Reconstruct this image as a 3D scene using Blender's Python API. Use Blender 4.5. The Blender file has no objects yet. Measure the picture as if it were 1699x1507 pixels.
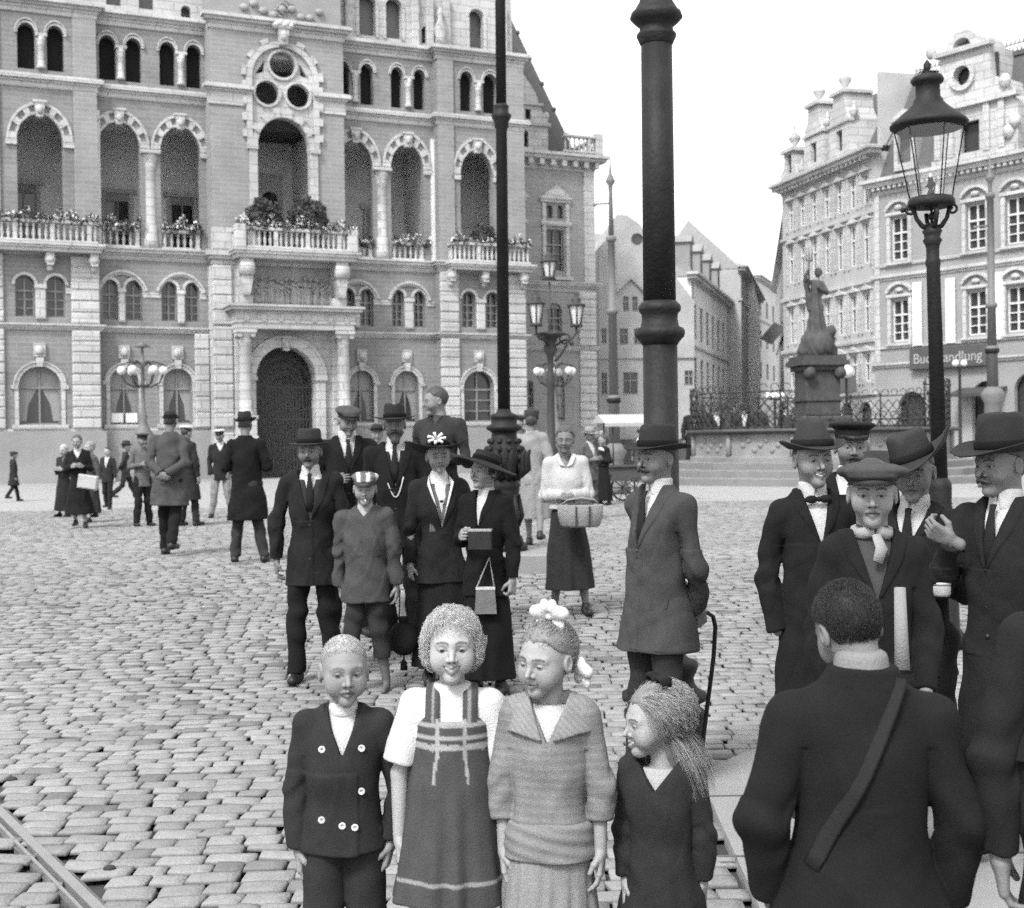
import bpy, math, random
import numpy as np
from mathutils import Vector, Matrix
from mathutils.geometry import tessellate_polygon
random.seed(7); RNG = np.random.RandomState(11)
S = bpy.context.scene; COL = S.collection
# ---------------------------------------------------------------- camera
FPX = 2200.0; CXP = 849.5; CYP = 753.5; PITCH = .0107; ROLL = -.013; CH = 1.7
cam = bpy.data.cameras.new('camera'); cam_o = bpy.data.objects.new('camera', cam); COL.objects.link(cam_o)
cam.sensor_width = 36; cam.lens = 36 * FPX / 1699; cam.clip_end = 3000; cam.clip_start = .05
RM = Matrix.Rotation(math.pi/2 - PITCH, 3, 'X') @ Matrix.Rotation(ROLL, 3, 'Z')
cam_o.matrix_world = Matrix.Translation((0, 0, CH)) @ RM.to_4x4()
cam.dof.use_dof = True; cam.dof.focus_distance = 5.0; cam.dof.aperture_fstop = 36 * FPX / 1699 / 8.5
S.camera = cam_o
# ---------------------------------------------------------------- light
SUN_EL, SUN_AZ = 50, -30          # azimuth from the view axis, negative = from the left and behind the camera
w = bpy.data.worlds.new('World'); S.world = w; w.use_nodes = True
wn = w.node_tree.nodes; wl = w.node_tree.links
sky = wn.new('ShaderNodeTexSky'); sky.sky_type = 'NISHITA'; sky.sun_disc = False
sky.sun_elevation = math.radians(SUN_EL); sky.sun_rotation = math.radians(180 + 30); sky.air_density = 1.0; sky.dust_density = 4.0; sky.ozone_density = 1
bw = wn.new('ShaderNodeRGBToBW'); wl.new(sky.outputs[0], bw.inputs[0]); cl = wn.new('ShaderNodeMixRGB'); cl.inputs[0].default_value = .72; cl.inputs[2].default_value = (3.1, 3.1, 3.1, 1)     # thin white overcast over the clear sky
wl.new(bw.outputs[0], cl.inputs[1]); wl.new(cl.outputs[0], wn['Background'].inputs[0])
wn['Background'].inputs[1].default_value = .15
sl = bpy.data.lights.new('sun', 'SUN'); sl.energy = 1.15; sl.angle = math.radians(13); sl.color = (1, 1, 1)
so = bpy.data.objects.new('sun', sl); COL.objects.link(so)
_sd = Vector((-math.sin(math.radians(30)) * math.cos(math.radians(SUN_EL)), -math.cos(math.radians(30)) * math.cos(math.radians(SUN_EL)), math.sin(math.radians(SUN_EL))))
so.rotation_euler = _sd.to_track_quat('Z', 'Y').to_euler()
S.view_settings.view_transform = 'Standard'; S.view_settings.look = 'None'; S.view_settings.exposure = 1.85; S.view_settings.gamma = 1
S.render.engine = 'CYCLES'
S.cycles.use_denoising = False; S.cycles.use_adaptive_sampling = True; S.cycles.adaptive_threshold = .035; S.cycles.adaptive_min_samples = 32; S.cycles.max_bounces = 5; S.cycles.diffuse_bounces = 3; S.cycles.glossy_bounces = 2; S.cycles.transparent_max_bounces = 8
S.cycles.transmission_bounces = 3; S.cycles.caustics_reflective = False; S.cycles.caustics_refractive = False

# ---------------------------------------------------------------- geometry of the picture
def ray(x, y): return RM @ Vector(((x - CXP) / FPX, -(y - CYP) / FPX, -1))
def at(x, y, Y):
    d = ray(x, y); return Vector((0, 0, CH)) + d * (Y / d.y)
def gz(Y):
    t = min(1, max(0, (Y - 8.5) / 8.5)); return .25 * t * t * (3 - 2 * t)
def ground(x, y):
    d = ray(x, y); Y = 3.0
    while Y < 120:
        p = Vector((0, 0, CH)) + d * (Y / d.y)
        if p.z <= gz(Y): return p
        Y += .02
    return p
def gpos(x, Y):                       # point of the ground at depth Y under picture column x
    p = at(x, 900, Y); return Vector((p.x, Y, gz(Y)))
class Plane:                          # a facade: u along it to the right, d into the building, h up
    def __init__(s, x, y, deg, z=.25):
        s.o = Vector((x, y, z)); s.a = math.radians(deg); s.u = Vector((math.cos(s.a), math.sin(s.a), 0)); s.n = Vector((-math.sin(s.a), math.cos(s.a), 0))
    def uh(s, x, y, d=0):
        r = ray(x, y); o = s.o + s.n * d; c = Vector((0, 0, CH)); t = (o - c).dot(s.n) / r.dot(s.n); P = c + r * t - s.o
        return P.dot(s.u), P.z

# ---------------------------------------------------------------- materials (all grey: the photograph is black and white)
MATS = {}
def mat(name, v, rough=.85, var=.15, vs=3.0, bump=.0, bs=40.0, spec=.3, stain=0, metal=0, brick=None, attr=False, fine=0, stretch=None, trans=0):
    if name in MATS: return MATS[name]
    m = bpy.data.materials.new(name); m.use_nodes = True; N = m.node_tree.nodes; L = m.node_tree.links
    b = N['Principled BSDF']; b.inputs['Roughness'].default_value = rough; b.inputs['Specular IOR Level'].default_value = spec; b.inputs['Metallic'].default_value = metal
    tc = N.new('ShaderNodeTexCoord'); co = tc.outputs['Object']
    if stretch:
        mp = N.new('ShaderNodeMapping'); mp.inputs['Scale'].default_value = stretch; L.new(co, mp.inputs[0]); co2 = mp.outputs[0]
    else: co2 = co
    def math_(op, a, bb, clamp=False):
        n = N.new('ShaderNodeMath'); n.operation = op; n.use_clamp = clamp
        for i, q in enumerate((a, bb)):
            if isinstance(q, (int, float)): n.inputs[i].default_value = q
            else: L.new(q, n.inputs[i])
        return n.outputs[0]
    def noise(scale, detail=4, c=co):
        n = N.new('ShaderNodeTexNoise'); n.inputs['Scale'].default_value = scale; n.inputs['Detail'].default_value = detail; L.new(c, n.inputs['Vector']); return n.outputs['Fac']
    if attr:
        an = N.new('ShaderNodeAttribute'); an.attribute_name = 'Col'; base = an.outputs['Fac']
    else: base = v
    f = math_('ADD', math_('MULTIPLY', math_('SUBTRACT', noise(vs, 5, co2), .5), var * 3), 1)
    if stain: f = math_('MULTIPLY', f, math_('ADD', math_('MULTIPLY', math_('SUBTRACT', noise(.35, 6), .5), stain * 3), 1))
    if fine: f = math_('MULTIPLY', f, math_('ADD', math_('MULTIPLY', math_('SUBTRACT', noise(bs, 3, co2), .5), fine * 3), 1))
    val = math_('MULTIPLY', base, f)
    h = None
    if brick:
        bk = N.new('ShaderNodeTexBrick'); mp = N.new('ShaderNodeMapping'); mp.inputs['Rotation'].default_value = (math.pi/2, 0, 0); L.new(co, mp.inputs[0])
        sx = N.new('ShaderNodeSeparateXYZ'); L.new(co, sx.inputs[0]); cx = N.new('ShaderNodeCombineXYZ'); L.new(math_('ADD', sx.outputs[0], sx.outputs[1]), cx.inputs[0]); L.new(sx.outputs[2], cx.inputs[1])
        L.new(cx.outputs[0], bk.inputs['Vector']); bk.inputs['Scale'].default_value = 1; bk.inputs['Brick Width'].default_value = brick[0]; bk.inputs['Row Height'].default_value = brick[1]
        bk.inputs['Mortar Size'].default_value = brick[2]; bk.inputs['Color1'].default_value = (brick[3],) * 3 + (1,); bk.inputs['Color2'].default_value = (1, 1, 1, 1); bk.inputs['Mortar'].default_value = (brick[4],) * 3 + (1,)
        val = math_('MULTIPLY', val, bk.outputs['Color'])
    cb = N.new('ShaderNodeCombineXYZ')
    for i in range(3): L.new(val, cb.inputs[i]) if not isinstance(val, (int, float)) else None
    L.new(cb.outputs[0], b.inputs['Base Color'])
    if bump:
        bn = N.new('ShaderNodeBump'); bn.inputs['Strength'].default_value = bump; bn.inputs['Distance'].default_value = .01
        L.new(noise(bs, 4, co2), bn.inputs['Height']); L.new(bn.outputs[0], b.inputs['Normal'])
    if trans: b.inputs['Transmission Weight'].default_value = trans; b.inputs['IOR'].default_value = 1.05
    MATS[name] = m; return m
stone = mat('limestone', .43, .85, .18, 1.6, .6, 14, stain=.26, fine=.14, brick=(.95, .36, .022, .88, .62))
stoned = mat('weathered_stone', .27, .9, .22, 3, .5, 14, stain=.2)
brickm = mat('brick_wall', .205, .9, .16, 1.0, .4, 14, stain=.24, fine=.16, brick=(.62, .19, .016, .84, 1.18))
brickl = mat('pilaster_brick', .25, .9, .14, 1.0, .3, 16, stain=.16, fine=.10, brick=(.62, .19, .016, .87, 1.15))
inner = mat('loggia_plaster', .6, .9, .15, 1.5)
glass_d = mat('window_glass', .035, .12, .3, 1.5, spec=.6)
near_black_m = mat('near_black', .008, .9, .2, 2)
frame_m = mat('window_frame', .22, .6, .1, 4)
curtain = mat('curtain_cloth', .26, .9, .25, 3, stretch=(9, 1, .5))
iron = mat('cast_iron', .011, .62, .5, 9, .5, 45, spec=.25, fine=.3)
iron2 = mat('painted_iron_grey', .13, .6, .2, 12, .2, 50)
ironf = mat('wrought_iron_far', .035, .6, .2, 10)
plast_l = mat('light_plaster', .25, .9, .14, 1.0, .3, 14, stain=.2, fine=.10)
plast_w = mat('white_plaster', .36, .9, .12, 1.0, stain=.16, bs=14, fine=.08)
plast_m = mat('grey_plaster', .37, .9, .14, 1.2, .2, 14, stain=.2, fine=.10)
roof_m = mat('slate_roof', .085, .8, .2, 5, .4, 12, stain=.15)
leaf_m = mat('foliage', .06, .7, .3, 9)
flower_m = mat('blossom', .7, .8, .2, 20)
bronze = mat('statue_stone', .055, .8, .35, 6, .5, 14, stain=.1)
pave_m = mat('granite_slab', .23, .85, .07, 6, .35, 120, fine=.10, stain=.05)
kerb_m = mat('kerb_stone', .20, .85, .12, 8, .3, 60)
white_m = mat('white_globe', .7, .4, .03, 3)
sign_m = mat('shop_sign', .07, .6, .2, 3)
letter_m = mat('sign_lettering', .32, .6, .05, 3)

# ---------------------------------------------------------------- mesh helpers
class MB:
    def __init__(s): s.v = []; s.f = []; s.sm = []
    def add(s, vs, fs, smooth=False):
        o = len(s.v); s.v.extend([tuple(q) for q in vs]); s.f.extend([tuple(i + o for i in f) for f in fs]); s.sm.extend([smooth] * len(fs)); return s
    def box(s, x0, x1, y0, y1, z0, z1):
        return s.add([(x0,y0,z0),(x1,y0,z0),(x1,y1,z0),(x0,y1,z0),(x0,y0,z1),(x1,y0,z1),(x1,y1,z1),(x0,y1,z1)], [(0,3,2,1),(4,5,6,7),(0,1,5,4),(1,2,6,5),(2,3,7,6),(3,0,4,7)])
    def bbox(s, x0, x1, y0, y1, z0, z1, b=.02):           # box with chamfered front edges (front = y0)
        vs = [(x0,y1,z0),(x1,y1,z0),(x1,y1,z1),(x0,y1,z1),(x0,y0+b,z0),(x1,y0+b,z0),(x1,y0+b,z1),(x0,y0+b,z1),(x0+b,y0,z0+b),(x1-b,y0,z0+b),(x1-b,y0,z1-b),(x0+b,y0,z1-b)]
        return s.add(vs, [(0,1,2,3),(0,4,5,1),(1,5,6,2),(2,6,7,3),(3,7,4,0),(4,8,9,5),(5,9,10,6),(6,10,11,7),(7,11,8,4),(8,11,10,9)])
    def lathe(s, c, prof, n=16, sx=1, sy=1, ax=2, smooth=True):
        vs = []; fs = []
        for r, z in prof:
            for i in range(n):
                a = 2 * math.pi * i / n; q = [r * math.cos(a) * sx, r * math.sin(a) * sy, z]
                if ax == 1: q = [q[0], q[2], q[1]]
                if ax == 0: q = [q[2], q[0], q[1]]
                vs.append((c[0] + q[0], c[1] + q[1], c[2] + q[2]))
        for k in range(len(prof) - 1):
            for i in range(n):
                j = (i + 1) % n; f = (k*n+i, k*n+j, (k+1)*n+j, (k+1)*n+i); fs.append(f if ax != 1 else f[::-1])
        s.add(vs, fs, smooth)
        o = len(s.v) - len(vs)
        s.f.append(tuple(o + i for i in range(n))[::-1]); s.f.append(tuple(o + (len(prof)-1)*n + i for i in range(n))); s.sm += [False, False]
        return s
    def tube(s, path, r, n=8, smooth=True, flat=1.0):
        path = [Vector(p) for p in path]; m = len(path); rr = r if hasattr(r, '__len__') else [r] * m; vs = []; fs = []
        t0 = (path[1] - path[0]).normalized(); up = Vector((0, 0, 1)) if abs(t0.z) < .9 else Vector((1, 0, 0)); a = t0.cross(up).normalized()
        for k in range(m):
            t = (path[min(k+1, m-1)] - path[max(k-1, 0)]).normalized(); a = (a - t * a.dot(t)).normalized(); b = t.cross(a)
            for i in range(n):
                th = 2 * math.pi * i / n; vs.append(path[k] + a * (rr[k] * math.cos(th)) + b * (rr[k] * flat * math.sin(th)))
        for k in range(m - 1):
            for i in range(n):
                j = (i + 1) % n; fs.append((k*n+i, k*n+j, (k+1)*n+j, (k+1)*n+i))
        s.add(vs, fs, smooth); o = len(s.v) - len(vs)
        s.f.append(tuple(o + i for i in range(n))[::-1]); s.f.append(tuple(o + (m-1)*n + i for i in range(n))); s.sm += [False, False]
        return s
    def sphere(s, c, r, n=12, k=8, sx=1, sy=1, sz=1):
        return s.lathe(c, [(max(.001, r * math.sin(math.pi * i / k)), -r * sz * math.cos(math.pi * i / k)) for i in range(k + 1)], n, sx, sy)
    def prism(s, pts, y0, y1):                              # polygon in (x, z) pushed from y0 to y1
        n = len(pts); tri = tessellate_polygon([[Vector((p[0], p[1], 0)) for p in pts]])
        vs = [(p[0], y0, p[1]) for p in pts] + [(p[0], y1, p[1]) for p in pts]
        fs = [tuple(t) for t in tri] + [tuple(i + n for i in t[::-1]) for t in tri] + [(i, (i+1) % n, (i+1) % n + n, i + n) for i in range(n)]
        return s.add(vs, fs)
    def wall(s, outer, holes, y0, reveal, side=0):          # front face with holes, reveals, optional side returns
        polys = [outer] + holes; flat = [p for q in polys for p in q]
        tri = tessellate_polygon([[Vector((p[0], p[1], 0)) for p in q] for q in polys])
        s.add([(p[0], y0, p[1]) for p in flat], [tuple(t) for t in tri])
        for q in holes:
            n = len(q); s.add([(p[0], y0, p[1]) for p in q] + [(p[0], y0 + reveal, p[1]) for p in q], [(i, (i+1) % n, (i+1) % n + n, i + n) for i in range(n)])
        if side:
            n = len(outer); s.add([(p[0], y0, p[1]) for p in outer] + [(p[0], y0 + side, p[1]) for p in outer], [(i, (i+1) % n, (i+1) % n + n, i + n) for i in range(n)])
        return s
    def arch(s, cx, zs, ri, ro, y0, y1, a0=0, a1=180, n=16, ez=1.0, eo=None):   # band along an arc
        eo = ez if eo is None else eo; vs = []; fs = []
        for i in range(n + 1):
            a = math.radians(a0 + (a1 - a0) * i / n); c, q = math.cos(a), math.sin(a)
            vs += [(cx + ri*c, y0, zs + ri*q*ez), (cx + ro*c, y0, zs + ro*q*eo), (cx + ro*c, y1, zs + ro*q*eo), (cx + ri*c, y1, zs + ri*q*ez)]
        for i in range(n):
            for k in range(4): fs.append((i*4+k, i*4+(k+1)%4, (i+1)*4+(k+1)%4, (i+1)*4+k))
        fs += [(3, 2, 1, 0), (n*4, n*4+1, n*4+2, n*4+3)]
        return s.add(vs, fs)
    def xf(s, M):
        s.v = [tuple(M @ Vector(q)) for q in s.v]; return s
    def build(s, name, m, parent=None, label=None):
        me = bpy.data.meshes.new(name); me.from_pydata(s.v, [], s.f); me.polygons.foreach_set('use_smooth', s.sm)
        me.materials.append(m); o = bpy.data.objects.new(name, me); COL.objects.link(o)
        if parent is not None: o.parent = parent
        if label: o['label'] = label
        return o
def split_build(mb, name, m, parent, edges, zed=()):
    g = {}
    for f, q in zip(mb.f, mb.sm):
        x = sum(mb.v[i][0] for i in f) / len(f); z = sum(mb.v[i][2] for i in f) / len(f); k = sum(x > e for e in edges) + 20 * sum(z > e for e in zed); g.setdefault(k, []).append((f, q))
    for k in sorted(g):
        n = MB(); mp = {}
        for f, q in g[k]:
            ff = []
            for i in f:
                if i not in mp: mp[i] = len(n.v); n.v.append(mb.v[i])
                ff.append(mp[i])
            n.f.append(tuple(ff)); n.sm.append(q)
        n.build(name, m, parent)
def tag(o, label, cat, group=None, kind=None):
    if label: o['label'] = label
    if cat: o['category'] = cat
    if group: o['group'] = group
    if kind: o['kind'] = kind
    return o
def empty(name, loc, rz, label, cat, group=None):
    o = bpy.data.objects.new(name, None); COL.objects.link(o); o.location = loc; o.rotation_euler = (0, 0, rz); o.empty_display_size = .1
    return tag(o, label, cat, group)
def archpoly(u0, u1, h0, hs, n=14, ez=1.0):
    c = (u0 + u1) / 2; r = (u1 - u0) / 2
    return [(u0, h0), (u1, h0)] + [(c + r * math.cos(math.pi * i / n), hs + r * ez * math.sin(math.pi * i / n)) for i in range(n + 1)]
def rect(u0, u1, h0, h1): return [(u0, h0), (u1, h0), (u1, h1), (u0, h1)]
def copy_tree(o, parent=None):
    c = o.copy(); COL.objects.link(c); c.parent = parent
    for ch in o.children: copy_tree(ch, c)
    return c

# ================================================================ ground
def cobble_mesh():
    V = []; Fc = []; Fb = []; rng = np.random.RandomState(3)
    Y = 3.4; row = 0; verts = []; faces = []; n0 = 0
    while Y < 30:
        dy = .122 * rng.uniform(.92, 1.10) * (1 if Y < 15 else 1.15)
        half = .386 * Y + 2.2; X = -half + rng.uniform(0, .15)
        res = 6 if Y < 9 else 5
        ph = rng.uniform(0, 6)
        while X < half:
            wd = rng.uniform(.12, .215) if Y < 15 else rng.uniform(.15, .25)
            cx = X + wd / 2; X += wd
            bend = .10 * math.sin(cx * .55 + Y * .12) + .035 * math.sin(cx * 1.3 + Y * .35) + .02 * cx
            yc = Y + bend + rng.normal(0, .005); xc = cx + .05 * math.sin(Y * .9) + rng.normal(0, .004)
            if in_rail(xc, yc) or in_pave(xc, yc): continue
            a = np.array([-1, -.93, -.4, .4, .93, 1]) if res == 6 else np.array([-1, -.92, 0, .92, 1]); gx, gy = np.meshgrid(a, a)
            hx = wd / 2 * .988; hy = dy / 2 * .975
            # round the outline: squash the corners
            rr = 1 - .045 * (np.abs(gx * gy)) ** 2
            sk = rng.normal(0, .07)
            px = xc + gx * hx * rr + sk * gy * hy; py = yc + gy * hy * rr + rng.normal(0, .06) * gx * hx
            e = np.maximum(np.abs(gx), np.abs(gy))
            top = rng.normal(0, .0025)
            pz = gz(yc) + .0 + top + np.where(e > .95, -.014, .004 * (1 - e ** 2)) + rng.normal(0, .018) * gx * hx + rng.normal(0, .03) * gy * hy + rng.normal(0, .0008, gx.shape)
            if False:
                # shrink the inner ring outwards so that the flank is steep
                m = (e < .9); k = .80 / max(.01, np.abs(a[1])) if res > 3 else 1
                px = np.where(m, xc + gx * hx * min(k, 1.6) * rr + sk * gy * hy, px); py = np.where(m, yc + gy * hy * min(k, 1.6) * rr, py)
            verts.append(np.stack([px, py, pz], -1).reshape(-1, 3))
            i = np.arange(res * res).reshape(res, res)
            faces.append((np.stack([i[:-1, :-1], i[:-1, 1:], i[1:, 1:], i[1:, :-1]], -1).reshape(-1, 4)) + n0)
            n0 += res * res
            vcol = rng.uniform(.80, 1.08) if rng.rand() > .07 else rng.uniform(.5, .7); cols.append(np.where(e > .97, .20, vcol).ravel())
        Y += dy; row += 1
    return np.concatenate(verts), np.concatenate(faces)
cols = []
# tram rail line on the ground, through two picture points
RA = ground(0, 1352); RB = ground(150, 1500); rdir = (RB - RA); rdir.z = 0; rdir.normalize(); rnor = Vector((-rdir.y, rdir.x, 0))
if rnor.x < 0: rnor = -rnor
def in_rail(x, y):
    q = (Vector((x, y, 0)) - Vector((RA.x, RA.y, 0))).dot(rnor); return -.062 < q < .052
PV = [ground(1158, 1292), ground(1235, 1258), ground(1330, 1215)]
PVX = [(PV[0].x, PV[0].y), (PV[1].x, PV[1].y), (PV[2].x + .3, PV[2].y + .15), (9, PV[2].y + .6), (9, 2), (PV[0].x - .12, 2)]
def in_poly(x, y, P):
    c = False; n = len(P)
    for i in range(n):
        x1, y1 = P[i]; x2, y2 = P[(i + 1) % n]
        if (y1 > y) != (y2 > y) and x < (x2 - x1) * (y - y1) / (y2 - y1) + x1: c = not c
    return c
def in_pave(x, y): return in_poly(x, y, PVX)
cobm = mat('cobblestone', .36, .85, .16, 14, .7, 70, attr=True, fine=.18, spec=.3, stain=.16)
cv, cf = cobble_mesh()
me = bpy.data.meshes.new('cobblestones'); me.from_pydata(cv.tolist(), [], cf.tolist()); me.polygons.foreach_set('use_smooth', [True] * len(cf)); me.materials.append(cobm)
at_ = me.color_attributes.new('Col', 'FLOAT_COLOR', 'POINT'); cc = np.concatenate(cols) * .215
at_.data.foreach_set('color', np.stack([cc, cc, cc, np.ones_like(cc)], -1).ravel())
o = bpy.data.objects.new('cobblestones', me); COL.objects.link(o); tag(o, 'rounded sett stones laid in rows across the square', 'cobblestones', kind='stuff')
# base ground sheet
gv = []; gf = []; ys = [1, 3] + [8.5 + i * .6 for i in range(16)] + [20, 29.6, 30.4, 60, 120, 400, 1500]
for y in ys:
    for x in (-900, -60, -20, 20, 60, 900): gv.append((x, y, gz(y) - (.035 if y < 30 else .012)))
for i in range(len(ys) - 1):
    for j in range(5): gf.append((i*6+j, i*6+j+1, (i+1)*6+j+1, (i+1)*6+j))
gm = bpy.data.materials.new('square_ground'); gm.use_nodes = True; N = gm.node_tree.nodes; L = gm.node_tree.links; b = N['Principled BSDF']; b.inputs['Roughness'].default_value = .85
tc = N.new('ShaderNodeTexCoord'); bk = N.new('ShaderNodeTexBrick'); bk.inputs['Scale'].default_value = 1; bk.inputs['Brick Width'].default_value = .2; bk.inputs['Row Height'].default_value = .17; bk.inputs['Mortar Size'].default_value = .014
dn = N.new('ShaderNodeTexNoise'); dn.inputs['Scale'].default_value = .6; vm = N.new('ShaderNodeVectorMath'); vm.operation = 'MULTIPLY_ADD'; vm.inputs[1].default_value = (.5, .5, 0)
L.new(tc.outputs['Object'], dn.inputs['Vector']); L.new(dn.outputs['Color'], vm.inputs[0]); L.new(tc.outputs['Object'], vm.inputs[2]); L.new(vm.outputs[0], bk.inputs['Vector'])
bk.inputs['Color1'].default_value = (.30,) * 3 + (1,); bk.inputs['Color2'].default_value = (.25,) * 3 + (1,); bk.inputs['Mortar'].default_value = (.15,) * 3 + (1,)
# between near stones the sheet is dark soil, beyond them the far paving
sp = N.new('ShaderNodeSeparateXYZ'); L.new(tc.outputs['Object'], sp.inputs[0]); gt = N.new('ShaderNodeMath'); gt.operation = 'GREATER_THAN'; gt.inputs[1].default_value = 29.8; L.new(sp.outputs[1], gt.inputs[0])
mx = N.new('ShaderNodeMixRGB'); L.new(gt.outputs[0], mx.inputs[0]); mx.inputs[1].default_value = (.035, .035, .035, 1); L.new(bk.outputs['Color'], mx.inputs[2]); L.new(mx.outputs[0], b.inputs['Base Color'])
g = MB().add(gv, gf).build('ground', gm); tag(g, None, None, kind='structure')
# pavement of big slabs (bottom right)
pv = empty('pavement', (0, 0, 0), 0, None, None)
def slab_poly(y0, y1):
    pts = []
    for p in PVX: pass
    return pts
pp = MB(); n = len(PVX)
tri = tessellate_polygon([[Vector((p[0], p[1], 0)) for p in PVX]])
ZP = .03
pp.add([(p[0], p[1], ZP) for p in PVX], [tuple(t) for t in tri]); pp.add([(p[0], p[1], ZP) for p in PVX] + [(p[0], p[1], -.05) for p in PVX], [(i, (i+1) % n, (i+1) % n + n, i + n) for i in range(n)])
pmo = pp.build('pavement', pave_m); tag(pmo, None, None, kind='structure'); bpy.data.objects.remove(pv)
jm = mat('slab_joint', .10, .9, .1, 3)
jj = MB()
for yj in (4.45, 5.26, 6.15): jj.box(PV[0].x - .11, 6, yj - .008, yj + .008, ZP + .001, ZP + .004)
for k, (xj, ya, yb) in enumerate([(3.3, 4.45, 5.26), (2.6, 5.26, 6.15)]): jj.box(xj - .006, xj + .006, ya, yb, ZP + .001, ZP + .004)
j = jj.build('pavement_joints', jm); tag(j, None, None, kind='structure')
# tram rail: grooved steel in the setts
railm = mat('worn_rail_steel', .3, .35, .12, 8, spec=.6, metal=.5, stretch=(1, 1, 1)); soil = mat('rail_bed_soil', .10, .9, .3, 12, .5, 60)
rr_ = empty('tram_rail', (RA.x, RA.y, 0), math.atan2(rdir.y, rdir.x), 'grooved steel tram rail crossing the corner of the cobbles', 'tram rail')
sgn = 1 if rnor.dot(Vector((-rdir.y, rdir.x, 0))) > 0 else -1
def rb(q0, q1, z0, z1, nm, m_):
    a, b_ = sorted((q0 * sgn, q1 * sgn)); MB().box(-14, 6, a, b_, z0, z1).build(nm, m_, rr_)
rb(-.012, .030, -.05, .006, 'rail_head', railm); rb(-.050, -.036, -.05, .003, 'guard_lip', railm); rb(-.036, -.012, -.05, -.02, 'groove', soil)
rb(.030, .055, -.05, -.010, 'joint_filling', soil); rb(-.062, -.050, -.05, -.010, 'joint_filling', soil)
# ================================================================ town hall
HALL = Plane(-19.6, 52, 24.3)
def bempty(pl, name, label, cat): return empty(name, pl.o, pl.a, label, cat)
hall = bempty(HALL, 'town_hall', 'ornate brick and stone town hall with arched loggias, balconies and a columned portal', 'town hall')
def window(par, u0, u1, h0, h1, d, style='plain', m_=None, bars=1):
    t = .05; mb = MB()
    mb.box(u0, u1, d - .03, d + .05, h0, h0 + t*1.3); mb.box(u0, u0 + t, d - .03, d + .05, h0, h1); mb.box(u1 - t, u1, d - .03, d + .05, h0, h1); mb.box(u0, u1, d - .031, d + .05, h1 - t, h1 + .3)
    for i in range(1, bars + 1):
        x = u0 + (u1 - u0) * i / (bars + 1); mb.box(x - t*.6, x + t*.6, d - .04, d + .04, h0 + .02, h1)
    z = h0 + (h1 - h0) * .64; mb.box(u0 + .01, u1 - .01, d - .045, d + .04, z - t*.7, z + t*.7)
    if style == 'grid':
        for q in (.22, .43): mb.box(u0 + .02, u1 - .02, d - .02, d + .03, h0 + (h1-h0)*q - .02, h0 + (h1-h0)*q + .02)
    f = mb.build('window', m_ or frame_m, par)
    MB().box(u0 - .02, u1 + .02, d + .06, d + .08, h0 - .02, h1 + .3).build('pane', glass_d, f)
    if style == 'curtain':
        w_ = u1 - u0; c = MB()
        for s_, a in ((1, u0 + .05), (-1, u1 - .05)):
            pts = [(a, h0 + .15), (a + s_*w_*.14, h0 + .15), (a + s_*w_*.20, h0 + (h1-h0)*.35), (a + s_*w_*.40, h0 + (h1-h0)*.62), (a, h0 + (h1-h0)*.62)]
            if s_ < 0: pts = pts[::-1]
            c.prism(pts, d + .04, d + .056)
        c.box(u0 + .03, u1 - .03, d + .041, d + .055, h0 + (h1-h0)*.64, h1 + .2)
        c.build('curtain', curtain, f)
    return f
def opening(par, u0, u1, h0, h1, d):  # near-black sheet standing in for the shade inside the unglazed attic gallery
    return MB().box(u0 - .1, u1 + .1, d, d + .05, h0 - .1, h1 + .2).build('gallery_shade_sheet', near_black_m, par)
def voussoirs(mb, cx, zs, r0, r1, y0, y1, n=11, ez=1.0):
    for i in range(n):
        if i % 2 == 0: mb.arch(cx, zs, r0, r1 + (.04 if i % 4 == 0 else 0), y0, y1, 180 * i / n + .7, 180 * (i + 1) / n - .7, 3, ez)
def archivolt(mb, cx, zs, r, y, ez=1.0, t=.30):
    mb.arch(cx, zs, r + t, r + t + .09, y - .10, y + .1, 0, 180, 18, ez)
    mb.arch(cx, zs, r + .001, r + .09, y - .05, y + .05, 0, 180, 18, ez)
    voussoirs(mb, cx, zs, r + .02, r + t, y - .08, y + .05, 13, ez)
def keystone(mb, cx, z, y, s=1.0):
    mb.prism([(cx - .13*s, z - .15*s), (cx + .13*s, z - .15*s), (cx + .20*s, z + .42*s), (cx - .20*s, z + .42*s)], y - .22*s, y + .1)
    mb.sphere((cx, y - .24*s, z + .14*s), .14*s, 8, 6, 1, .8, 1.3); mb.box(cx - .26*s, cx + .26*s, y - .26*s, y + .1, z + .42*s, z + .50*s)
def balusters(mb, u0, u1, z0, z1, y, step=.22, rail=True, posts=True):
    if rail: mb.bbox(u0, u1, y - .13, y + .13, z1 - .13, z1, .02); mb.bbox(u0, u1, y - .13, y + .13, z0, z0 + .1, .02)
    n = max(2, int((u1 - u0) / step)); h = z1 - z0 - .23
    for i in range(n):
        if posts and i % 6 == 5: mb.box(u0 + (u1-u0)*(i+.5)/n - .08, u0 + (u1-u0)*(i+.5)/n + .08, y - .1, y + .1, z0 + .1, z1 - .13); continue
        mb.lathe((u0 + (u1 - u0) * (i + .5) / n, y, z0 + .1), [(.045, 0), (.05, .04*h), (.035, .12*h), (.075, .38*h), (.03, .75*h), (.055, .9*h), (.055, h)], 8)
def side_balusters(mb, x, y0, y1, z0, z1):
    mb.box(x - .12, x + .12, y0, y1, z1 - .13, z1 - .001); mb.box(x - .12, x + .12, y0, y1, z0, z0 + .099); n = max(2, int((y1 - y0) / .22)); h = z1 - z0 - .23
    for i in range(n): mb.lathe((x, y0 + (y1-y0)*(i+.5)/n, z0 + .1), [(.045, 0), (.035, .12*h), (.075, .38*h), (.03, .75*h), (.055, h)], 8)
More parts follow.
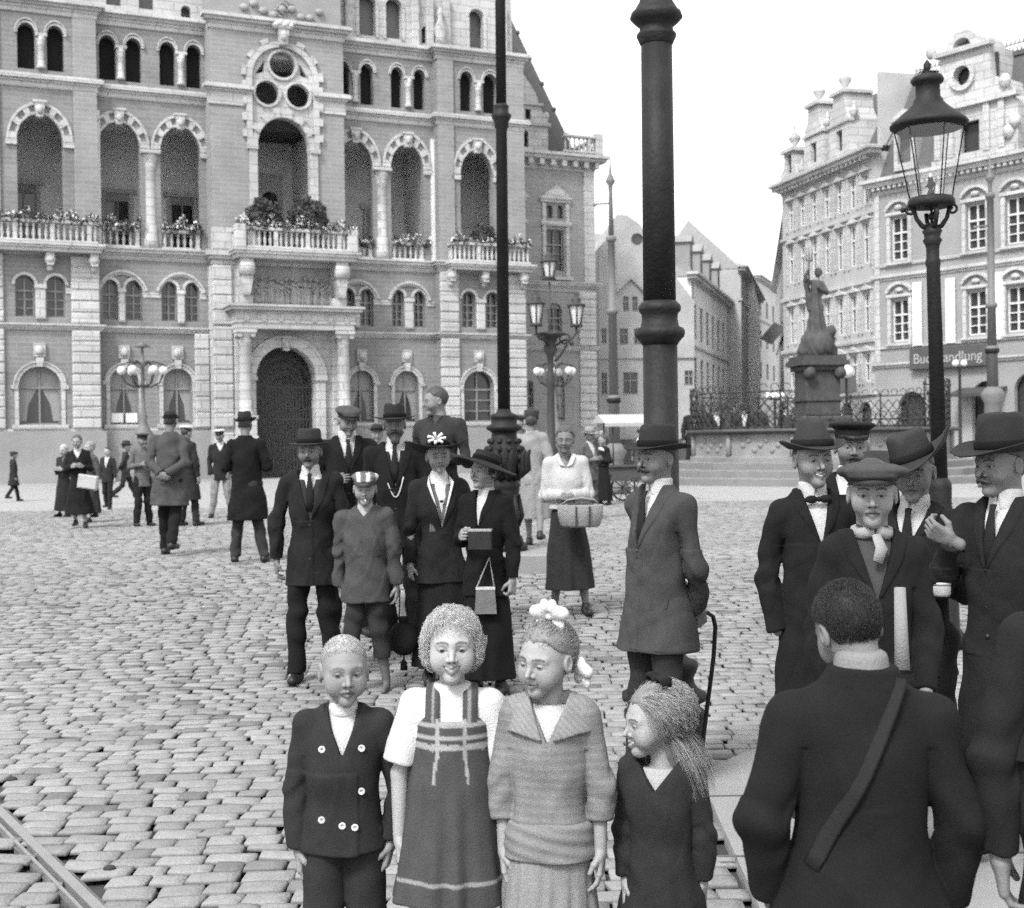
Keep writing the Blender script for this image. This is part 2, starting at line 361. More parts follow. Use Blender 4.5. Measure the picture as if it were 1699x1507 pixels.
def cornice(mb, u0, u1, z, y, steps, y1=None, ends=True):      # steps: (proud, height) from the bottom
    zz = z
    for pr, hh in steps: mb.box(u0 - (pr if ends else 0), u1 + (pr if ends else 0), y - pr, (y1 if y1 is not None else y + .2), zz, zz + hh - .001); zz += hh
C1 = [(.06, .08), (.14, .10), (.20, .06)]; C2 = [(.05, .18), (.12, .1), (.24, .12), (.30, .08)]
def quoin(mb, u0, u1, z0, z1, y, hb=.42, pr=.14):
    n = max(1, round((z1 - z0) / hb)); h = (z1 - z0) / n
    for i in range(n):
        k = .12 if i % 2 else 0
        mb.bbox(u0 + (0), u1, y - pr, y + .1, z0 + i*h + .025, z0 + (i+1)*h - .02, .035)
        c = u0 + (u1-u0) * (.36 if i % 2 else .62)
        mb.box(c - .012, c + .012, y - pr - .002, y - pr + .03, z0 + i*h + .03, z0 + (i+1)*h - .03)
    mb.box(u0 + .02, u1 - .02, y - pr + .05, y + .09, z0, z1)
def pillar(mb, x0, x1, y, z0, z1):     # light stone pier between loggia arches
    c = (x0 + x1) / 2; r = (x1 - x0) / 2
    mb.lathe((c, y, 0), [(r*.95, z0), (r*.95, z0+.35), (r*.84, z0+.4), (r*.84, z0+.9), (r*.72, z0+1.0), (r*.70, z1-.55), (r*.78, z1-.5), (r*.72, z1-.42), (r*.95, z1-.15), (r*1.05, z1)], 14)
    mb.box(c - r*1.1, c + r*1.1, y - r*1.1, y + r*1.1, z1, z1 + .12)
wallbits = {'stone': MB()}
TR = MB()          # stone trim of the whole front
LG = {}
def bay(u0, u1, y, ground, mezz, arches, upper, side=.8, top=19.0, botm=2.1, ggrid='curtain'):
    holes = []
    for a, b in ground: holes.append(archpoly(a, b, 2.28, 4.55 - (b-a)/2 + .02))
    for a, b in mezz: holes.append(archpoly(a, b, 6.5, 8.12 - (b-a)/2))
    for a, b, zs, top_ in arches: holes.append(archpoly(a, b, 9.5, zs, 18, (top_ - zs) / ((b-a)/2)))
    for a, b in upper: holes.append(archpoly(a, b, 16.16, 17.95 - (b-a)/2*1.25, 12, 1.25))
    MB().wall(rect(u0, u1, botm, top), holes, y, .42, side).build('wall', brickm, hall)
    for a, b in ground:
        r = (b-a)/2; zs = 4.55 - r
        window(hall, a, b, 2.28, 4.55, y + .30, ggrid, bars=1)
        TR.arch((a+b)/2, zs, r + .02, r + .17, y - .05, y + .1, 0, 180, 14); TR.arch((a+b)/2, zs, r + .17, r + .23, y - .10, y + .1, 0, 180, 14)
        for q in (a - .17, b + .02): TR.box(q, q + .15, y - .05, y + .1, 2.28, zs - .001)
        for q in (a - .3, b + .05): TR.box(q, q + .25, y - .09, y + .1, zs - .1, zs + .05)
        TR.box(a - .28, b + .28, y - .14, y + .1, 2.12, 2.275)
        TR.prism([((a+b)/2-.1, zs + r), ((a+b)/2+.1, zs + r), ((a+b)/2+.15, zs + r + .36), ((a+b)/2-.15, zs + r + .36)], y - .18, y + .1)
        TR.box((a+b)/2-.22, (a+b)/2+.22, y - .12, y + .1, zs + r + .4, zs + r + .92); TR.sphere(((a+b)/2, y - .13, zs + r + .64), .17, 10, 7, 1, .8, 1.2)
    for a, b in mezz:
        r = (b-a)/2; zs = 8.12 - r; window(hall, a, b, 6.5, 8.12, y + .28, 'grid')
        TR.arch((a+b)/2, zs, r + .01, r + .12, y - .06, y + .1, 0, 180, 12)
    for a, b, zs, top_ in arches:
        r = (b-a)/2; e = (top_ - zs) / r; archivolt(TR, (a+b)/2, zs, r, y, e); keystone(TR, (a+b)/2, top_ + .02, y)
        for q in (a - .42, b + .001): TR.box(q, q + .42, y - .1, y + .2, zs - .22, zs - .02)
    for a, b in upper:
        r = (b-a)/2; zs = 17.95 - r*1.25; opening(hall, a, b, 16.16, 17.95, y + .40)
        TR.arch((a+b)/2, zs, r + .0, r + .07, y - .07, y + .1, 0, 180, 12, 1.25); TR.arch((a+b)/2, zs, r + .07, r + .11, y - .11, y + .1, 0, 180, 12, 1.35)
# bays: left side, left middle, right middle, right side
bay(-2.2, 3.35, -.5, [(-.0+.26, 1.80)], [(.17, .89), (1.33, 2.03)], [(.33, 2.03, 13.4, 14.42)], [(.40, 1.06), (1.49, 2.13)])
bay(3.35, 7.75, 0, [(3.76, 4.86), (5.86, 7.02)], [(3.50, 4.10), (4.42, 5.07), (5.84, 6.46), (6.80, 7.38)], [(3.44, 5.06, 13.5, 14.5), (5.88, 7.50, 13.5, 14.5)], [(3.52, 4.18), (4.55, 5.18), (5.90, 6.55), (6.98, 7.60)])
bay(13.3, 17.85, 0, [(13.82, 14.88), (15.88, 16.98)], [(13.5, 14.05), (14.33, 14.93), (15.80, 16.36), (16.82, 17.38)], [(13.4, 14.97, 13.5, 14.56), (15.82, 17.36, 13.5, 14.56)], [(13.4, 13.98), (14.48, 15.08), (15.88, 16.44), (16.94, 17.50)])
bay(17.85, 22.05, -.5, [(18.96, 20.42)], [(18.92, 19.58), (20.06, 20.74)], [(18.92, 20.50, 13.3, 14.44)], [(18.96, 19.58), (20.08, 20.76)], ggrid='grid')
CD = MB()
for u_ in (3.80, 4.36): CD.box(u_, u_ + .46, .14, .16, 2.36, 2.74)
CD.build('white_notice', white_m, hall)
# small stone shafts between paired windows, with capitals
for y, prs in ((-.5, [(.89, 1.33)]), (0, [(4.10, 4.42), (6.46, 6.80), (14.05, 14.33), (16.36, 16.82)]), (-.5, [(19.58, 20.06)])):
    for a, b in prs: TR.bbox(a + .03, b - .03, y - .1, y + .1, 6.42, 7.62, .03); TR.box(a, b, y - .13, y + .1, 7.62, 7.78)
for y, prs in ((-.5, [(1.06, 1.49)]), (0, [(4.18, 4.55), (6.55, 6.98), (13.98, 14.48), (16.44, 16.94)]), (-.5, [(19.58, 20.08)])):
    for a, b in prs:
        c = (a + b) / 2; TR.lathe((c, y - .02, 0), [(.17, 16.2), (.17, 16.3), (.13, 16.36), (.125, 17.1), (.16, 17.15), (.13, 17.2), (.2, 17.45)], 10); TR.box(c - .22, c + .22, y - .2, y + .15, 17.45, 17.56)
# blind arch hoods over the paired mezzanine windows
for c, y in ((4.28, 0), (6.61, 0), (14.2, 0), (16.6, 0)):
    TR.arch(c, 7.30, .98, 1.06, y - .16, y + .1, 20, 160, 16, 1.15); TR.arch(c, 7.30, .90, .98, y - .08, y + .1, 20, 160, 16, 1.15)
for a, b, y in ((2.03, 2.3, -.5), (5.07, 5.84, 0), (7.38, 7.7, 0), (14.93, 15.80, 0), (17.38, 17.8, 0)): TR.box(a + .02, b - .02, y - .045, y + .1, 7.45, 7.66)
# string courses and cornices
for u0, u1, y in ((-2.2, 3.35, -.5), (3.35, 7.75, 0), (13.4, 17.85, 0), (17.85, 22.05, -.5)):
    e = y < 0
    cornice(TR, u0, u1, 6.0, y, C1, None, e); cornice(TR, u0, u1, 8.95, y, C2, None, e); cornice(TR, u0, u1, 15.45, y, [(.05, .22), (.12, .1), (.26, .14), (.2, .06)], None, e)
    cornice(TR, u0, u1, 18.35, y, [(.05, .2), (.1, .12), (.22, .12), (.34, .12), (.26, .05)], None, e)
    TR.box(u0 + .01, u1 - .01, y - .06, y + .3, 2.02, 2.12)
    mb = MB(); cornice(mb, u0, u1, -.3, y, [(.30, .75), (.22, .55), (.16, 1.02)], y + .3, e)
    mb.build('plinth', plast_l, hall)
split_build(TR, 'stone_trim', stone, hall, (3.35, 8, 13, 17.86), (5.95, 8.9, 15.4))
# rusticated corner strips and the brick pilasters above them
Q = MB()
for a, b in ((-1.0, -.25), (2.25, 3.32)): quoin(Q, a, b, 2.1, 6.0, -.5); quoin(Q, a, b, 6.26, 8.95, -.5)
for a, b in ((17.87, 18.75), (20.95, 22.03)): quoin(Q, a, b, 2.1, 6.0, -.5); quoin(Q, a, b, 6.26, 8.95, -.5)
for a, b in ((7.02, 7.72),): quoin(Q, a + .12, b, 2.1, 6.0, -.02, .62, .2)
quoin(Q, 7.72, 8.5, 6.3, 8.75, -1.0, .62); quoin(Q, 7.72, 8.5, 2.1, 6.25, -1.0, .62); quoin(Q, 7.72, 8.5, .1, 1.9, -1.02, .9)
split_build(Q, 'rusticated_quoins', stone, hall, (1, 5, 7.6, 10, 15, 19.5))
P_ = MB()
for a, b, y in ((-1.0, -.3, -.5), (2.45, 3.34, -.5), (17.86, 18.6, -.5), (20.95, 22.04, -.5)):
    P_.box(a, b, y - .10, y + .1, 9.43, 15.45); P_.box(a, b, y - .10, y + .1, 16.0, 18.35)
split_build(P_, 'brick_pilaster', brickl, hall, (1, 10, 19.5))
# ---- centre pavilion
cy = -1.0
CB = MB()
holes = [archpoly(9.45, 12.02, 9.5, 13.75, 20, 1.15)]
tr_c = 10.72
CB.wall(rect(7.75, 13.4, 9.4, 19.0), [archpoly(9.42, 12.1, 9.5, 16.62, 24)], cy, .5, 1.0)
CB.build('centre_wall', brickl, hall)
T = MB()
c = 10.76; R0 = 1.34
T.arch(c, 16.62, R0 - .04, R0 + .20, cy - .12, cy + .3, 0, 180, 30)
voussoirs(T, c, 16.62, R0 + .20, R0 + .36, cy - .14, cy + .2, 13)
for q in (c - R0 - .2, c + R0 - .04): T.box(q, q + .24, cy - .12, cy + .3, 13.78, 16.62)
for i_ in range(4):
    for q in (c - R0 - .36, c + R0 + .2): T.box(q, q + .16, cy - .14, cy + .2, 14.1 + i_*.66, 14.42 + i_*.66)
T.arch(c, 13.75, 1.10, 1.34, cy - .1, cy + .35, 0, 180, 24, 1.15)        # lower arch
voussoirs(T, c, 13.75, 1.12, 1.44, cy - .16, cy + .2, 15, 1.12)
for q in (c - 1.45, c + 1.12): T.box(q, q + .33, cy - .12, cy + .3, 9.5, 13.75)
for q in (c - 1.55, c + 1.1): T.box(q, q + .45, cy - .2, cy + .3, 13.6, 13.78)
# rose tracery plate with three round lights
def circ(cx, cz, r, n=20): return [(cx + r * math.cos(2*math.pi*i/n), cz + r * math.sin(2*math.pi*i/n)) for i in range(n)]
lo = [(c + 1.32 * math.cos(math.pi * (1 - i / 24)), 16.62 + 1.32 * math.sin(math.pi * (1 - i / 24))) for i in range(25)]
lowarc = [(c + 1.30 * math.cos(math.pi * i / 16), 13.75 + 1.30 * 1.15 * math.sin(math.pi * i / 16)) for i in range(1, 16)]
outer = lo + [(c + 1.32, 13.8)] + lowarc + [(c - 1.32, 13.8)]
T2 = MB().wall(outer, [circ(10.76, 17.22, .55), circ(10.10, 16.0, .50), circ(11.42, 16.0, .50), [(9.62, 16.75), (9.98, 16.85), (10.02, 17.35)], [(11.9, 16.75), (11.5, 17.35), (11.54, 16.85)]], cy + .05, .25)
for cx_, cz_, r_ in ((10.76, 17.22, .55), (10.10, 16.0, .50), (11.42, 16.0, .50)): T2.arch(cx_, cz_, r_ - .005, r_ + .10, cy - .06, cy + .2, 0, 360, 24)
T2.build('rose_tracery', stone, hall)
keystone(T, c, 18.15, cy - .1, 1.2)
for i_ in range(5): T.sphere((c - .3 + i_*.15, cy - .3, 18.75 + .1*(i_ % 2)), .16, 8, 6)
for a, b in ((7.75, 9.1), (12.45, 13.4)):
    T.box(a - .02, b + .02, cy - .12, cy + .2, 9.43, 10.3)
cornice(T, 7.72, 9.22, 15.35, cy - .02, [(.05, .55), (.12, .1), (.26, .14), (.2, .06)]); cornice(T, 12.32, 13.42, 15.35, cy - .02, [(.05, .55), (.12, .1), (.26, .14), (.2, .06)])
cornice(T, 7.75, 13.4, 18.45, cy, [(.05, .2), (.1, .12), (.22, .12), (.34, .12), (.26, .05)])
cornice(T, 7.75, 13.4, 8.8, cy, [(.05, .2), (.15, .15), (.25, .24)])
T.build('centre_trim', stone, hall)
MB().wall(rect(7.75, 13.4, -.3, 8.8), [archpoly(9.44, 11.95, -.2, 4.2, 20), rect(9.3, 12.95, 7.15, 8.8)], cy, .6, 1.0).build('portal_wall', stone, hall)
Pt = MB()      # portal: columns on pedestals, entablature, archivolt
yc = cy - .75
for x in (8.85, 13.0):
    Pt.box(x - .36, x + .36, yc - .36, yc + .36, -.3, 1.6); Pt.box(x - .40, x + .40, yc - .40, yc + .40, 1.6, 1.75); Pt.box(x - .36, x + .36, yc - .36, yc + .36, 1.75, 2.45); Pt.box(x - .41, x + .41, yc - .41, yc + .41, 2.45, 2.58)
    Pt.lathe((x, yc, 0), [(.33, 2.58), (.33, 2.68), (.27, 2.74), (.265, 3.5), (.235, 5.55), (.27, 5.6), (.24, 5.66), (.33, 5.85), (.38, 5.95)], 18)
    for s_ in (-1, 1): Pt.lathe((x + s_ * .27, yc, 5.86), [(.11, -.34), (.12, 0), (.11, .34)], 10, ax=1)
    Pt.box(x - .4, x + .4, yc - .4, yc + .4, 5.95, 6.08)
    Pt.bbox(x - .3, x + .3, cy - .12, cy + .1, .2, 6.08, .03)
cornice(Pt, 8.45, 13.4, 6.1, yc - .32, [(.0, .25), (.05, .42), (.12, .08), (.28, .14), (.36, .09)], cy)
for i in range(7): Pt.box(8.75 + i * .7, 8.95 + i * .7, yc - .42, yc - .3, 6.42, 6.68)
Pt.arch(10.7, 4.2, 1.26, 1.62, cy - .18, cy + .2, 0, 180, 24); Pt.arch(10.7, 4.2, 1.62, 1.72, cy - .24, cy + .2, 0, 180, 24)
for q in (9.0, 11.98): Pt.bbox(q, q + .42, cy - .2, cy + .2, -.2, 4.05, .03); Pt.box(q - .05, q + .47, cy - .26, cy + .2, 4.05, 4.2)
keystone(Pt, 10.7, 5.42, cy - .12, .9)
Pt.build('portal', stone, hall)
# relief panel above the portal: crowded carved figures
rp = MB(); rp.box(9.2, 13.0, cy - .02 + .12, cy + .5, 7.1, 8.8)
rg = random.Random(5)
for i in range(26):
    x = 9.35 + i * .14 + rg.uniform(-.04, .04); hgt = rg.uniform(.75, 1.15); y = cy + .02 - rg.uniform(0, .14)
    rp.lathe((x, y, 7.18), [(.10, 0), (.13, .25*hgt), (.09, .55*hgt), (.13, .78*hgt), (.05, .88*hgt)], 7, 1, .8); rp.sphere((x + rg.uniform(-.03, .03), y - .04, 7.18 + hgt), .085, 7, 5)
    rp.tube([(x, y - .08, 7.18 + hgt*.72), (x + rg.uniform(-.2, .2), y - .18, 7.18 + hgt * rg.uniform(.4, .9))], .035, 5)
rp.build('relief_panel', stoned, hall)
# centre balcony
B = MB()
cornice(B, 8.5, 13.55, 8.98, -2.05, [(.0, .18), (.1, .12), (.16, .1)], cy)
for x in (8.95, 12.95):
    B.prism([(x - .26, 8.98), (x + .26, 8.98), (x + .22, 8.1), (x + .12, 7.5), (x - .12, 7.5), (x - .22, 8.1)], -1.95, cy)
    B.lathe((x, -1.85, 8.55), [(.02, -.3), (.3, -.27), (.3, .27), (.02, .3)], 14, ax=0); B.box(x - .3, x + .3, -1.55, cy, 6.95, 7.5)
for x in (8.66, 13.38): B.bbox(x - .22, x + .22, -2.15, -1.75, 9.38, 10.32, .03)
B.build('balcony_slab', stone, hall)
B = MB(); balusters(B, 8.9, 13.15, 9.38, 10.25, -1.95); side_balusters(B, 8.6, -1.75, cy, 9.38, 10.25); side_balusters(B, 13.4, -1.75, cy, 9.38, 10.25); B.build('balustrade', stone, hall)
# side balconies on consoles
for u0, u1, cons in ((-1.2, 3.35, [1.45, 3.1]), (18.2, 22.15, [18.3, 19.9, 21.8])):
    B = MB(); cornice(B, u0, u1, 9.0, -1.15, [(.0, .15), (.08, .1), (.14, .1)], -.4)
    for x in cons: B.prism([(x - .16, 9.0), (x + .16, 9.0), (x + .12, 8.5), (x - .12, 8.5)], -1.05, -.5); B.sphere((x, -.9, 8.72), .22, 10, 7, 1, 1, 1); B.sphere((x, -.75, 8.42), .15, 8, 6, .8, 1, 1)
    B.build('balcony_slab', stone, hall)
    B = MB(); balusters(B, u0 + .1, u1 - .1, 9.35, 10.22, -1.05); side_balusters(B, u1 - .12, -.95, -.5, 9.35, 10.22); side_balusters(B, u0 + .12, -.95, -.5, 9.35, 10.22); B.build('balustrade', stone, hall)
for u0, u1 in ((3.46, 5.04), (5.9, 7.48), (13.42, 14.95), (15.84, 17.34)):
    B = MB(); balusters(B, u0, u1, 9.43, 10.25, .05, .23); B.build('balustrade', stone, hall)
Pl_ = MB(); pillar(Pl_, 5.12, 5.82, .15, 9.45, 13.3); pillar(Pl_, 15.03, 15.77, .15, 9.45, 13.3); split_build(Pl_, 'loggia_column', stone, hall, (10,))
# loggia interior: floor, ceiling, back wall with doors
for u0, u1, y0, dz in ((-1, 3.3, -.1, 3.2), (3.4, 8.9, .42, 3.4), (8.95, 12.5, -.5, 4.2), (12.6, 17.8, .42, 3.4), (17.9, 21.95, -.1, 3.2)):
    y1 = y0 + dz; I = MB(); zt = 17.6 if 8.9 < u0 < 9 else 14.9
    I.box(u0, u1, y0, y1, 9.2, 9.45); I.box(u0, u1, y0, y1, zt, zt + .2); I.box(u0, u1, y1, y1 + .2, 9.45, zt); I.box(u0 - .2, u0, y0, y1, 9.45, zt); I.box(u1, u1 + .2, y0, y1, 9.45, zt)
    I.build('loggia', inner, hall)
    if not 8.9 < u0 < 9:
        k = 1 if u1 - u0 < 4.5 else 2
        for i in range(k):
            xx = u0 + (u1 - u0) * (i + .35) / k + .3
            dd = MB(); dd.box(xx - .65, xx - .5, y1 - .14, y1, 9.45, 12.3); dd.box(xx + .5, xx + .65, y1 - .14, y1, 9.45, 12.3); dd.box(xx - .8, xx + .8, y1 - .2, y1, 12.3, 12.5)
            dd.build('door_frame', plast_m, hall); window(hall, xx - .5, xx + .5, 9.5, 12.0, y1 - .09, 'grid')
    else:
        for xx in (9.8, 11.3): MB().wall(rect(xx - .6, xx + .6, 9.5, 13.6), [archpoly(xx - .38, xx + .38, 9.55, 12.4, 10)], y1 - .1, .09).build('door_frame', plast_m, hall); MB().box(xx - .42, xx + .42, y1 - .02, y1 - .005, 9.5, 12.9).build('pane', glass_d, hall)
for a in (20.3,): pass
# portal gate
G = MB(); gx = [9.5 + i * .145 for i in range(17)]
for x in gx: G.box(x - .022, x + .022, cy + .35, cy + .40, -.1, 3.9 + .0)
for z in (.2, 1.2, 2.4, 3.75): G.box(9.46, 11.93, cy + .34, cy + .41, z, z + .07)
for i in range(6): G.tube([(9.6 + i*.42 + .12*math.cos(a*.7), cy + .37, 2.75 + .16*math.sin(a*.7)) for a in range(10)], .02, 5)
for r_ in (.5, .8, 1.1): G.arch(10.7, 3.9, r_, r_ + .04, cy + .35, cy + .4, 0, 180, 16)
for a in range(1, 8): G.tube([(10.7 + .2*math.cos(a*math.pi/8), cy + .37, 3.9 + .2*math.sin(a*math.pi/8)), (10.7 + 1.3*math.cos(a*math.pi/8), cy + .37, 3.9 + 1.3*math.sin(a*math.pi/8))], .02, 5)
G.build('iron_gate', ironf, hall); MB().box(9.3, 12.1, cy + 2.2, cy + 2.3, -.3, 5.6).box(9.2, 9.4, cy + .6, cy + 2.2, -.3, 5.6).box(12, 12.2, cy + .6, cy + 2.2, -.3, 5.6).box(9.2, 12.2, cy + .6, cy + 2.3, 5.6, 5.7).build('gateway', mat('gateway_plaster', .16, .9), hall)
# storey above the main cornice: light stone with windows, and the roof
holes = [archpoly(a, b, 19.35, 20.75, 10) for a, b in ((-.2, .5), (1.0, 1.7), (3.9, 4.5), (5.2, 5.8), (14.62, 15.38), (15.86, 16.6), (19.86, 20.56))] + [archpoly(17.55, 18.05, 19.3, 19.85, 8), archpoly(6.9, 7.3, 19.2, 19.5, 8)]
MB().wall(rect(-2.2, 22.0, 19.0, 25), holes, .5, .3, 1).build('attic_wall', stone, hall)
MB().box(-2, 21.8, .95, 1.0, 19.1, 22).build('attic_glass', mat('attic_pane', .12, .4, .2, 2), hall)
AT = MB()
for a, b in ((14.62, 15.38), (15.86, 16.6), (19.86, 20.56)): AT.arch((a+b)/2, 20.75, .38, .5, .42, .6, 0, 180, 12); AT.box(a - .14, a, .44, .6, 19.3, 20.75); AT.box(b, b + .14, .44, .6, 19.3, 20.75)
for x in (17.2, 17.9, 18.7, 21.5, 14.1): AT.bbox(x - .17, x + .17, .25, .5, 19.05, 21.4, .03)
AT.lathe((18.3, .1, 0), [(.3, 19.1), (.22, 19.5), (.3, 19.9), (.1, 20.4), (.16, 20.6), (.03, 20.9)], 12)
AT.build('attic_trim', stone, hall)
CG = MB().box(7.8, 13.35, -.9, 1.2, 19.05, 24)      # centre gable base with cartouche
CG.build('centre_gable', plast_l, hall)
cg = MB()
for i in range(9): cg.sphere((9.2 + i*.4, -.98, 19.45 + .2*math.sin(i*1.7)), .16, 8, 6, 1.2, .6, .9)
for i in range(5): cg.tube([(10.3 + .1*k + i*.12, -1.0, 19.3 + i*.14 + .1*math.sin(k)) for k in range(6)], .04, 5)
cg.build('cartouche', stoned, hall)
# ---- right wing, set back
wy = 4.5
Wg = MB(); holes = [archpoly(24.35, 24.75, 2.4, 4.2), archpoly(25.55, 26.5, 2.4, 4.3), rect(25.55, 26.55, 9.9, 12.0), archpoly(25.6, 25.95, 12.55, 13.05, 8), archpoly(26.2, 26.55, 12.55, 13.05, 8), rect(23.6, 24.15, 9.9, 12.0), archpoly(23.7, 24.1, 12.5, 13.0, 8), archpoly(25.6, 26.4, 6.6, 7.9)]
Wg.wall(rect(21.9, 28.3, 2.0, 15.6), holes, wy, .3, 8).build('wing_wall', brickl, hall)
window(hall, 25.55, 26.55, 9.9, 12.0, wy + .2, 'grid'); window(hall, 23.6, 24.15, 9.9, 12.0, wy + .2); window(hall, 25.6, 26.4, 6.6, 8.1, wy + .2, 'grid'); window(hall, 25.55, 26.5, 2.4, 4.5, wy + .2, 'curtain'); window(hall, 24.35, 24.75, 2.4, 4.3, wy + .2)
MB().box(23.5, 26.7, wy + .2, wy + .25, 12.3, 13.5).build('pane', glass_d, hall)
WT = MB()
cornice(WT, 22.1, 28.3, 5.9, wy, C1); cornice(WT, 22.1, 28.3, 8.9, wy, C2); cornice(WT, 22.1, 28.3, 15.0, wy, [(.05, .3), (.12, .15), (.5, .18), (.65, .15)])
for i in range(10): WT.box(22.6 + i*.62, 22.85 + i*.62, wy - .45, wy, 15.15, 15.44)
quoin(WT, 27.35, 28.3, 2.0, 5.9, wy); quoin(WT, 27.35, 28.3, 6.16, 8.9, wy); WT.box(27.7, 28.3, wy - .08, wy + .1, 9.4, 15.0)
for x0, x1 in ((25.25, 26.95), (23.3, 24.5)):
    cc_ = (x0+x1)/2; WT.box(x0, x1, wy - .14, wy + .1, 12.18, 12.4); WT.box(x0 + .1, x0 + .3, wy - .1, wy + .1, 9.5, 13.3); WT.box(x1 - .3, x1 - .1, wy - .1, wy + .1, 9.5, 13.3); WT.box(x0, x1, wy - .12, wy + .1, 13.35, 13.5)
    WT.prism([(x0 - .1, 13.5), (x1 + .1, 13.5), (cc_, 14.25)], wy - .2, wy + .1)
    WT.box(x0, x1, wy - .25, wy + .1, 9.45, 9.6)
WT.build('wing_trim', stone, hall)
cornice(PLW := MB(), 22.1, 28.3, -.3, wy, [(.30, .75), (.22, .55), (.16, 1.02)], wy + .3); PLW.build('plinth', plast_l, hall)
B = MB(); balusters(B, 26.4, 28.5, 15.85, 16.75, wy - .35, .24); B.bbox(28.2, 28.6, wy - .55, wy - .15, 15.8, 16.9, .03); side_balusters(B, 28.4, wy - .1, wy + 6, 15.85, 16.75); B.build('balustrade', stone, hall)
# steep roof of the wing: its right slope runs down to the balustrade
RW = MB(); x0, x1, yb = 21.9, 27.7, wy + .6
RW.add([(x0, yb, 15.8), (x1, yb, 15.8), (x1, yb + 9, 15.8), (x0, yb + 9, 15.8), (x0, yb + 2.2, 26), (23.6, yb + 2.2, 26), (23.6, yb + 6.5, 26), (x0, yb + 6.5, 26)], [(0, 1, 5, 4), (1, 2, 6, 5), (2, 3, 7, 6), (4, 5, 6, 7)])
RW.build('wing_roof', roof_m, hall)
HR = MB()
for k in range(7):
    t = .12 + k * .13; HR.sphere((x1 + (23.6 - x1) * t, yb + 2.2 * t, 15.8 + 10.2 * t), .13, 6, 5)
HR.build('roof_crockets', roof_m, hall)
# stone dormer on the wing
DM = MB(); DM.wall([(23.3, 15.8), (25.9, 15.8), (25.9, 17.6), (25.5, 18.1), (25.2, 18.9), (24.6, 19.7), (24.0, 18.9), (23.6, 18.1), (23.3, 17.6)], [archpoly(24.35, 24.8, 16.1, 16.75, 8), rect(24.1, 24.4, 17.5, 18.0), rect(24.65, 24.95, 17.5, 18.0)], wy + .3, .25, 3)
DM.box(23.2, 26.0, wy + .15, wy + .4, 17.2, 17.35); DM.box(23.6, 25.6, wy + .15, wy + .4, 18.2, 18.32)
for x in (23.35, 25.85): DM.sphere((x, wy + .4, 17.75), .16, 8, 6, 1, 1, 1.4)
DM.build('dormer', stone, hall); MB().box(23.5, 25.7, wy + .5, wy + .55, 15.9, 18.1).build('dormer_glass', near_black_m, hall)
MB().box(-2.2, 22, 1.4, 12, 15, 25).build('roof', roof_m, hall)
# ---------------------------------------------------------------- plants on the balconies (things of their own)
def tuft(name, label, cat, u0, u1, y, z, h, depth, n, fl, m=leaf_m, grp=None, ball=False, seed=1):
    rg = np.random.RandomState(seed); L_ = MB(); F_ = MB()
    for i in range(n):
        if ball:
            q = rg.normal(size=3); q /= np.linalg.norm(q); rr = rg.uniform(.55, 1) ** .5 * (1 + .15 * math.sin(q[0]*5 + q[2]*4)); p = ((u0+u1)/2 + q[0]*rr*(u1-u0)/2, y + q[1]*rr*(u1-u0)/2, z + h/2 + q[2]*rr*h/2)
        else:
            u = rg.uniform(u0, u1); p = (u, y + rg.uniform(-.5, .5) * depth, z + h * (rg.rand() ** .8) * (.65 + .35 * math.sin(u * 3.1 + seed) * math.sin(u * 7.7)))
        s_ = rg.uniform(.05, .10); a = rg.normal(size=3); a /= np.linalg.norm(a); b_ = np.cross(a, rg.normal(size=3)); b_ /= np.linalg.norm(b_)
        p = np.array(p); mbx = F_ if rg.rand() < fl and (p[2] > z + h * .25) else L_
        if mbx is F_: s_ *= .75
        mbx.add([p - a*s_, p - b_*s_*.6, p + a*s_, p + b_*s_*.6], [(0, 1, 2, 3)])
    o = L_.build(name, m); o.location = HALL.o; o.rotation_euler = (0, 0, HALL.a); tag(o, label, cat, grp)
    if fl: F_.build('blossoms', flower_m, o)
    return o
g_ = 'flower rows along the town hall balconies'
tuft('flower_row', 'thick row of pale geraniums along the centre balcony above the portal', 'flowers', 8.5, 13.6, -1.95, 10.12, .72, .45, 1300, .5, grp=g_, seed=2)
tuft('flower_row', 'flowers along the left end balcony at the edge of the photo', 'flowers', -1.2, 3.3, -1.05, 10.1, .65, .4, 1000, .45, grp=g_, seed=3)
tuft('flower_row', 'flowers along the right balcony, behind the tall dark tram pole', 'flowers', 18.2, 22.1, -1.05, 10.1, .6, .4, 900, .45, grp=g_, seed=4)
tuft('flower_row', 'flowers on the balustrade in the second loggia arch from the left', 'flowers', 3.4, 5.05, -.05, 10.1, .75, .4, 480, .45, grp=g_, seed=5)
tuft('flower_row', 'flowers on the balustrade just left of the centre balcony', 'flowers', 5.85, 7.55, -.05, 10.1, .8, .4, 500, .45, grp=g_, seed=6)
tuft('flower_row', 'flowers on the balustrade just right of the centre balcony', 'flowers', 13.4, 14.98, -.05, 9.9, .75, .35, 330, .25, grp=g_, seed=7)
tuft('flower_row', 'flowers on the balustrade right of the light loggia column', 'flowers', 15.8, 17.6, -.05, 10.05, .7, .4, 500, .5, grp=g_, seed=8)
tuft('potted_shrub', 'round dark shrub at the left of the centre balcony', 'shrub', 9.1, 10.6, -1.4, 10.2, 1.35, 1, 1500, 0, ball=True, seed=9)
tuft('potted_shrub', 'bigger round dark shrub at the right of the centre balcony', 'shrub', 10.9, 12.5, -1.5, 10.1, 1.6, 1, 1700, 0, ball=True, seed=10)
tuft('potted_shrub', 'small shrub inside the right balcony arch', 'shrub', 19.4, 20.5, -.7, 10.2, .95, 1, 700, 0, ball=True, seed=12)

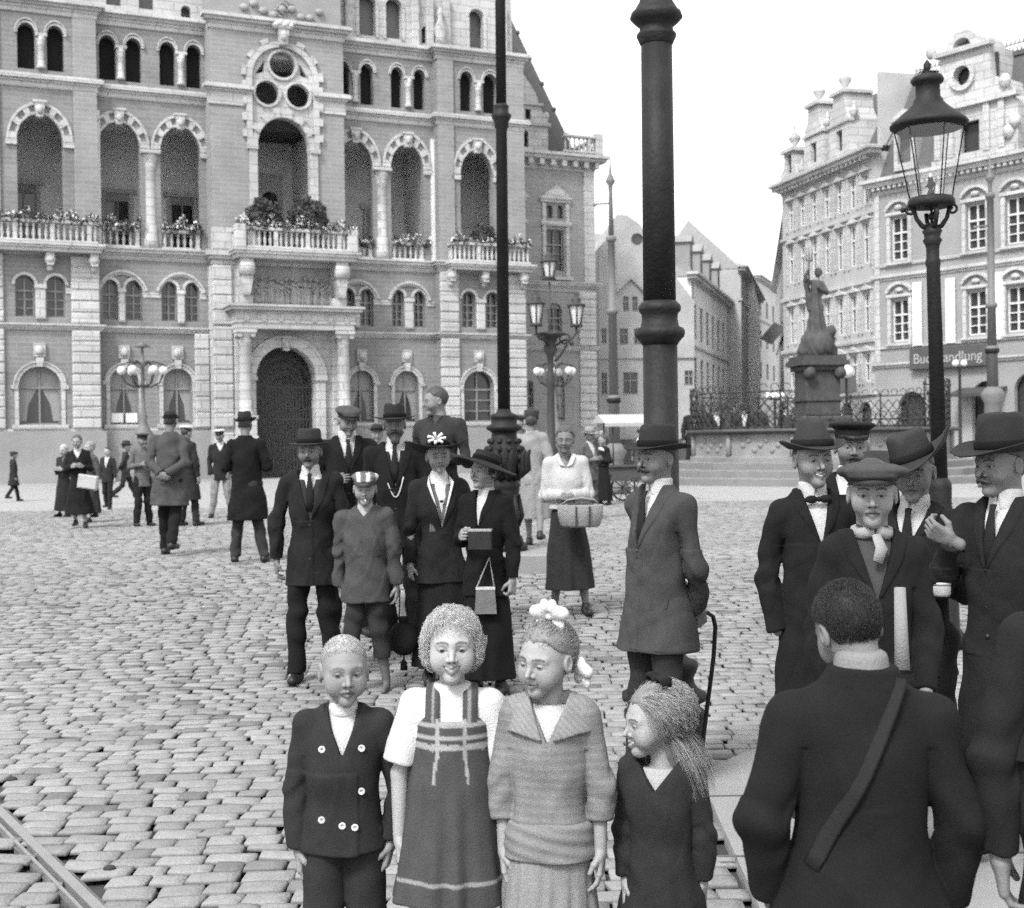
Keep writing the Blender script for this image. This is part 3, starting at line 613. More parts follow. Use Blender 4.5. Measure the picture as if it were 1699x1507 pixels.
# ================================================================ buildings on the right
def rowwin(par, us, h0, h1, w_, d=.15, m_=None, style='grid'):
    for u in us: window(par, u - w_/2, u + w_/2, h0, h1, d, style, m_ or white_fr)
white_fr = mat('white_window_frame', .6, .6, .05)
FP = Plane(16.5, 60, -54.06)
hf = bempty(FP, 'shop_house', 'pale corner house with mansard roof, ornate round dormer and shop sign, on the right', 'building')
us = [1.38, 5.28, 7.15, 9.6, 11.6]; holes = []
for u in us:
    for h0, h1 in ((9.2, 11.1), (5.6, 7.45)): holes.append(rect(u - .46, u + .46, h0, h1))
holes += [archpoly(4.6 - 3.5 + .1, 2.7, .2, 2.6), archpoly(5.0, 6.3, .2, 3.0), archpoly(7.0, 8.4, .2, 3.2), archpoly(9.2, 10.6, .2, 3.2)]
MB().wall(rect(0, 13, -.5, 12.6), holes, 0, .22, 8).build('wall', plast_l, hf)
for u in us: rowwin(hf, [u], 9.2, 11.1, .92); rowwin(hf, [u], 5.6, 7.45, .92)
MB().box(.5, 12.5, .3, .35, 0, 4).build('shop_glass', glass_d, hf)
FT = MB()
cornice(FT, 0, 13, 12.2, 0, [(.05, .2), (.12, .15), (.35, .2), (.5, .15)]); cornice(FT, 0, 13, 8.35, 0, [(.05, .12), (.14, .14)]); cornice(FT, 0, 13, 4.45, 0, [(.06, .12), (.16, .12)]); cornice(FT, 0, 13, 5.3, 0, [(.08, .14)]); cornice(FT, 0, 13, 8.95, 0, [(.08, .12)])
for i in range(44): FT.box(.1 + i*.29, .24 + i*.29, -.3, 0, 12.4, 12.54)
for u in us:
    for h0, h1 in ((9.2, 11.1), (5.6, 7.45)):
        FT.box(u - .66, u - .48, -.08, .1, h0 - .1, h1 + .1); FT.box(u + .48, u + .66, -.08, .1, h0 - .1, h1 + .1); FT.box(u - .7, u + .7, -.12, .1, h1 + .1, h1 + .24)
        FT.arch(u, h1 - .05, .72, .85, -.16, .1, 30, 150, 10); FT.sphere((u, -.1, h1 + .42), .14, 8, 6, 1.6, .6, .8); FT.box(u - .7, u + .7, -.16, .1, h0 - .2, h0 - .1)
FT.box(.02, .3, -.06, .1, 4.7, 12.2)
for u in (3.3, 8.4): FT.bbox(u - .2, u + .2, -.1, .1, 4.7, 12.2, .03)
split_build(FT, 'trim', stone, hf, (), (5.2, 8.3, 12.1))
BN = MB()
for u in (2.35, 4.05, 6.35): BN.box(u - .22, u + .22, -.14, -.07, 5.35, 8.1)
split_build(BN, 'striped_wall_panel', mat('pale_stripe_panel', .75, .8, .02, 2), hf, (3.2, 5.2))
MS = MB(); MS.add([(0, .3, 13.0), (13, .3, 13.0), (13, 1.7, 17.4), (.9, 1.7, 17.4), (0, 9, 13.0), (.9, 8, 17.4), (13, 8, 17.4)], [(0, 1, 2, 3), (0, 3, 5, 4), (3, 2, 6, 5)]); MS.box(.8, 13, 1.6, 1.8, 17.35, 17.55); MS.build('mansard_roof', roof_m, hf)
RC = MB()
for i in range(60): RC.tube([(.9 + i*.2, 1.8, 17.5), (1.0 + i*.2, 1.8, 18.1), (1.1 + i*.2, 1.8, 17.5)], .02, 4); 
RC.box(.9, 13, 1.78, 1.82, 17.9, 17.93); RC.build('roof_cresting', ironf, hf)
DZ = MB()   # big ornate dormer
DZ.wall([(3.3, 13.0), (7.3, 13.0), (7.3, 14.9), (6.9, 15.4), (6.7, 16.0), (6.1, 16.3), (6.0, 17.6), (3.6, 17.6), (3.5, 16.3), (3.1, 15.9), (3.3, 15.0)], [circ(4.75, 16.55, .42), rect(4.6, 5.5, 13.3, 14.6)], -.05, .25, 2.4)
DZ.arch(4.75, 16.55, .42, .62, -.2, .1, 0, 360, 22); DZ.box(3.1, 7.4, -.3, .1, 15.2, 15.4); DZ.box(3.4, 6.2, -.3, .1, 17.55, 17.75); DZ.arch(4.75, 17.7, .45, .78, -.15, 1.8, 0, 180, 18); DZ.box(3.2, 7.2, -.15, .1, 13.0, 13.2)
for x in (3.5, 4.15, 5.9, 6.6): DZ.bbox(x - .14, x + .14, -.2, .1, 13.2, 15.2, .02)
for x, z in ((6.75, 15.9), (3.3, 16.0), (7.2, 14.2), (6.9, 13.8), (3.2, 17.9)): DZ.sphere((x, -.1, z), .26, 9, 7, 1, .7, 1.2)
DZ.build('ornate_dormer', stone, hf); MB().box(3.5, 6.2, .3, .35, 13.2, 17.3).build('dormer_glass', glass_d, hf)
for u in (1.5, 9.5, 11.5):
    d_ = MB(); d_.wall(rect(u - .55, u + .55, 13.2, 15.4), [rect(u - .35, u + .35, 13.5, 14.9)], .2, .2, 1.5); d_.prism([(u - .7, 15.4), (u + .7, 15.4), (u, 15.9)], .1, 1.5); d_.build('dormer', stone, hf); MB().box(u - .5, u + .5, .45, .5, 13.3, 15.2).build('dormer_glass', glass_d, hf)
SG = MB().bbox(2.05, 5.85, -.30, -.19, 4.28, 5.22, .03); sgo = SG.build('shop_sign', sign_m, hf)
def text(s_, par, size, loc, m_, name='lettering', rot=(math.pi/2, 0, 0), ext=.01):
    cu = bpy.data.curves.new(name, 'FONT'); cu.body = s_; cu.size = size; cu.extrude = ext; cu.align_x = 'CENTER'; cu.align_y = 'CENTER'
    o = bpy.data.objects.new(name, cu); COL.objects.link(o); dg = bpy.context.evaluated_depsgraph_get(); me = bpy.data.meshes.new_from_object(o.evaluated_get(dg)); bpy.data.objects.remove(o)
    me.materials.clear(); me.materials.append(m_); o = bpy.data.objects.new(name, me); COL.objects.link(o); o.parent = par; o.location = loc; o.rotation_euler = rot; return o
text('Buchhandlung', sgo, .62, (4.0, -.315, 4.72), letter_m)
AW = MB().add([(4.5, -.05, 3.3), (6.7, -.05, 3.3), (6.7, -1.0, 3.0), (4.5, -1.0, 3.0), (4.5, -.05, 3.4), (6.7, -.05, 3.4), (6.7, -1.0, 3.12), (4.5, -1.0, 3.12)], [(0, 1, 2, 3), (7, 6, 5, 4), (3, 2, 6, 7), (0, 3, 7, 4), (1, 5, 6, 2)]); AW.build('canopy', mat('dark_canopy', .05, .8), hf)

EP = Plane(14.2, 69, -75.66)
he = bempty(EP, 'gabled_house', 'tall pale house with curved roof gables, seen at an angle left of the mansard house', 'building')
us = [1.0 + i * 1.28 for i in range(6)]; us.append(8.6); holes = []
lv = [(12.0, 13.4), (9.3, 11.2), (6.2, 8.0), (3.9, 5.2)]
for u in us:
    for h0, h1 in lv: holes.append(rect(u - .36, u + .36, h0, h1))
for i in range(5): holes.append(archpoly(.7 + i*1.75, 1.9 + i*1.75, .2, 2.4))
MB().wall(rect(0, 9.25, -.5, 14.3), holes, 0, .2, 9).build('wall', plast_w, he)
for u in us:
    for h0, h1 in lv: window(he, u - .36, u + .36, h0, h1, .12, 'plain', white_fr)
MB().box(.3, 9, .25, .3, 0, 3.4).build('shop_glass', glass_d, he)
ET = MB(); cornice(ET, 0, 9.2, 13.9, 0, [(.05, .15), (.12, .1), (.4, .2), (.55, .15)]); cornice(ET, 0, 9.2, 11.5, 0, [(.1, .14)]); cornice(ET, 0, 9.2, 8.4, 0, [(.1, .16)]); cornice(ET, 0, 9.2, 5.7, 0, [(.12, .18)]); cornice(ET, 0, 9.2, 3.3, 0, [(.12, .2)])
for i in range(22): ET.box(.1 + i*.42, .3 + i*.42, -.34, 0, 13.98, 14.14)
for u in us:
    for h0, h1 in lv: ET.box(u - .5, u - .37, -.07, .1, h0 - .1, h1 + .08); ET.box(u + .37, u + .5, -.07, .1, h0 - .1, h1 + .08); ET.prism([(u - .55, h1 + .1), (u + .55, h1 + .1), (u, h1 + .36)], -.14, .1)
split_build(ET, 'trim', stone, he, (), (5.6, 8.3, 11.4, 13.8))
# attic gables with ball finials
for u, top in ((.9, 16.3), (3.6, 18.0), (6.2, 17.9)):
    gb = MB(); hw = 1.05
    gb.wall([(u - hw, 14.5), (u + hw, 14.5), (u + hw*.9, top - 1.6), (u + hw*.55, top - 1.0), (u + hw*.5, top - .3), (u - hw*.5, top - .3), (u - hw*.55, top - 1.0), (u - hw*.9, top - 1.6)], [rect(u - .3, u + .3, 14.9, 15.9)], -.05, .2, 1.5)
    gb.box(u - hw*.65, u + hw*.65, -.2, 1.4, top - .32, top - .14); gb.box(u - hw, u + hw, -.15, .2, top - 1.75, top - 1.6)
    gb.lathe((u, .3, top - .15), [(.16, 0), (.1, .2), (.3, .5), (.3, .65), (.08, .9), (.05, 1.1), (.02, 1.5)], 10)
    for s_ in (-1, 1): gb.lathe((u + s_*hw*.95, .2, top - 1.6), [(.12, 0), (.22, .3), (.06, .6), (.02, .8)], 8)
    gb.build('roof_gable', stone, he); MB().box(u - .4, u + .4, .16, .2, 14.8, 16).build('gable_glass', glass_d, he)
er = MB(); er.add([(0, .6, 14.5), (9.25, .6, 14.5), (9.25, 2.6, 18.1), (0, 2.6, 18.1), (0, 8, 18.1), (9.25, 8, 18.1), (0, 9, 14.5)], [(0, 1, 2, 3), (3, 2, 5, 4), (0, 3, 4, 6)]); er.build('roof', roof_m, he)
MB().box(8.95, 9.2, .4, 2.6, 14.6, 17.9).build('party_wall', plast_m, he)
MB().box(6.9, 8.9, -.9, -.75, 3.4, 4.2).build('hanging_sign', mat('dark_signboard', .1, .7), he)

# ================================================================ buildings down the middle
AP = Plane(9.9, 75, 2)   # helper to read sizes: grey gabled house
def at_h(x, y, Y): p = at(x, y, Y); return p.x, p.z
A0 = at(994, 700, 73); 
AP = Plane(A0.x, 73, 3)
ha = bempty(AP, 'grey_house', 'grey house with round attic window and small gable, right of the town hall', 'building')
def ua(x, y, P): u, h = P.uh(x, y); return (u, h)
poly = [ua(*q, AP) for q in ((994, 800), (1152, 800), (1152, 500), (1078, 402), (1062, 372), (1040, 357), (1024, 356), (1010, 395), (994, 410))]
holes = []
rnd = ua(1057, 397, AP)
holes.append(circ(rnd[0], rnd[1], .33, 16))
wl_ = []
for x0, y0, x1, y1 in ((1034, 492, 1043, 517), (1049, 492, 1058, 517), (998, 545, 1006, 570), (1028, 545, 1042, 572), (1052, 545, 1066, 572), (998, 618, 1007, 655), (1034, 618, 1058, 655), (1136, 615, 1150, 640)):
    a, b = ua(x0, y1, AP); c_, d_ = ua(x1, y0, AP); wl_.append((a, c_, b, d_)); holes.append(rect(a, c_, b, d_))
MB().wall(poly, holes, 0, .2, 10).build('wall', plast_m, ha)
for a, c_, b, d_ in wl_: window(ha, a, c_, b, d_, .1, 'plain')
MB().box(rnd[0] - .5, rnd[0] + .5, .15, .2, rnd[1] - .5, rnd[1] + .5).build('round_pane', glass_d, ha)
gt_ = [ua(*q, AP) for q in ((1022, 540), (1070, 540), (1070, 487), (1046, 463), (1022, 487))]
t_ = MB()
for i in (2, 3):
    p, q = gt_[i], gt_[i + 1]; t_.prism([(p[0], p[1]), (p[0], p[1] + .22), (q[0], q[1] + .22), (q[0], q[1])], -.2, .05)
z_ = ua(1040, 592, AP)[1]; t_.box(0, 5.3, -.12, .1, z_ - .1, z_ + .1); t_.build('trim', plast_m, ha)
MB().box(0, 4.8, -.5, -.02, -.5, 1.4 + .0).build('shop_front', mat('dark_shop_front', .08, .7, .3, 2), ha)
# chimney and lower neighbour between wing and grey house
# B: street front receding on the left of the side street
B0 = at(1128, 700, 76); B1 = at(1216, 700, 92)
def recede(name, label, cat, xa, Ya, xb, Yb, ytop_a, rows, ncol, m_, hw=.5, cor=True, roofh=0, base=-.5):
    a = at(xa, 722, Ya); b = at(xb, 722, Yb); deg = math.degrees(math.atan2(b.y - a.y, b.x - a.x)); P = Plane(a.x, a.y, deg)
    e = bempty(P, name, label, cat); Ln = math.hypot(b.x - a.x, b.y - a.y); top = P.uh(xa, ytop_a)[1]; holes = []; ws = []
    for h0, h1 in rows:
        for i in range(ncol):
            u = Ln * (i + .5) / ncol; holes.append(rect(u - hw, u + hw, h0, h1)); ws.append((u - hw, u + hw, h0, h1))
    MB().wall(rect(0, Ln, base, top), holes, 0, .2, 6).build('wall', m_, e)
    for q in ws: window(e, *q, .12, 'plain')
    if cor:
        t = MB(); cornice(t, 0, Ln, top - .25, 0, [(.1, .15), (.35, .2), (.5, .15)]); cornice(t, 0, Ln, 3.4, 0, [(.12, .2)])
        if len(rows) > 1: cornice(t, 0, Ln, rows[0][0] - .5, 0, [(.1, .14)])
        t.build('trim', stone if m_ is not plast_m else plast_m, e)
    if roofh:
        r = MB(); r.add([(0, 0, top + .05), (Ln, 0, top + .05), (Ln, 3.5, top + roofh), (0, 3.5, top + roofh), (0, 6, top)], [(0, 1, 2, 3), (0, 3, 4)]); r.build('roof', mat('far_tile_roof', .30, .9, .15, 4, stain=.1), e)
    MB().box(.3, Ln - .3, .1, .2, -.4, 2.9).build('shop_glass', glass_d, e)
    return e, P, Ln, top
hb, BP, BL, Bt = recede('street_house', 'grey street house with dormers and a row of tall windows, behind the big column', 'building', 1150, 74, 1214, 92, 462, [(7.0, 9.0), (4.2, 6.0)], 7, mat('grey_plaster_warm', .62, .9, .1, 1.2, stain=.1), .62, roofh=2.6)
for i in range(4):
    u = 2.2 + i * 4.2; d_ = MB(); d_.wall(rect(u - .6, u + .6, Bt, Bt + 2.2), [rect(u - .35, u + .35, Bt + .5, Bt + 1.7)], .3, .2, 2); d_.prism([(u - .75, Bt + 2.2), (u + .75, Bt + 2.2), (u, Bt + 2.7)], .2, 2.2); d_.build('dormer', plast_l, hb)
B2 = Plane(at(1120, 722, 74).x, 74, 0)
hb2 = bempty(B2, 'low_house', 'plain low house front partly hidden by the big column', 'building')
p_ = [B2.uh(*q) for q in ((1118, 790), (1152, 790), (1152, 468), (1146, 440), (1118, 425))]
MB().wall(p_, [], .3, .2, 6).build('wall', plast_l, hb2)
MB().box(.1, 1.1, .05, .3, 0, 2.8).build('shop_front', mat('dark_shop_front', .08), hb2)
C0 = Plane(at(1124, 722, 97).x, 97, 0)
plast_b = mat('bright_plaster', .55, .9, .1, .8, stain=.12)
hc = bempty(C0, 'white_firewall_house', 'bright blank end wall of a tall house rising behind the street front', 'building')
pc = [C0.uh(*q) for q in ((1124, 760), (1262, 760), (1262, 520), (1250, 470), (1228, 418), (1206, 388), (1124, 398))]
MB().wall(pc, [], 0, .2, 0).build('end_wall', plast_b, hc)
rr2 = [C0.uh(*q) for q in ((1206, 388), (1228, 418), (1250, 470), (1262, 520))]
r_ = MB()
for i in range(3): (a, b), (c_, d_) = rr2[i], rr2[i + 1]; r_.add([(a, 0, b), (c_, 0, d_), (c_ + 1.0, 10, d_ + .4), (a + .6, 10, b + .2)], [(0, 1, 2, 3)])
r_.build('roof', mat('far_tile_roof', .30), hc)
hc2, *_ = recede('street_house', 'narrow pale street house with a bracketed cornice beyond the blank end wall', 'building', 1232, 90, 1262, 112, 452, [(11.2, 12.8), (8.0, 9.8), (4.6, 6.4)], 6, plast_w, .5, roofh=3.5)
hd, *_ = recede('street_house', 'far house at the end of the side street', 'building', 1258, 125, 1300, 140, 462, [(13, 14.6), (10, 11.6), (7, 8.6)], 4, plast_b, .6, roofh=1.5)
he2 = Plane(at(1284, 722, 118).x, 118, -55)
e_, P_e, *_ = recede('street_house', 'dark roofed house on the right side of the side street', 'building', 1290, 125, 1318, 80, 470, [(9.6, 11.2), (6.6, 8.2), (3.8, 5.2)], 9, plast_w, .55, roofh=0)
# low neighbour behind the tram pole
N0 = Plane(at(985, 722, 84).x, 84, 0); hn = bempty(N0, 'low_back_house', 'small roof and chimney peeping out between the wing and the grey house', 'building')
pn = [N0.uh(*q) for q in ((985, 790), (1012, 790), (1012, 404), (990, 404), (985, 412))]; MB().wall(pn, [], 0, .1, 5).build('wall', plast_m, hn)
q_ = N0.uh(992, 404); MB().box(q_[0] - .3, q_[0] + .3, .5, 1.0, q_[1] - .1, q_[1] + .7).build('chimney', plast_m, hn)
# a closing wall of town behind everything
farw = MB().box(at(1240, 722, 170).x, at(1330, 722, 170).x, 170, 172, 0, 14).build('distant_house', plast_w); tag(farw, 'pale distant house closing the side street', 'building')
# ================================================================ street furniture
def lath(par, name, prof, m_, n=24, c=(0, 0, 0), **k): return MB().lathe(c, prof, n, **k).build(name, m_, par)
# ---- thick tram column in the middle
p = gpos(1099, 6.75); po = empty('tram_column', (p.x, p.y, p.z), 0, 'thick dark iron column with ringed collar, right behind the man with the cane', 'column')
k = 6.75 / 2200
lath(po, 'base', [(.235, 0), (.235, .05), (.21, .07), (.20, .09), (.195, .26), (.205, .28), (.205, .31), (.18, .33), (.18, .35), (.215, .37), (.215, .40), (.175, .42), (.155, .45), (.15, .48), (.165, .51), (.175, .54), (.17, .56), (.13, .575), (.115, .59), (.10, .62)], iron, 40)
lath(po, 'shaft', [(.098, .6), (.090, .7), (.0875, 2.19)], iron, 40)
lath(po, 'collar', [(.088, 2.17), (.10, 2.19), (.124, 2.215), (.128, 2.235), (.122, 2.255), (.098, 2.265), (.090, 2.30), (.093, 2.33), (.106, 2.345), (.109, 2.36), (.104, 2.375), (.085, 2.395)], iron, 40)
lath(po, 'upper_shaft', [(.083, 2.39), (.0785, 3.70)], iron, 40)
lath(po, 'capital', [(.0785, 3.69), (.084, 3.70), (.100, 3.735), (.100, 3.745), (.084, 3.765), (.086, 3.785), (.110, 3.805), (.133, 3.83), (.125, 3.855), (.112, 3.865), (.10, 3.885), (.085, 3.91), (.075, 3.96)], iron, 40)
lath(po, 'top_shaft', [(.068, 3.95), (.055, 7.0), (.08, 7.02), (.02, 7.2)], iron, 32)
# ---- thinner tram pole on an ornate foot
p = gpos(838, 15.3); pp_ = empty('tram_pole', (p.x, p.y, p.z), 0, 'slender dark tram pole with leafy cast iron foot on a stone slab', 'tram pole'); pp_.rotation_euler = (0, .004, 0)
z0 = p.z
MB().bbox(-.62, .62, -.55, .6, -.1, .20, .02).build('stone_slab', kerb_m, pp_)
b_ = MB(); b_.lathe((0, 0, 0), [(.26, .20), (.26, .27), (.215, .30), (.20, .36), (.15, .40), (.14, .44), (.15, .8), (.17, .88), (.165, .92), (.19, .95), (.15, .99), (.15, 1.02)], 24)
b_.build('foot', iron, pp_)
b_ = MB(); b_.lathe((0, 0, 0), [(.12, 1.0), (.20, 1.12), (.225, 1.25), (.19, 1.4), (.15, 1.5), (.14, 1.58)], 24)
for i in range(10):
    a = 2 * math.pi * i / 10; cc_, ss = math.cos(a), math.sin(a)
    for rz_, r_, zt in ((.16, .045, 1.06), (.215, .05, 1.16), (.23, .045, 1.27), (.20, .04, 1.37), (.17, .035, 1.46)): b_.sphere((cc_ * rz_, ss * rz_, zt), r_, 7, 5)
    b_.tube([(cc_*.14, ss*.14, 1.02), (cc_*.27, ss*.27, 1.14), (cc_*.26, ss*.26, 1.3), (cc_*.30, ss*.30, 1.36)], [.03, .045, .04, .015], 5)
for i in range(8):
    a = 2 * math.pi * i / 8; b_.tube([(math.cos(a)*.15, math.sin(a)*.15, .46), (math.cos(a)*.19, math.sin(a)*.19, .6), (math.cos(a)*.16, math.sin(a)*.16, .85)], [.02, .04, .02], 5)
b_.build('leaf_ornament', iron, pp_)
lath(pp_, 'neck', [(.14, 1.56), (.205, 1.60), (.21, 1.63), (.15, 1.66), (.15, 1.72), (.165, 1.735), (.165, 1.76), (.09, 1.79), (.075, 1.83)], iron)
lath(pp_, 'shaft', [(.074, 1.8), (.064, 5.05), (.08, 5.07), (.083, 5.13), (.105, 5.17), (.118, 5.21), (.085, 5.24), (.082, 5.29), (.092, 5.31), (.06, 5.34)], iron, 24)
lath(pp_, 'upper_shaft', [(.060, 5.3), (.056, 9.0)], iron, 20)
# ---- gas street lamp
p = gpos(1566, 10.4); la = empty('gas_street_lamp', (p.x, p.y, p.z), 0, 'black gas street lamp with conical hood and tapering glass lantern', 'street lamp'); la.rotation_euler = (0, -.021, 0)
Z = lambda y: 1.7 + (718 - y) * 10.4 / 2200 - p.z
lath(la, 'foot', [(.17, 0), (.17, .08), (.12, .14), (.11, .7), (.13, .8), (.10, .9), (.085, Z(830)), (.09, Z(806)), (.088, Z(800)), (.062, Z(790))], iron)
lath(la, 'post', [(.062, Z(792)), (.052, Z(440)), (.058, Z(436)), (.058, Z(430)), (.05, Z(426)), (.05, Z(410)), (.056, Z(404)), (.075, Z(397)), (.060, Z(392)), (.066, Z(386)), (.078, Z(381)), (.05, Z(376)), (.035, Z(368))], iron)
ar = MB()
for s_ in (-1, 1):
    ar.tube([(s_*.03, 0, Z(378)), (s_*.08, 0, Z(372)), (s_*.12, 0, Z(360)), (s_*.135, 0, Z(348)), (s_*.16, 0, Z(342))], [.024, .02, .017, .017, .018], 7)
    ar.tube([(s_*(.165 + .034*math.cos(t)), 0, Z(345) + .034*math.sin(t)) for t in np.linspace(0, 6.28, 13)], .011, 6)
    ar.tube([(0, s_*.03, Z(378)), (0, s_*.08, Z(372)), (0, s_*.12, Z(360)), (0, s_*.135, Z(348))], [.024, .02, .017, .017], 7)
ar.sphere((-.225, 0, Z(345)), .022, 8, 6).tube([(-.225, 0, Z(345)), (-.16, 0, Z(345))], .009, 5)
ar.build('scroll_bracket', iron, la)
bu = MB(); bu.tube([(0, 0, Z(372)), (0, 0, Z(330))], .011, 6); bu.sphere((.035, 0, Z(352)), .028, 8, 6); bu.sphere((0, 0, Z(357)), .03, 8, 6); bu.lathe((0, 0, 0), [(.012, Z(330)), (.03, Z(318)), (.014, Z(312)), (.028, Z(305)), (.02, Z(298)), (.02, Z(293))], 8); bu.tube([(-.02, 0, Z(308)), (-.04, 0, Z(306))], .008, 5); bu.tube([(.02, 0, Z(318)), (.035, 0, Z(305)), (.03, 0, Z(300))], .007, 5)
bu.build('burner', iron, la); lath(la, 'gas_mantle', [(.012, Z(294)), (.014, Z(288)), (.006, Z(285))], white_m, 8)
lath(la, 'lantern_ring', [(.13, Z(342)), (.165, Z(342)), (.182, Z(338)), (.178, Z(331)), (.165, Z(326)), (.13, Z(324)), (.13, Z(342))], iron)
glm = bpy.data.materials.new('lantern_glass'); glm.use_nodes = True; N = glm.node_tree.nodes; L = glm.node_tree.links; N.remove(N['Principled BSDF'])
tr = N.new('ShaderNodeBsdfTransparent'); tr.inputs[0].default_value = (.98, .98, .98, 1); gl = N.new('ShaderNodeBsdfGlossy'); gl.inputs['Roughness'].default_value = .08; fr = N.new('ShaderNodeFresnel'); fr.inputs[0].default_value = 1.22; mx = N.new('ShaderNodeMixShader')
mx.inputs[0].default_value = .09; L.new(tr.outputs[0], mx.inputs[1]); L.new(gl.outputs[0], mx.inputs[2]); L.new(mx.outputs[0], N['Material Output'].inputs[0])
gb = MB(); fb = MB(); nn = 6
cr = [(math.cos(2*math.pi*(i+.5)/nn + .15), math.sin(2*math.pi*(i+.5)/nn + .15)) for i in range(nn)]
for i in range(nn):
    a, b_ = cr[i], cr[(i+1) % nn]
    gb.add([(a[0]*.155, a[1]*.155, Z(326)), (b_[0]*.155, b_[1]*.155, Z(326)), (b_[0]*.262, b_[1]*.262, Z(212)), (a[0]*.262, a[1]*.262, Z(212))], [(0, 1, 2, 3)])
    fb.tube([(a[0]*.157, a[1]*.157, Z(328)), (a[0]*.264, a[1]*.264, Z(210))], .006, 5)
gb.build('lantern_glass', glm, la); fb.build('glazing_bar', iron, la)
lath(la, 'hood', [(.05, Z(208)), (.25, Z(214)), (.292, Z(209)), (.300, Z(205)), (.285, Z(201)), (.24, Z(193)), (.17, Z(181)), (.118, Z(170)), (.112, Z(165)), (.094, Z(160)), (.092, Z(140)), (.118, Z(137)), (.126, Z(132)), (.11, Z(126)), (.05, Z(122)), (.016, Z(120)), (.014, Z(116)), (.03, Z(113)), (.024, Z(111)), (.03, Z(106)), (.014, Z(101)), (.003, Z(98))], iron, 32)
# ---- far tram poles (light grey)
def farpole(x, Y, ys, label, arm=True):
    p = gpos(x, Y); e = empty('far_tram_pole', (p.x, p.y, p.z), 0, label, 'tram pole'); hz = 741 - x * .013; e.rotation_euler = (0, -.004, 0)
    Zf = lambda y: 1.7 + (hz - y) * Y / 2200 - p.z
    s_ = Y / 2200
    pr = []
    t = ys
    lath(e, 'foot', [(.42, 0), (.42, .15), (.3, .3), (.22, Zf(t[4]) - .35), (.33, Zf(t[4]) - .12), (.26, Zf(t[4])), (.16, Zf(t[4]) + .1)], iron2, 16)
    lath(e, 'lower_shaft', [(.155, Zf(t[4])), (.14, Zf(t[3]) - .1), (.17, Zf(t[3]) - .08), (.17, Zf(t[3]) + .05), (.12, Zf(t[3]) + .1)], iron2, 16)
    lath(e, 'collar', [(.14, Zf(t[3]) - .12), (.185, Zf(t[3]) - .08), (.19, Zf(t[3])), (.13, Zf(t[3]) + .06)], iron, 16)
    lath(e, 'middle_shaft', [(.125, Zf(t[3])), (.11, Zf(t[2])), (.15, Zf(t[2]) + .02), (.16, Zf(t[2]) + .12), (.1, Zf(t[2]) + .16), (.09, Zf(t[1])), (.13, Zf(t[1]) + .02), (.13, Zf(t[1]) + .12), (.08, Zf(t[1]) + .16)], iron2, 16)
    lath(e, 'upper_shaft', [(.075, Zf(t[1])), (.05, Zf(t[0]) - .5), (.06, Zf(t[0]) - .3), (.13, Zf(t[0]) - .2), (.12, Zf(t[0]) - .16), (.04, Zf(t[0])), (.01, Zf(t[0]) + .4)], iron2, 12)
    a = MB(); a.tube([(0, 0, Zf(t[5])), (-.4, 0, Zf(t[5]) - .02)], .025, 6); a.sphere((-.42, 0, Zf(t[5]) - .04), .05, 6, 5); a.build('wire_arm', iron2, e); return e
farpole(1022, 35, (290, 402, 522, 662, 742, 338), 'slender pale tram pole with spiked top, beside the right end of the town hall')
farpole(1650, 36, (285, 330, 512, 580, 648, 375), 'pale tram pole in front of the shop house at the right edge')
# ---- three armed lantern candelabrum
p = gpos(917, 31); ca = empty('lantern_candelabrum', (p.x, p.y, p.z), 0, 'dark candelabrum with three lanterns in front of the town hall wing', 'street lamp'); sc = 31 / 2200
Zc = lambda y: 1.7 + (729 - y) * sc - p.z
lath(ca, 'stem', [(.28, 0), (.28, .3), (.2, .4), (.16, 1.0), (.2, 1.1), (.1, 1.3), (.085, Zc(640)), (.12, Zc(630)), (.07, Zc(620)), (.075, Zc(592)), (.17, Zc(580)), (.12, Zc(570)), (.2, Zc(560)), (.38, Zc(556)), (.36, Zc(553)), (.05, Zc(550)), (.02, Zc(548)), (.018, Zc(468))], ironf, 14)
arm = MB()
arm.tube([(-.05, -.1, Zc(575)), (-.15, -.25, Zc(566)), (-.28, -.42, Zc(563)), (-.33, -.5, Zc(553)), (-.33, -.5, Zc(540))], .03, 6)
for s_ in (1,):
    arm.tube([(s_*.1, 0, Zc(575)), (s_*.3, 0, Zc(566)), (s_*.5, 0, Zc(563)), (s_*.61, 0, Zc(554)), (s_*.62, 0, Zc(540))], .03, 6)
    arm.tube([(s_*(.34 + .12*math.cos(t)), 0, Zc(562) + .12*math.sin(t)) for t in np.linspace(0, 6.2, 12)], .022, 5)
    arm.tube([(s_*.1, 0, Zc(600)), (s_*.24, 0, Zc(590)), (s_*.4, 0, Zc(572))], .03, 5)
    arm.sphere((s_*.5, 0, Zc(570)), .06, 6, 5)
arm.build('arm', ironf, ca)
milk = mat('milky_glass', .55, .3, .08, 3)
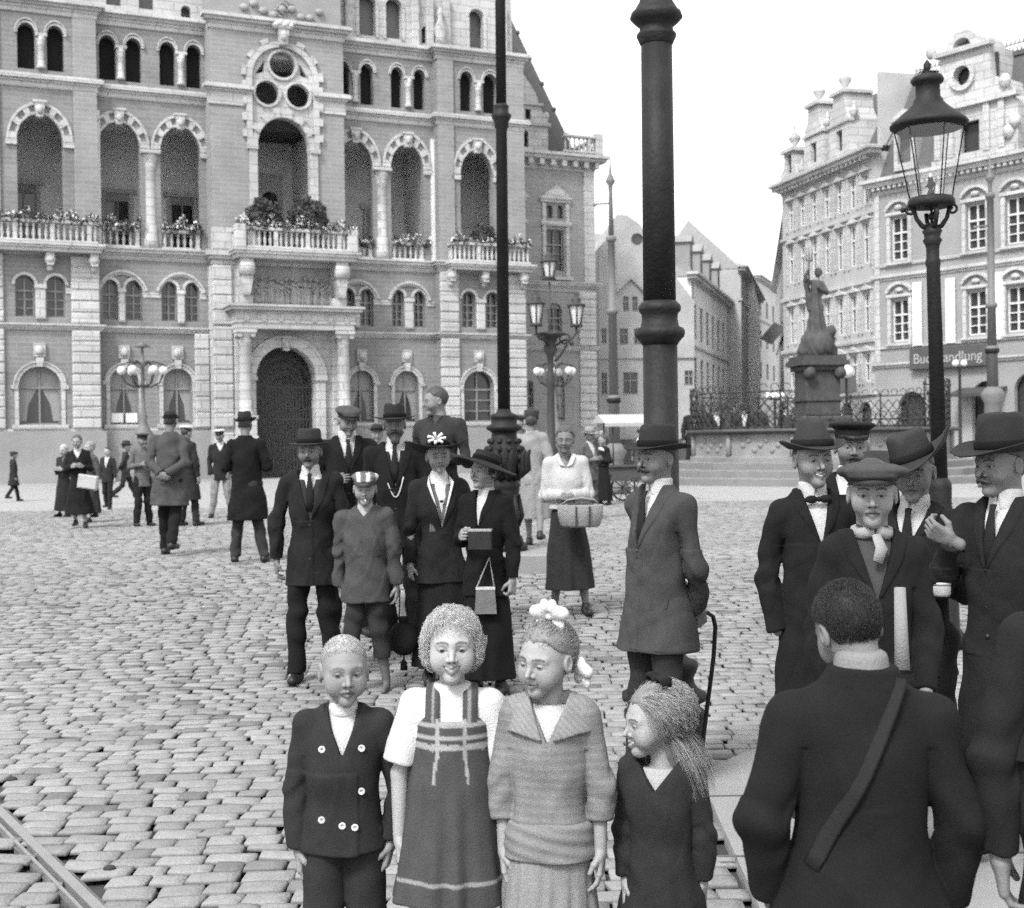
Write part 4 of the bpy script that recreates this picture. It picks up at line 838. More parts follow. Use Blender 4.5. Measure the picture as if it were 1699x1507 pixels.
for dx, dy, yb, yt in ((-.33, -.5, 541, 508), (.62, 0, 540, 508), (0, 0, 461, 435)):
    zb, zt = Zc(yb), Zc(yt); h_ = zt - zb; w0, w1 = .115, .195
    ln = MB()
    for i in range(6):
        a = 2*math.pi*(i+.5)/6; ln.tube([(dx + w0*math.cos(a), dy + w0*math.sin(a), zb), (dx + w1*math.cos(a), dy + w1*math.sin(a), zt)], .018, 5)
    ln.lathe((dx, dy, 0), [(w0 + .03, zb - .05), (w0 + .03, zb + .02), (.02, zb + .03)], 12); ln.lathe((dx, dy, 0), [(.02, zt - .02), (w1 + .02, zt - .02), (w1 + .03, zt + .02), (w1 - .06, zt + .05), (.10, zt + .08), (.12, zt + .14), (.07, zt + .19), (.03, zt + .22), (.04, zt + .25), (.01, zt + .34)], 12)
    lo_ = ln.build('lantern', ironf, ca)
    MB().lathe((0, 0, 0), [(w0 - .01, zb), (w1 - .02, zt - .01)], 6, smooth=False).xf(Matrix.Translation((dx, dy, 0))).build('lantern_glass', milk, lo_)
# ---- globe candelabra near the facade
def globes(x, Y, ztop, label, n=6, r=.17, R=.75):
    p = gpos(x, Y); e = empty('globe_candelabrum', (p.x, p.y, p.z), 0, label, 'street lamp', 'globe candelabra in front of the town hall')
    H = ztop - p.z
    lath(e, 'stem', [(.5, 0), (.5, .3), (.3, .5), (.42, 1.2), (.46, 1.7), (.2, 2.1), (.13, 2.3), (.16, 2.5), (.08, 2.7), (.07, H - 1.0), (.2, H - .9), (.07, H - .75), (.05, H - .3), (.3, H - .25), (.05, H - .1), (.01, H)], iron2, 14)
    a_ = MB()
    for i in range(n):
        a = 2 * math.pi * i / n + .3; c_, s_ = math.cos(a), math.sin(a)
        a_.tube([(0, 0, H - 1.7), (c_*.3, s_*.3, H - 1.75), (c_*R*.8, s_*R*.8, H - 1.6), (c_*R, s_*R, H - 1.3)], .035, 5); a_.tube([(c_*.1, s_*.1, H - .9), (c_*.4, s_*.4, H - .8), (c_*R*1.1, s_*R*1.1, H - .95)], .03, 5)
    a_.build('arm', ironf, e)
    for i in range(n):
        a = 2 * math.pi * i / n + .3; MB().sphere((math.cos(a)*R, math.sin(a)*R, H - 1.14), r, 12, 8).build('globe', milk, e)
globes(241, 49.5, 5.6, 'candelabrum of milky globes between the two ground windows left of the portal')
globes(924, 54, 5.6, 'candelabrum of milky globes before the wing, below the three lanterns')
# ---- small globe lamps near the fountain
def globe_lamp(x, Y, y, r, label, offs=(0,)):
    p = gpos(x, Y); e = empty('globe_lamp', (p.x, p.y, p.z), 0, label, 'street lamp'); z = 1.7 + (741 - .013*x - y) * Y / 2200 - p.z
    lath(e, 'post', [(.12, 0), (.07, .6), (.05, z - r - .05), (.09, z - r), (.06, z - r + .04)], ironf, 10)
    for dx in offs: MB().sphere((dx, 0, z), r, 16, 10).build('globe', white_m, e)
    if len(offs) > 1: MB().tube([(offs[0], 0, z - r), (offs[-1], 0, z - r)], .03, 6).build('crossbar', ironf, e)
globe_lamp(1407, 50, 617, .26, 'lamp with one big white globe, right of the fountain statue')
globe_lamp(1288, 52, 657, .14, 'lamp with a row of three small white globes, left of the fountain pedestal', (-.25, 0, .25))
globe_lamp(1595, 48, 603, .12, 'lamp with twin white globes under the shop sign', (-.15, .15))
# ---- fountain
FX = at(1357, 722, 44).x; fo = empty('fountain', (FX, 44, .25), .12, 'stone fountain basin on steps, with a statue on its pedestal and iron lattice railings', 'fountain')
st = MB(); n = 12
for r_, z1, z0_ in ((6.1, .22, 0), (5.5, .44, .2), (4.9, .66, .42)): st.lathe((0, 0, 0), [(r_, z0_ - .1), (r_, z1 - .02), (r_ - .03, z1), (.5, z1)], n, smooth=False)
st.build('steps', mat('fountain_step_stone', .17, .9, .15, 3, stain=.1), fo)
ba = MB(); ba.lathe((0, 0, 0), [(4.35, .66), (4.35, .8), (4.2, .85), (4.2, 1.5), (4.28, 1.53), (4.1, 1.54), (4.0, .9), (.5, .9)], n, smooth=False); ba.build('basin', mat('fountain_basin_stone', .2, .85, .3, 1.5, .4, 20, stain=.2), fo)
rim = MB(); rim.lathe((0, 0, 0), [(4.2, 1.53), (4.44, 1.56), (4.5, 1.62), (4.46, 1.68), (4.0, 1.70), (3.95, 1.6)], n, smooth=False); rim.build('rim', mat('wet_dark_rim', .05, .5, .3, 3), fo)
pn = MB()
for i in range(n):
    a = 2*math.pi*i/n; pn.tube([(4.22*math.cos(a), 4.22*math.sin(a), .8), (4.22*math.cos(a), 4.22*math.sin(a), 1.53)], .09, 6)
    am = 2*math.pi*(i+.5)/n; c_ = Vector((math.cos(am), math.sin(am), 0)); t_ = Vector((-c_.y, c_.x, 0)); ap = 4.2*math.cos(math.pi/n)
    for rr_2 in range(7): q = c_*(ap + .02) + t_*(-.6 + rr_2*.2) + Vector((0, 0, 1.18 + .18*math.sin(rr_2*2.1))); pn.sphere(tuple(q - c_*.06), .11, 6, 5)
pn.build('carved_panels', mat('carved_panel_stone', .2, .85, .2, 4), fo)
# lattice railing standing on the rim
def railing(a0, a1, hgt, diam=True):
    m_ = MB(); nb = int((a1 - a0) / 5.0)
    P = lambda a, z: (4.18*math.cos(math.radians(a)), 4.18*math.sin(math.radians(a)), z)
    for i in range(nb + 1):
        a = a0 + (a1 - a0) * i / nb
        if i % 3 == 0: m_.tube([P(a, 1.68), P(a, 1.68 + hgt), P(a, 1.9 + hgt)], [.03, .03, .005], 5); m_.sphere(P(a, 1.72 + hgt), .06, 6, 5)
    nd = int((a1 - a0) / 2.4); dz = .2; rows = int(hgt / dz)
    for i in range(nd):
        for k in range(rows):
            a = a0 + (a1 - a0) * i / nd; a2 = a0 + (a1 - a0) * (i + 1) / nd; za, zb = 1.7 + k*dz, 1.7 + (k + 1)*dz
            if (i + k) % 2: za, zb = zb, za
            m_.tube([P(a, za), P(a2, zb)], .017, 4)
    for z in (1.74, 1.68 + hgt): m_.tube([P(a0 + (a1 - a0) * i / 24, z) for i in range(25)], .022, 5)
    for i in range(nb):
        a = a0 + (a1 - a0) * (i + .5) / nb; m_.tube([P(a + 1.8*math.cos(t), 1.68 + hgt + .12 + .12*math.sin(t)) for t in np.linspace(0, 5.5, 9)], .016, 4)
    return m_
railing(-185, -120, 1.15).build('lattice_railing', ironf, fo); railing(-120, -60, .25).build('lattice_railing', ironf, fo); railing(-60, 5, 1.3).build('lattice_railing', ironf, fo); railing(8, 172, 1.15).build('lattice_railing', ironf, fo)
pe = MB(); pe.bbox(-1.0, 1.0, -1.0, 1.0, .9, 2.1, .05); pe.bbox(-.68, .68, -.68, .68, 2.1, 3.75, .04); pe.box(-.80, .80, -.80, .80, 3.6, 3.76); pe.box(-.95, .95, -.95, .95, 3.76, 3.92); pe.box(-.85, .85, -.85, .85, 3.92, 4.08)
pe.box(-.74, .74, -.74, .74, 2.6, 2.72)
for s_ in ((.6, -.8), (-.6, -.8)): pe.lathe((s_[0], s_[1], 3.5), [(.02, -.2), (.2, -.18), (.2, .18), (.02, .2)], 10, ax=1)
pe.v = [(x*.86, y*.86, z) for x, y, z in pe.v]; pe.build('pedestal', bronze, fo)
# ---- market cart with awning
p = gpos(1046, 30.5); ct = empty('handcart', (p.x, p.y, p.z), .25, 'market handcart with spoked wheels under a pale awning', 'cart')
MB().box(-.55, .75, -.35, .35, .48, .8).box(-.6, .8, -.4, .4, .8, .84).build('body', mat('dark_wood', .06, .8), ct)
for sy in (-.45, .45):
    w_ = MB(); w_.arch(0, .30, .27, .31, sy - .02, sy + .02, 0, 360, 22)
    for i in range(10): a = math.pi*2*i/10; w_.tube([(0, sy, .30), (.28*math.cos(a), sy, .30 + .28*math.sin(a))], .012, 4)
    w_.lathe((0, sy, .3), [(.05, -.05), (.05, .05)], 8, ax=1); w_.build('wheel', mat('dark_wood', .06), ct)
MB().tube([(-.5, -.3, .6), (-1.3, -.3, .75)], .025, 5).tube([(-.5, .3, .6), (-1.3, .3, .75)], .025, 5).build('handles', mat('dark_wood', .06), ct)
for x_, y_ in ((-.5, -.33), (.7, -.33), (-.5, .33), (.7, .33)): MB().tube([(x_, y_, .8), (x_, y_, 1.85)], .018, 5).build('awning_post', ironf, ct)
MB().add([(-.75, -.5, 1.8), (.95, -.5, 1.8), (.95, .5, 1.8), (-.75, .5, 1.8), (-.75, 0, 2.0), (.95, 0, 2.0), (-.75, -.5, 1.72), (.95, -.5, 1.72)], [(0, 1, 5, 4), (4, 5, 2, 3), (0, 4, 3), (1, 2, 5), (6, 7, 1, 0)]).build('awning', mat('pale_canvas', .34, .9), ct)
# banner hanging over the side street
p = at(1296, 540, 95); fl = empty('flag', (p.x, p.y, p.z), 0, 'dark flag on a slanting pole hanging over the side street', 'flag')
MB().tube([(.9, .3, -.6), (0, 0, .25)], .04, 6).build('flagpole', ironf, fl)
fm = MB(); nn_ = 8; vs = []
for i in range(nn_ + 1):
    for j in range(4): vs.append((.35 - .28*j - .13*i, .1*math.sin(i*1.1 + j), .25 - .15*i - .16*(3 - j) * .9))
fm.add(vs, [(i*4+j, i*4+j+1, (i+1)*4+j+1, (i+1)*4+j) for i in range(nn_) for j in range(3)], True); fm.add([(x, y + .03, z) for x, y, z in vs], [(i*4+j, (i+1)*4+j, (i+1)*4+j+1, i*4+j+1) for i in range(nn_) for j in range(3)], True)
fm.build('flag_cloth', mat('dark_flag_cloth', .09, .9, .7, 1.5), fl)
# stone block on which the soldier sits up high
p = gpos(742, 11.2); sb = MB().bbox(-.4, .4, -.3, .3, 0, .34, .02).build('mounting_block', kerb_m); sb.location = p; tag(sb, 'low stone block under the bareheaded soldier', 'stone block')

for x_, y_, r_, lab in ((20, 1297, .022, 'small dark stone lying on the setts at the left edge'), (182, 1445, .020, 'small dark pebble on the setts beside the tram rail')):
    p = ground(x_, y_); o = MB().sphere((0, 0, r_ * .5), r_, 9, 7, 1.3, 1, .7).build('pebble', mat('dark_pebble', .03)); o.location = p; tag(o, lab, 'stone')
# ================================================================ people: bodies and clothes are distance fields turned into meshes
def surface(f, lo, hi, res, newton=True):
    lo = np.array(lo, float); hi = np.array(hi, float); B = 8
    nb = np.maximum(1, np.ceil((hi - lo) / (res * B)).astype(int)); n = nb * B
    bi = np.stack(np.meshgrid(*[np.arange(k) for k in nb], indexing='ij'), -1).reshape(-1, 3)
    cen = lo + (bi + .5) * B * res - .5 * res
    dc = f(cen.astype(np.float32)); D = np.empty(n, np.float32)
    Dv = D.reshape(nb[0], B, nb[1], B, nb[2], B).transpose(0, 2, 4, 1, 3, 5)
    sgn = np.where(dc < 0, -1, 1).astype(np.float32).reshape(nb); Dv[...] = sgn[..., None, None, None]
    keep = np.abs(dc) < B * res * .87 * 1.35 + .012
    kb = bi[keep]
    if len(kb) == 0: return np.zeros((0, 3)), np.zeros((0, 4), int)
    off = np.stack(np.meshgrid(*[np.arange(B)] * 3, indexing='ij'), -1).reshape(-1, 3)
    for s0 in range(0, len(kb), 600):
        k_ = kb[s0:s0 + 600]; P = (lo + (k_[:, None, :] * B + off[None]) * res).reshape(-1, 3).astype(np.float32)
        Dv[k_[:, 0], k_[:, 1], k_[:, 2]] = f(P).reshape(-1, B, B, B)
    D[0] = D[-1] = 1; D[:, 0] = D[:, -1] = 1; D[:, :, 0] = D[:, :, -1] = 1
    s = D < 0; c = [s[i:n[0]-1+i, j:n[1]-1+j, k:n[2]-1+k] for i in (0, 1) for j in (0, 1) for k in (0, 1)]
    a_ = c[0].copy(); o_ = c[0].copy()
    for q in c[1:]: a_ &= q; o_ |= q
    act = np.argwhere(o_ & ~a_); idx = np.full(tuple(n - 1), -1, np.int32); idx[act[:, 0], act[:, 1], act[:, 2]] = np.arange(len(act))
    cor = np.array([(i, j, k) for i in (0, 1) for j in (0, 1) for k in (0, 1)])
    val = np.stack([D[act[:, 0]+q[0], act[:, 1]+q[1], act[:, 2]+q[2]] for q in cor], 1); acc = np.zeros((len(act), 3)); cnt = np.zeros(len(act))
    for a in range(8):
        for b in range(a + 1, 8):
            if np.abs(cor[a] - cor[b]).sum() == 1:
                va, vb = val[:, a], val[:, b]; m = (va < 0) != (vb < 0); t = np.where(m, va / np.where(m, va - vb, 1), 0)
                acc += np.where(m[:, None], cor[a] + (cor[b] - cor[a]) * t[:, None], 0); cnt += m
    V = lo + (act + acc / np.maximum(cnt, 1)[:, None]) * res; F = []
    for ax in range(3):
        o1, o2 = [(1, 2), (2, 0), (0, 1)][ax]; sl0 = [slice(0, None)] * 3; sl1 = [slice(0, None)] * 3; sl0[ax] = slice(0, -1); sl1[ax] = slice(1, None)
        d0 = s[tuple(sl0)]; d1 = s[tuple(sl1)]; e = np.argwhere(d0 != d1); e = e[(e[:, o1] > 0) & (e[:, o2] > 0) & (e[:, o1] < n[o1]-1) & (e[:, o2] < n[o2]-1)]
        fl = d0[e[:, 0], e[:, 1], e[:, 2]]; q = []
        for da, db in ((-1, -1), (0, -1), (0, 0), (-1, 0)):
            w_ = e.copy(); w_[:, o1] += da; w_[:, o2] += db; q.append(idx[w_[:, 0], w_[:, 1], w_[:, 2]])
        q = np.stack(q, 1); q[~fl] = q[~fl][:, ::-1]; F.append(q[(q >= 0).all(1)])
    F = np.concatenate(F)
    if newton and len(V):
        for _ in range(1):
            P = V.astype(np.float32); e = res * .4; d = f(P); g = np.stack([f(P + np.eye(3, dtype=np.float32)[i] * e) - d for i in range(3)], 1) / e
            g2 = np.maximum((g ** 2).sum(1), .15); V = V - np.clip(d / g2, -res*.6, res*.6)[:, None] * g
    return V, F
A = lambda v: np.array(v, np.float32)
def ln(v): return np.sqrt((v * v).sum(-1))
def rc(P, a, b, ra, rb):
    a = A(a); b = A(b); ab = b - a; t = np.clip(((P - a) @ ab) / max(1e-9, float(ab @ ab)), 0, 1); return ln(P - a - t[:, None] * ab) - (ra + (rb - ra) * t)
def ell(P, c, r):
    q = P - A(c); r = A(r); k0 = ln(q / r); k1 = ln(q / (r * r)) + 1e-9; return k0 * (k0 - 1) / k1
def smin(a, b, k): h = np.clip(.5 + .5 * (b - a) / k, 0, 1); return b + (a - b) * h - k * h * (1 - h)
def smax(a, b, k): return -smin(-a, -b, k)
def uni(*q):
    r = q[0]
    for x in q[1:]: r = np.minimum(r, x)
    return r
class Loft:
    def __init__(s, rows):   # (z, cx, cy, rx, ry)
        r = np.array(sorted(rows), float); z = r[:, 0]; zz = np.linspace(z[0], z[-1], 90); s.z = zz; s.c = []
        for k in range(1, 5):
            y = r[:, k]; m = np.gradient(y, z) if len(z) > 2 else np.full(len(z), (y[-1]-y[0])/(z[-1]-z[0])); i = np.clip(np.searchsorted(z, zz) - 1, 0, len(z) - 2); h = z[i+1] - z[i]; t = (zz - z[i]) / h
            s.c.append((2*t**3-3*t**2+1)*y[i] + (t**3-2*t**2+t)*h*m[i] + (-2*t**3+3*t**2)*y[i+1] + (t**3-t**2)*h*m[i+1])
    def at(s, z): return [np.interp(z, s.z, c) for c in s.c]
    def __call__(s, P, off=0, fold=None):
        cx, cy, rx, ry = s.at(P[:, 2]); rx = rx + off; ry = ry + off; qx = P[:, 0] - cx; qy = P[:, 1] - cy
        if fold is not None: k_ = 1 + fold(P, np.arctan2(qx, -qy)); rx = rx * k_; ry = ry * k_
        k0 = np.sqrt((qx/rx)**2 + (qy/ry)**2); k1 = np.sqrt((qx/rx**2)**2 + (qy/ry**2)**2) + 1e-9; d = k0 * (k0 - 1) / k1
        d = np.where(k0 < .05, -np.minimum(rx, ry), d)
        return smax(d, np.maximum(s.z[0] - off*0 - P[:, 2], P[:, 2] - s.z[-1]), .02).astype(np.float32)
def wrink(P, seed, amp, f=(9, 9, 22)):
    r = np.random.RandomState(seed); x, y, z = P[:, 0] * f[0], P[:, 1] * f[1], P[:, 2] * f[2]; ph = r.uniform(0, 6, 8)
    a = np.sin(x + 1.3*np.sin(z*.7 + ph[0]) + ph[1]) * np.sin(z + 1.5*np.sin(x*.8 + y + ph[2]) + ph[3]); b = np.sin(x*2.1 - y*1.7 + z*.6 + 1.2*np.sin(z*1.3 + ph[4]) + ph[5])
    return amp * (a + .5 * b)
cloth_m = mat('woven_cloth', .02, .95, .18, 18, .4, 320, attr=True, fine=.38, spec=.15)
linen_m = mat('light_linen', .5, .85, .05, 20, .4, 160, attr=True, fine=.08, spec=.2)
skin_m = mat('skin', .25, .6, .06, 25, .25, 220, attr=True, fine=.05, spec=.35)
hair_m = mat('hair', .1, .6, .15, 60, .22, 200, attr=True, fine=.2, spec=.4)
felt_m = mat('felt_hat', .02, .85, .15, 30, .4, 300, attr=True, fine=.2)
leather_m = mat('dark_leather', .02, .45, .25, 20, .4, 80, attr=True)
def skmesh(name, V, F, m_, col, parent=None, xf=None):
    me = bpy.data.meshes.new(name)
    if xf is not None: V = V @ np.array(xf.to_3x3()).T + np.array(xf.translation)
    me.vertices.add(len(V)); me.vertices.foreach_set('co', np.ascontiguousarray(V, np.float32).ravel())
    me.loops.add(F.size); me.loops.foreach_set('vertex_index', F.ravel().astype(np.int32)); me.polygons.add(len(F)); me.polygons.foreach_set('loop_start', np.arange(0, F.size, 4, dtype=np.int32)); me.polygons.foreach_set('loop_total', np.full(len(F), 4, np.int32))
    me.update(calc_edges=True); me.polygons.foreach_set('use_smooth', np.ones(len(F), bool)); me.materials.append(m_)
    at_ = me.color_attributes.new('Col', 'FLOAT_COLOR', 'POINT'); c = np.full(len(V), col) if np.isscalar(col) else np.asarray(col, float); at_.data.foreach_set('color', np.stack([c, c, c, np.ones_like(c)], -1).astype(np.float32).ravel())
    o = bpy.data.objects.new(name, me); COL.objects.link(o); o.parent = parent; return o
def mbcol(mb, name, m_, col, parent, xf=None, subsurf=0):
    if xf is not None: mb.xf(xf)
    o = mb.build(name, m_, parent); me = o.data; at_ = me.color_attributes.new('Col', 'FLOAT_COLOR', 'POINT'); c = np.full(len(me.vertices), float(col)); at_.data.foreach_set('color', np.stack([c, c, c, np.ones_like(c)], -1).ravel()); return o

# ---- head in adult units, centred between crown and chin, looking to -y
def head_f(P, female=0, child=0):
    x, y, z = P[:, 0], P[:, 1], P[:, 2]; Q = np.stack([np.abs(x), y, z], 1)
    d = ell(P, (0, .012, .028), (.076, .096, .090)); d = smin(d, ell(P, (0, -.028, -.012), (.062, .064, .080)), .03)
    ch = .033 if (female or child) else .037
    d = smin(d, rc(P, (0, -.018, -.040), (0, -.052, -.093), .058 - .003*female + .005*child, ch - .008 + .002*child), .03)
    d = smin(d, ell(Q, (.037 + .002*child, -.052, -.034 - .006*child), (.030, .032, .034 + .006*child)), .02)
    d = smin(d, rc(Q, (.0, -.084, .016), (.042, -.070, .016), .012, .010), .016)
    d = smax(d, -ell(Q, (.031, -.103, -.003), (.019, .018, .013)), .014)
    d = np.minimum(d, ln(Q - A((.031, -.0745, -.004))) - .0135)
    nl = .012 if child else .018
    d = smin(d, rc(P, (0, -.086, .004), (0, -.096 - nl, -.032), .0070, .0098 - .0012*child), .012); d = smin(d, ln(Q - A((.0105, -.092, -.036))) - .0075, .007)
    d = smin(d, rc(Q, (0, -.0925, -.0575), (.018, -.083, -.0635), .0065, .004), .006); d = smin(d, rc(Q, (0, -.091, -.0735), (.015, -.082, -.069), .0075, .004), .006)
    d = smax(d, -rc(Q, (0, -.101, -.0655), (.022, -.088, -.0650), .0025, .002), .004)
    d = smin(d, ln(P - A((0, -.074 + .006*child, -.098 + .003*child))) - .018 + .003*child, .02)
    e = ell(Q, (.080, .012, -.008), (.010, .020, .032)); e = smax(e, -ell(Q, (.090, .008, -.004), (.010, .011, .019)), .006); d = smin(d, e, .008)
    d = smin(d, rc(P, (0, .022, -.05), (0, .030, -.18), .052 - .006*female - .008*child, .056 - .006*female - .006*child), .03)
    return d
def head_paint(V, skin, hairc, gaze=(0, 0), smile=0, openm=0, eye=1.0, browz=.018):
    x, y, z = V[:, 0], V[:, 1], V[:, 2]; ax = np.abs(x); c = np.full(len(V), skin, float); fr = y < -.05
    c = np.where(fr & (np.abs(z + .03) < .03) & (np.abs(ax - .04) < .02), skin * .93, c)
    ez = (z + .004) / (.0050 * eye); ex = (ax - .031) / .0135; r = ex**2 + ez**2
    c = np.where(fr & (r < 1.9) & (r >= 1) & (ez > -.3), skin * .30, c); c = np.where(fr & (r < 1.5) & (r >= 1) & (ez <= -.3), skin * .6, c); c = np.where(fr & (r < 1), .17, c)
    ir = ((ax - .031) - gaze[0] * np.sign(x))**2 + (z + .0035 - gaze[1])**2; c = np.where(fr & (r < 1.1) & (ir < .0068**2), .010, c)
    bz = browz + .004 - ((ax - .03) / .02)**2 * .005; c = np.where(fr & (ax > .011) & (ax < .050) & (np.abs(z - bz) < .0038), hairc * .55 + skin * .12, c)
    lz = -.0655 + smile * (ax / .024)**2 * .009; wd = .023 + .006 * smile
    lip = fr & (ax < wd) & (np.abs(z - lz) < .0105 * np.sqrt(np.clip(1 - (ax / wd)**2, 0, 1)) + .001); c = np.where(lip, skin * .52, c)
    c = np.where(fr & (ax < wd + .001) & (np.abs(z - lz) < .0018 + openm * .004 * np.clip(1 - (ax/wd)**2, 0, 1)), skin * .10, c)
    if smile > .6: c = np.where(fr & (ax < wd * .75) & (np.abs(z - lz - .0008) < .0032 * np.sqrt(np.clip(1 - (ax/(wd*.75))**2, 0, 1))), .42, c)
    c = np.where(fr & (np.abs(ax - .009) < .0035) & (np.abs(z + .0425) < .003) & (y < -.088), skin * .2, c)
    return c
# ---- hand: palm, four unequal bent fingers, thumb from the side of the palm
def hand_f(w_, d_, nrm, th, s_, curl=.4, spread=.0):
    w_ = np.array(w_, float); d_ = np.array(d_, float) / np.linalg.norm(d_); nrm = np.array(nrm, float); nrm = nrm - d_ * (nrm @ d_); nrm /= np.linalg.norm(nrm); th_ = np.cross(nrm, d_)
    if th_ @ np.array(th, float) < 0: th_ = -th_
    prim = [(w_ - d_*.03*s_, w_ + d_*.015*s_, .026*s_, .024*s_)]; fing = []
    for k, (o, L_) in enumerate(((.029, .078), (.0095, .088), (-.0105, .081), (-.029, .064))):
        base = w_ + d_ * (.088 - .004*abs(k-1)) * s_ + th_ * o * s_; prim.append((w_ + d_*.015*s_ + th_*o*.62*s_, base, .017*s_, .0125*s_)); p = base; ang = 0
        for seg, (fr_, ca) in enumerate(((.44, .9), (.32, 1.25), (.24, .9))):
            ang += curl * ca * (1 + .10 * k); v = d_ * math.cos(ang) + nrm * math.sin(ang) + th_ * (o * 3.0 * (spread + .5)) * (seg == 0); q = p + v * L_ * fr_ * s_; r0 = (.0098 - .0012*seg - .0008*(k == 3)) * s_; fing.append((p, q, r0, r0 - .0010*s_)); p = q
    t0 = w_ + d_*.022*s_ + th_*.024*s_; t1 = t0 + (d_*.62 + th_*.62 + nrm*(.25 + .4*curl))*.040*s_; t2 = t1 + (d_*.9 + th_*(.28 - .4*curl) + nrm*(.2 + .7*curl))*.034*s_
    th_p = [(t0, t1, .0145*s_, .0115*s_), (t1, t2, .0112*s_, .0085*s_)]
    def f(P):
        d = None
        for a, b, r0, r1 in prim: q = rc(P, a, b, r0, r1); d = q if d is None else smin(d, q, .012*s_)
        for a, b, r0, r1 in th_p: d = smin(d, rc(P, a, b, r0, r1), .008*s_)
        for a, b, r0, r1 in fing: d = smin(d, rc(P, a, b, r0, r1), .0035*s_)
        return d
    c = w_ + d_ * .08 * s_; return f, c - .125*s_, c + .125*s_
ARMS = {'hang': ((.20, .02, -1), (.05, -.16, -1)), 'back': ((.22, .30, -1), (-.72, .40, -.50)), 'pocket': ((.20, .10, -1), (-.12, -.24, -1)), 'front': ((.16, -.02, -1), (-.62, -.75, .0)),
        'lapel': ((.22, -.40, -.9), (-.55, -.45, .75)), 'hips': ((.55, .22, -.75), (-.62, -.15, -.72)), 'waist': ((.25, .05, -1), (-.45, -.75, .18)), 'swing': ((.15, -.35, -1), (.0, -.5, -.9)), 'swingb': ((.15, .35, -1), (.05, .15, -1))}
PEOPLE = {}
def person(label, x, Y, top, yaw, hat=None, hatadd=0, **k):
    """x, top: picture column of the neck and row of the highest point; Y: depth in metres."""
    g = k.get('g', lambda *a: None); hz = 730 + (850 - x) * .013; zt = 1.7 + (hz - top) * Y / 2200
    base = gpos(x, Y); bz = k.get('z', base.z); H = k.get('H', zt - bz - hatadd); hh = k.get('hh', .235 if H > 1.45 else .2); b = (H - hh * .93) / 1.515; hs = hh / .235 * k.get('hscale', 1)
    wf = k.get('wf', 1.0); fem = k.get('female', 0); child = 1 if H < 1.45 else 0
    cres = k.get('res', max(.0055, Y / 1326 * 1.0)); hres = max(.0026, Y / 1326 * .55); far = Y > 14
    sk = k.get('skin', .17); hairc = k.get('hairc', .03); lean = k.get('lean', 0)
    rt = bpy.data.objects  # noqa
    sx = .168 * b * wf * (.92 if fem else 1) * (.98 if child else 1); shz = k.get('shz', 1.395) * b; hipz = .90 * b; thick = k.get('thick', 1.0)
    J = {}
    for s_, nm in ((-1, 'L'), (1, 'R')):
        ap = k.get('arm' + nm, k.get('arms', 'hang')); u, f_ = ARMS[ap] if isinstance(ap, str) else ap; u = np.array([s_ * u[0], u[1], u[2]]); f_ = np.array([s_ * f_[0], f_[1], f_[2]]); u = u / np.linalg.norm(u); f_ = f_ / np.linalg.norm(f_)
        S0 = np.array([s_ * sx, .012 * b + lean * .0, shz]); E0 = S0 + u * .295 * b; W0 = E0 + f_ * .25 * b; J[nm] = (S0, E0, W0, u, f_, ap)
    stride = k.get('stride', 0); LG_ = {}
    for s_, nm in ((-1, 'L'), (1, 'R')):
        st_ = stride * s_; hp = np.array([s_ * .085 * b * wf, .0, hipz]); kn = np.array([s_ * .09 * b, -.10 * st_ - .01, .49 * b + .015 * abs(st_)]); an = np.array([s_ * .095 * b, .02 + .26 * st_ * (-1), .085 * b + (.16 * st_ if False else 0)])
        if st_ < 0: an[2] += .13 * abs(st_) * k.get('lift', 1); kn[1] -= .02
        if stride == 0:
            hs_ = hash_(label); rl = 1 if (hs_ % 2) == (s_ > 0) else 0; kn[1] -= .035 * rl * b; an[1] += (-.06 * rl + .01) * b; an[0] += s_ * (.01 + .02 * ((hs_ // 7) % 3)) * b; kn[0] += s_ * .012 * rl * b
        if k.get('legs_apart'): an[0] += s_ * k['legs_apart']; kn[0] += s_ * k['legs_apart'] * .6
        LG_[nm] = (hp, kn, an)
    # head transform
    _h = hash_(label); hy, hp_, hr_ = [math.radians(q) for q in k.get('head', ((_h % 17) - 8, (_h // 3) % 7, (_h // 5) % 7 - 3))]
    hc = Vector((0, -.012 * b + k.get('hfwd', 0), H - hh / 2)); HM = Matrix.Translation(hc) @ Matrix.Translation((0, .02*hs, -.08*hs)) @ Matrix.Rotation(hy, 4, 'Z') @ Matrix.Rotation(hp_, 4, 'X') @ Matrix.Rotation(hr_, 4, 'Y') @ Matrix.Translation((0, -.02*hs, .08*hs)) @ Matrix.Scale(hs, 4)
    # ---------- body: head, core and hands in one mesh
    parts = []
    V, F = surface(lambda P: head_f(P, fem, child), (-.105, -.14, -.20), (.105, .125, .13), hres / hs)
    c = head_paint(V, sk, hairc, k.get('gaze', (0, 0)), k.get('smile', 0), k.get('openm', 0), k.get('eye', 1.0 if child else .8))
    if k.get('hair') == 'shaved': sc_ = .85*V[:, 2] + .5*V[:, 1] - .030 + .004*np.sin(V[:, 0]*110 + V[:, 1]*70) + .003*np.sin(V[:, 0]*210 + V[:, 2]*160); t_ = np.clip(np.maximum(sc_, np.minimum(V[:, 1] - .035, V[:, 2] + .065)) / .012, 0, 1); c = np.where(ell(V.astype(np.float32), (.080, .012, -.008), (.016, .026, .036)) * 0 + (np.abs(V[:, 0]) > .0735) * (V[:, 2] < .028) > 0, c, c * (1 - t_) + k['hairv'] * t_)
    M = np.array(HM); parts.append((V @ M[:3, :3].T + M[:3, 3], F, c))
    gar = k.get('wear', 'suit'); T0 = 1.46 * b
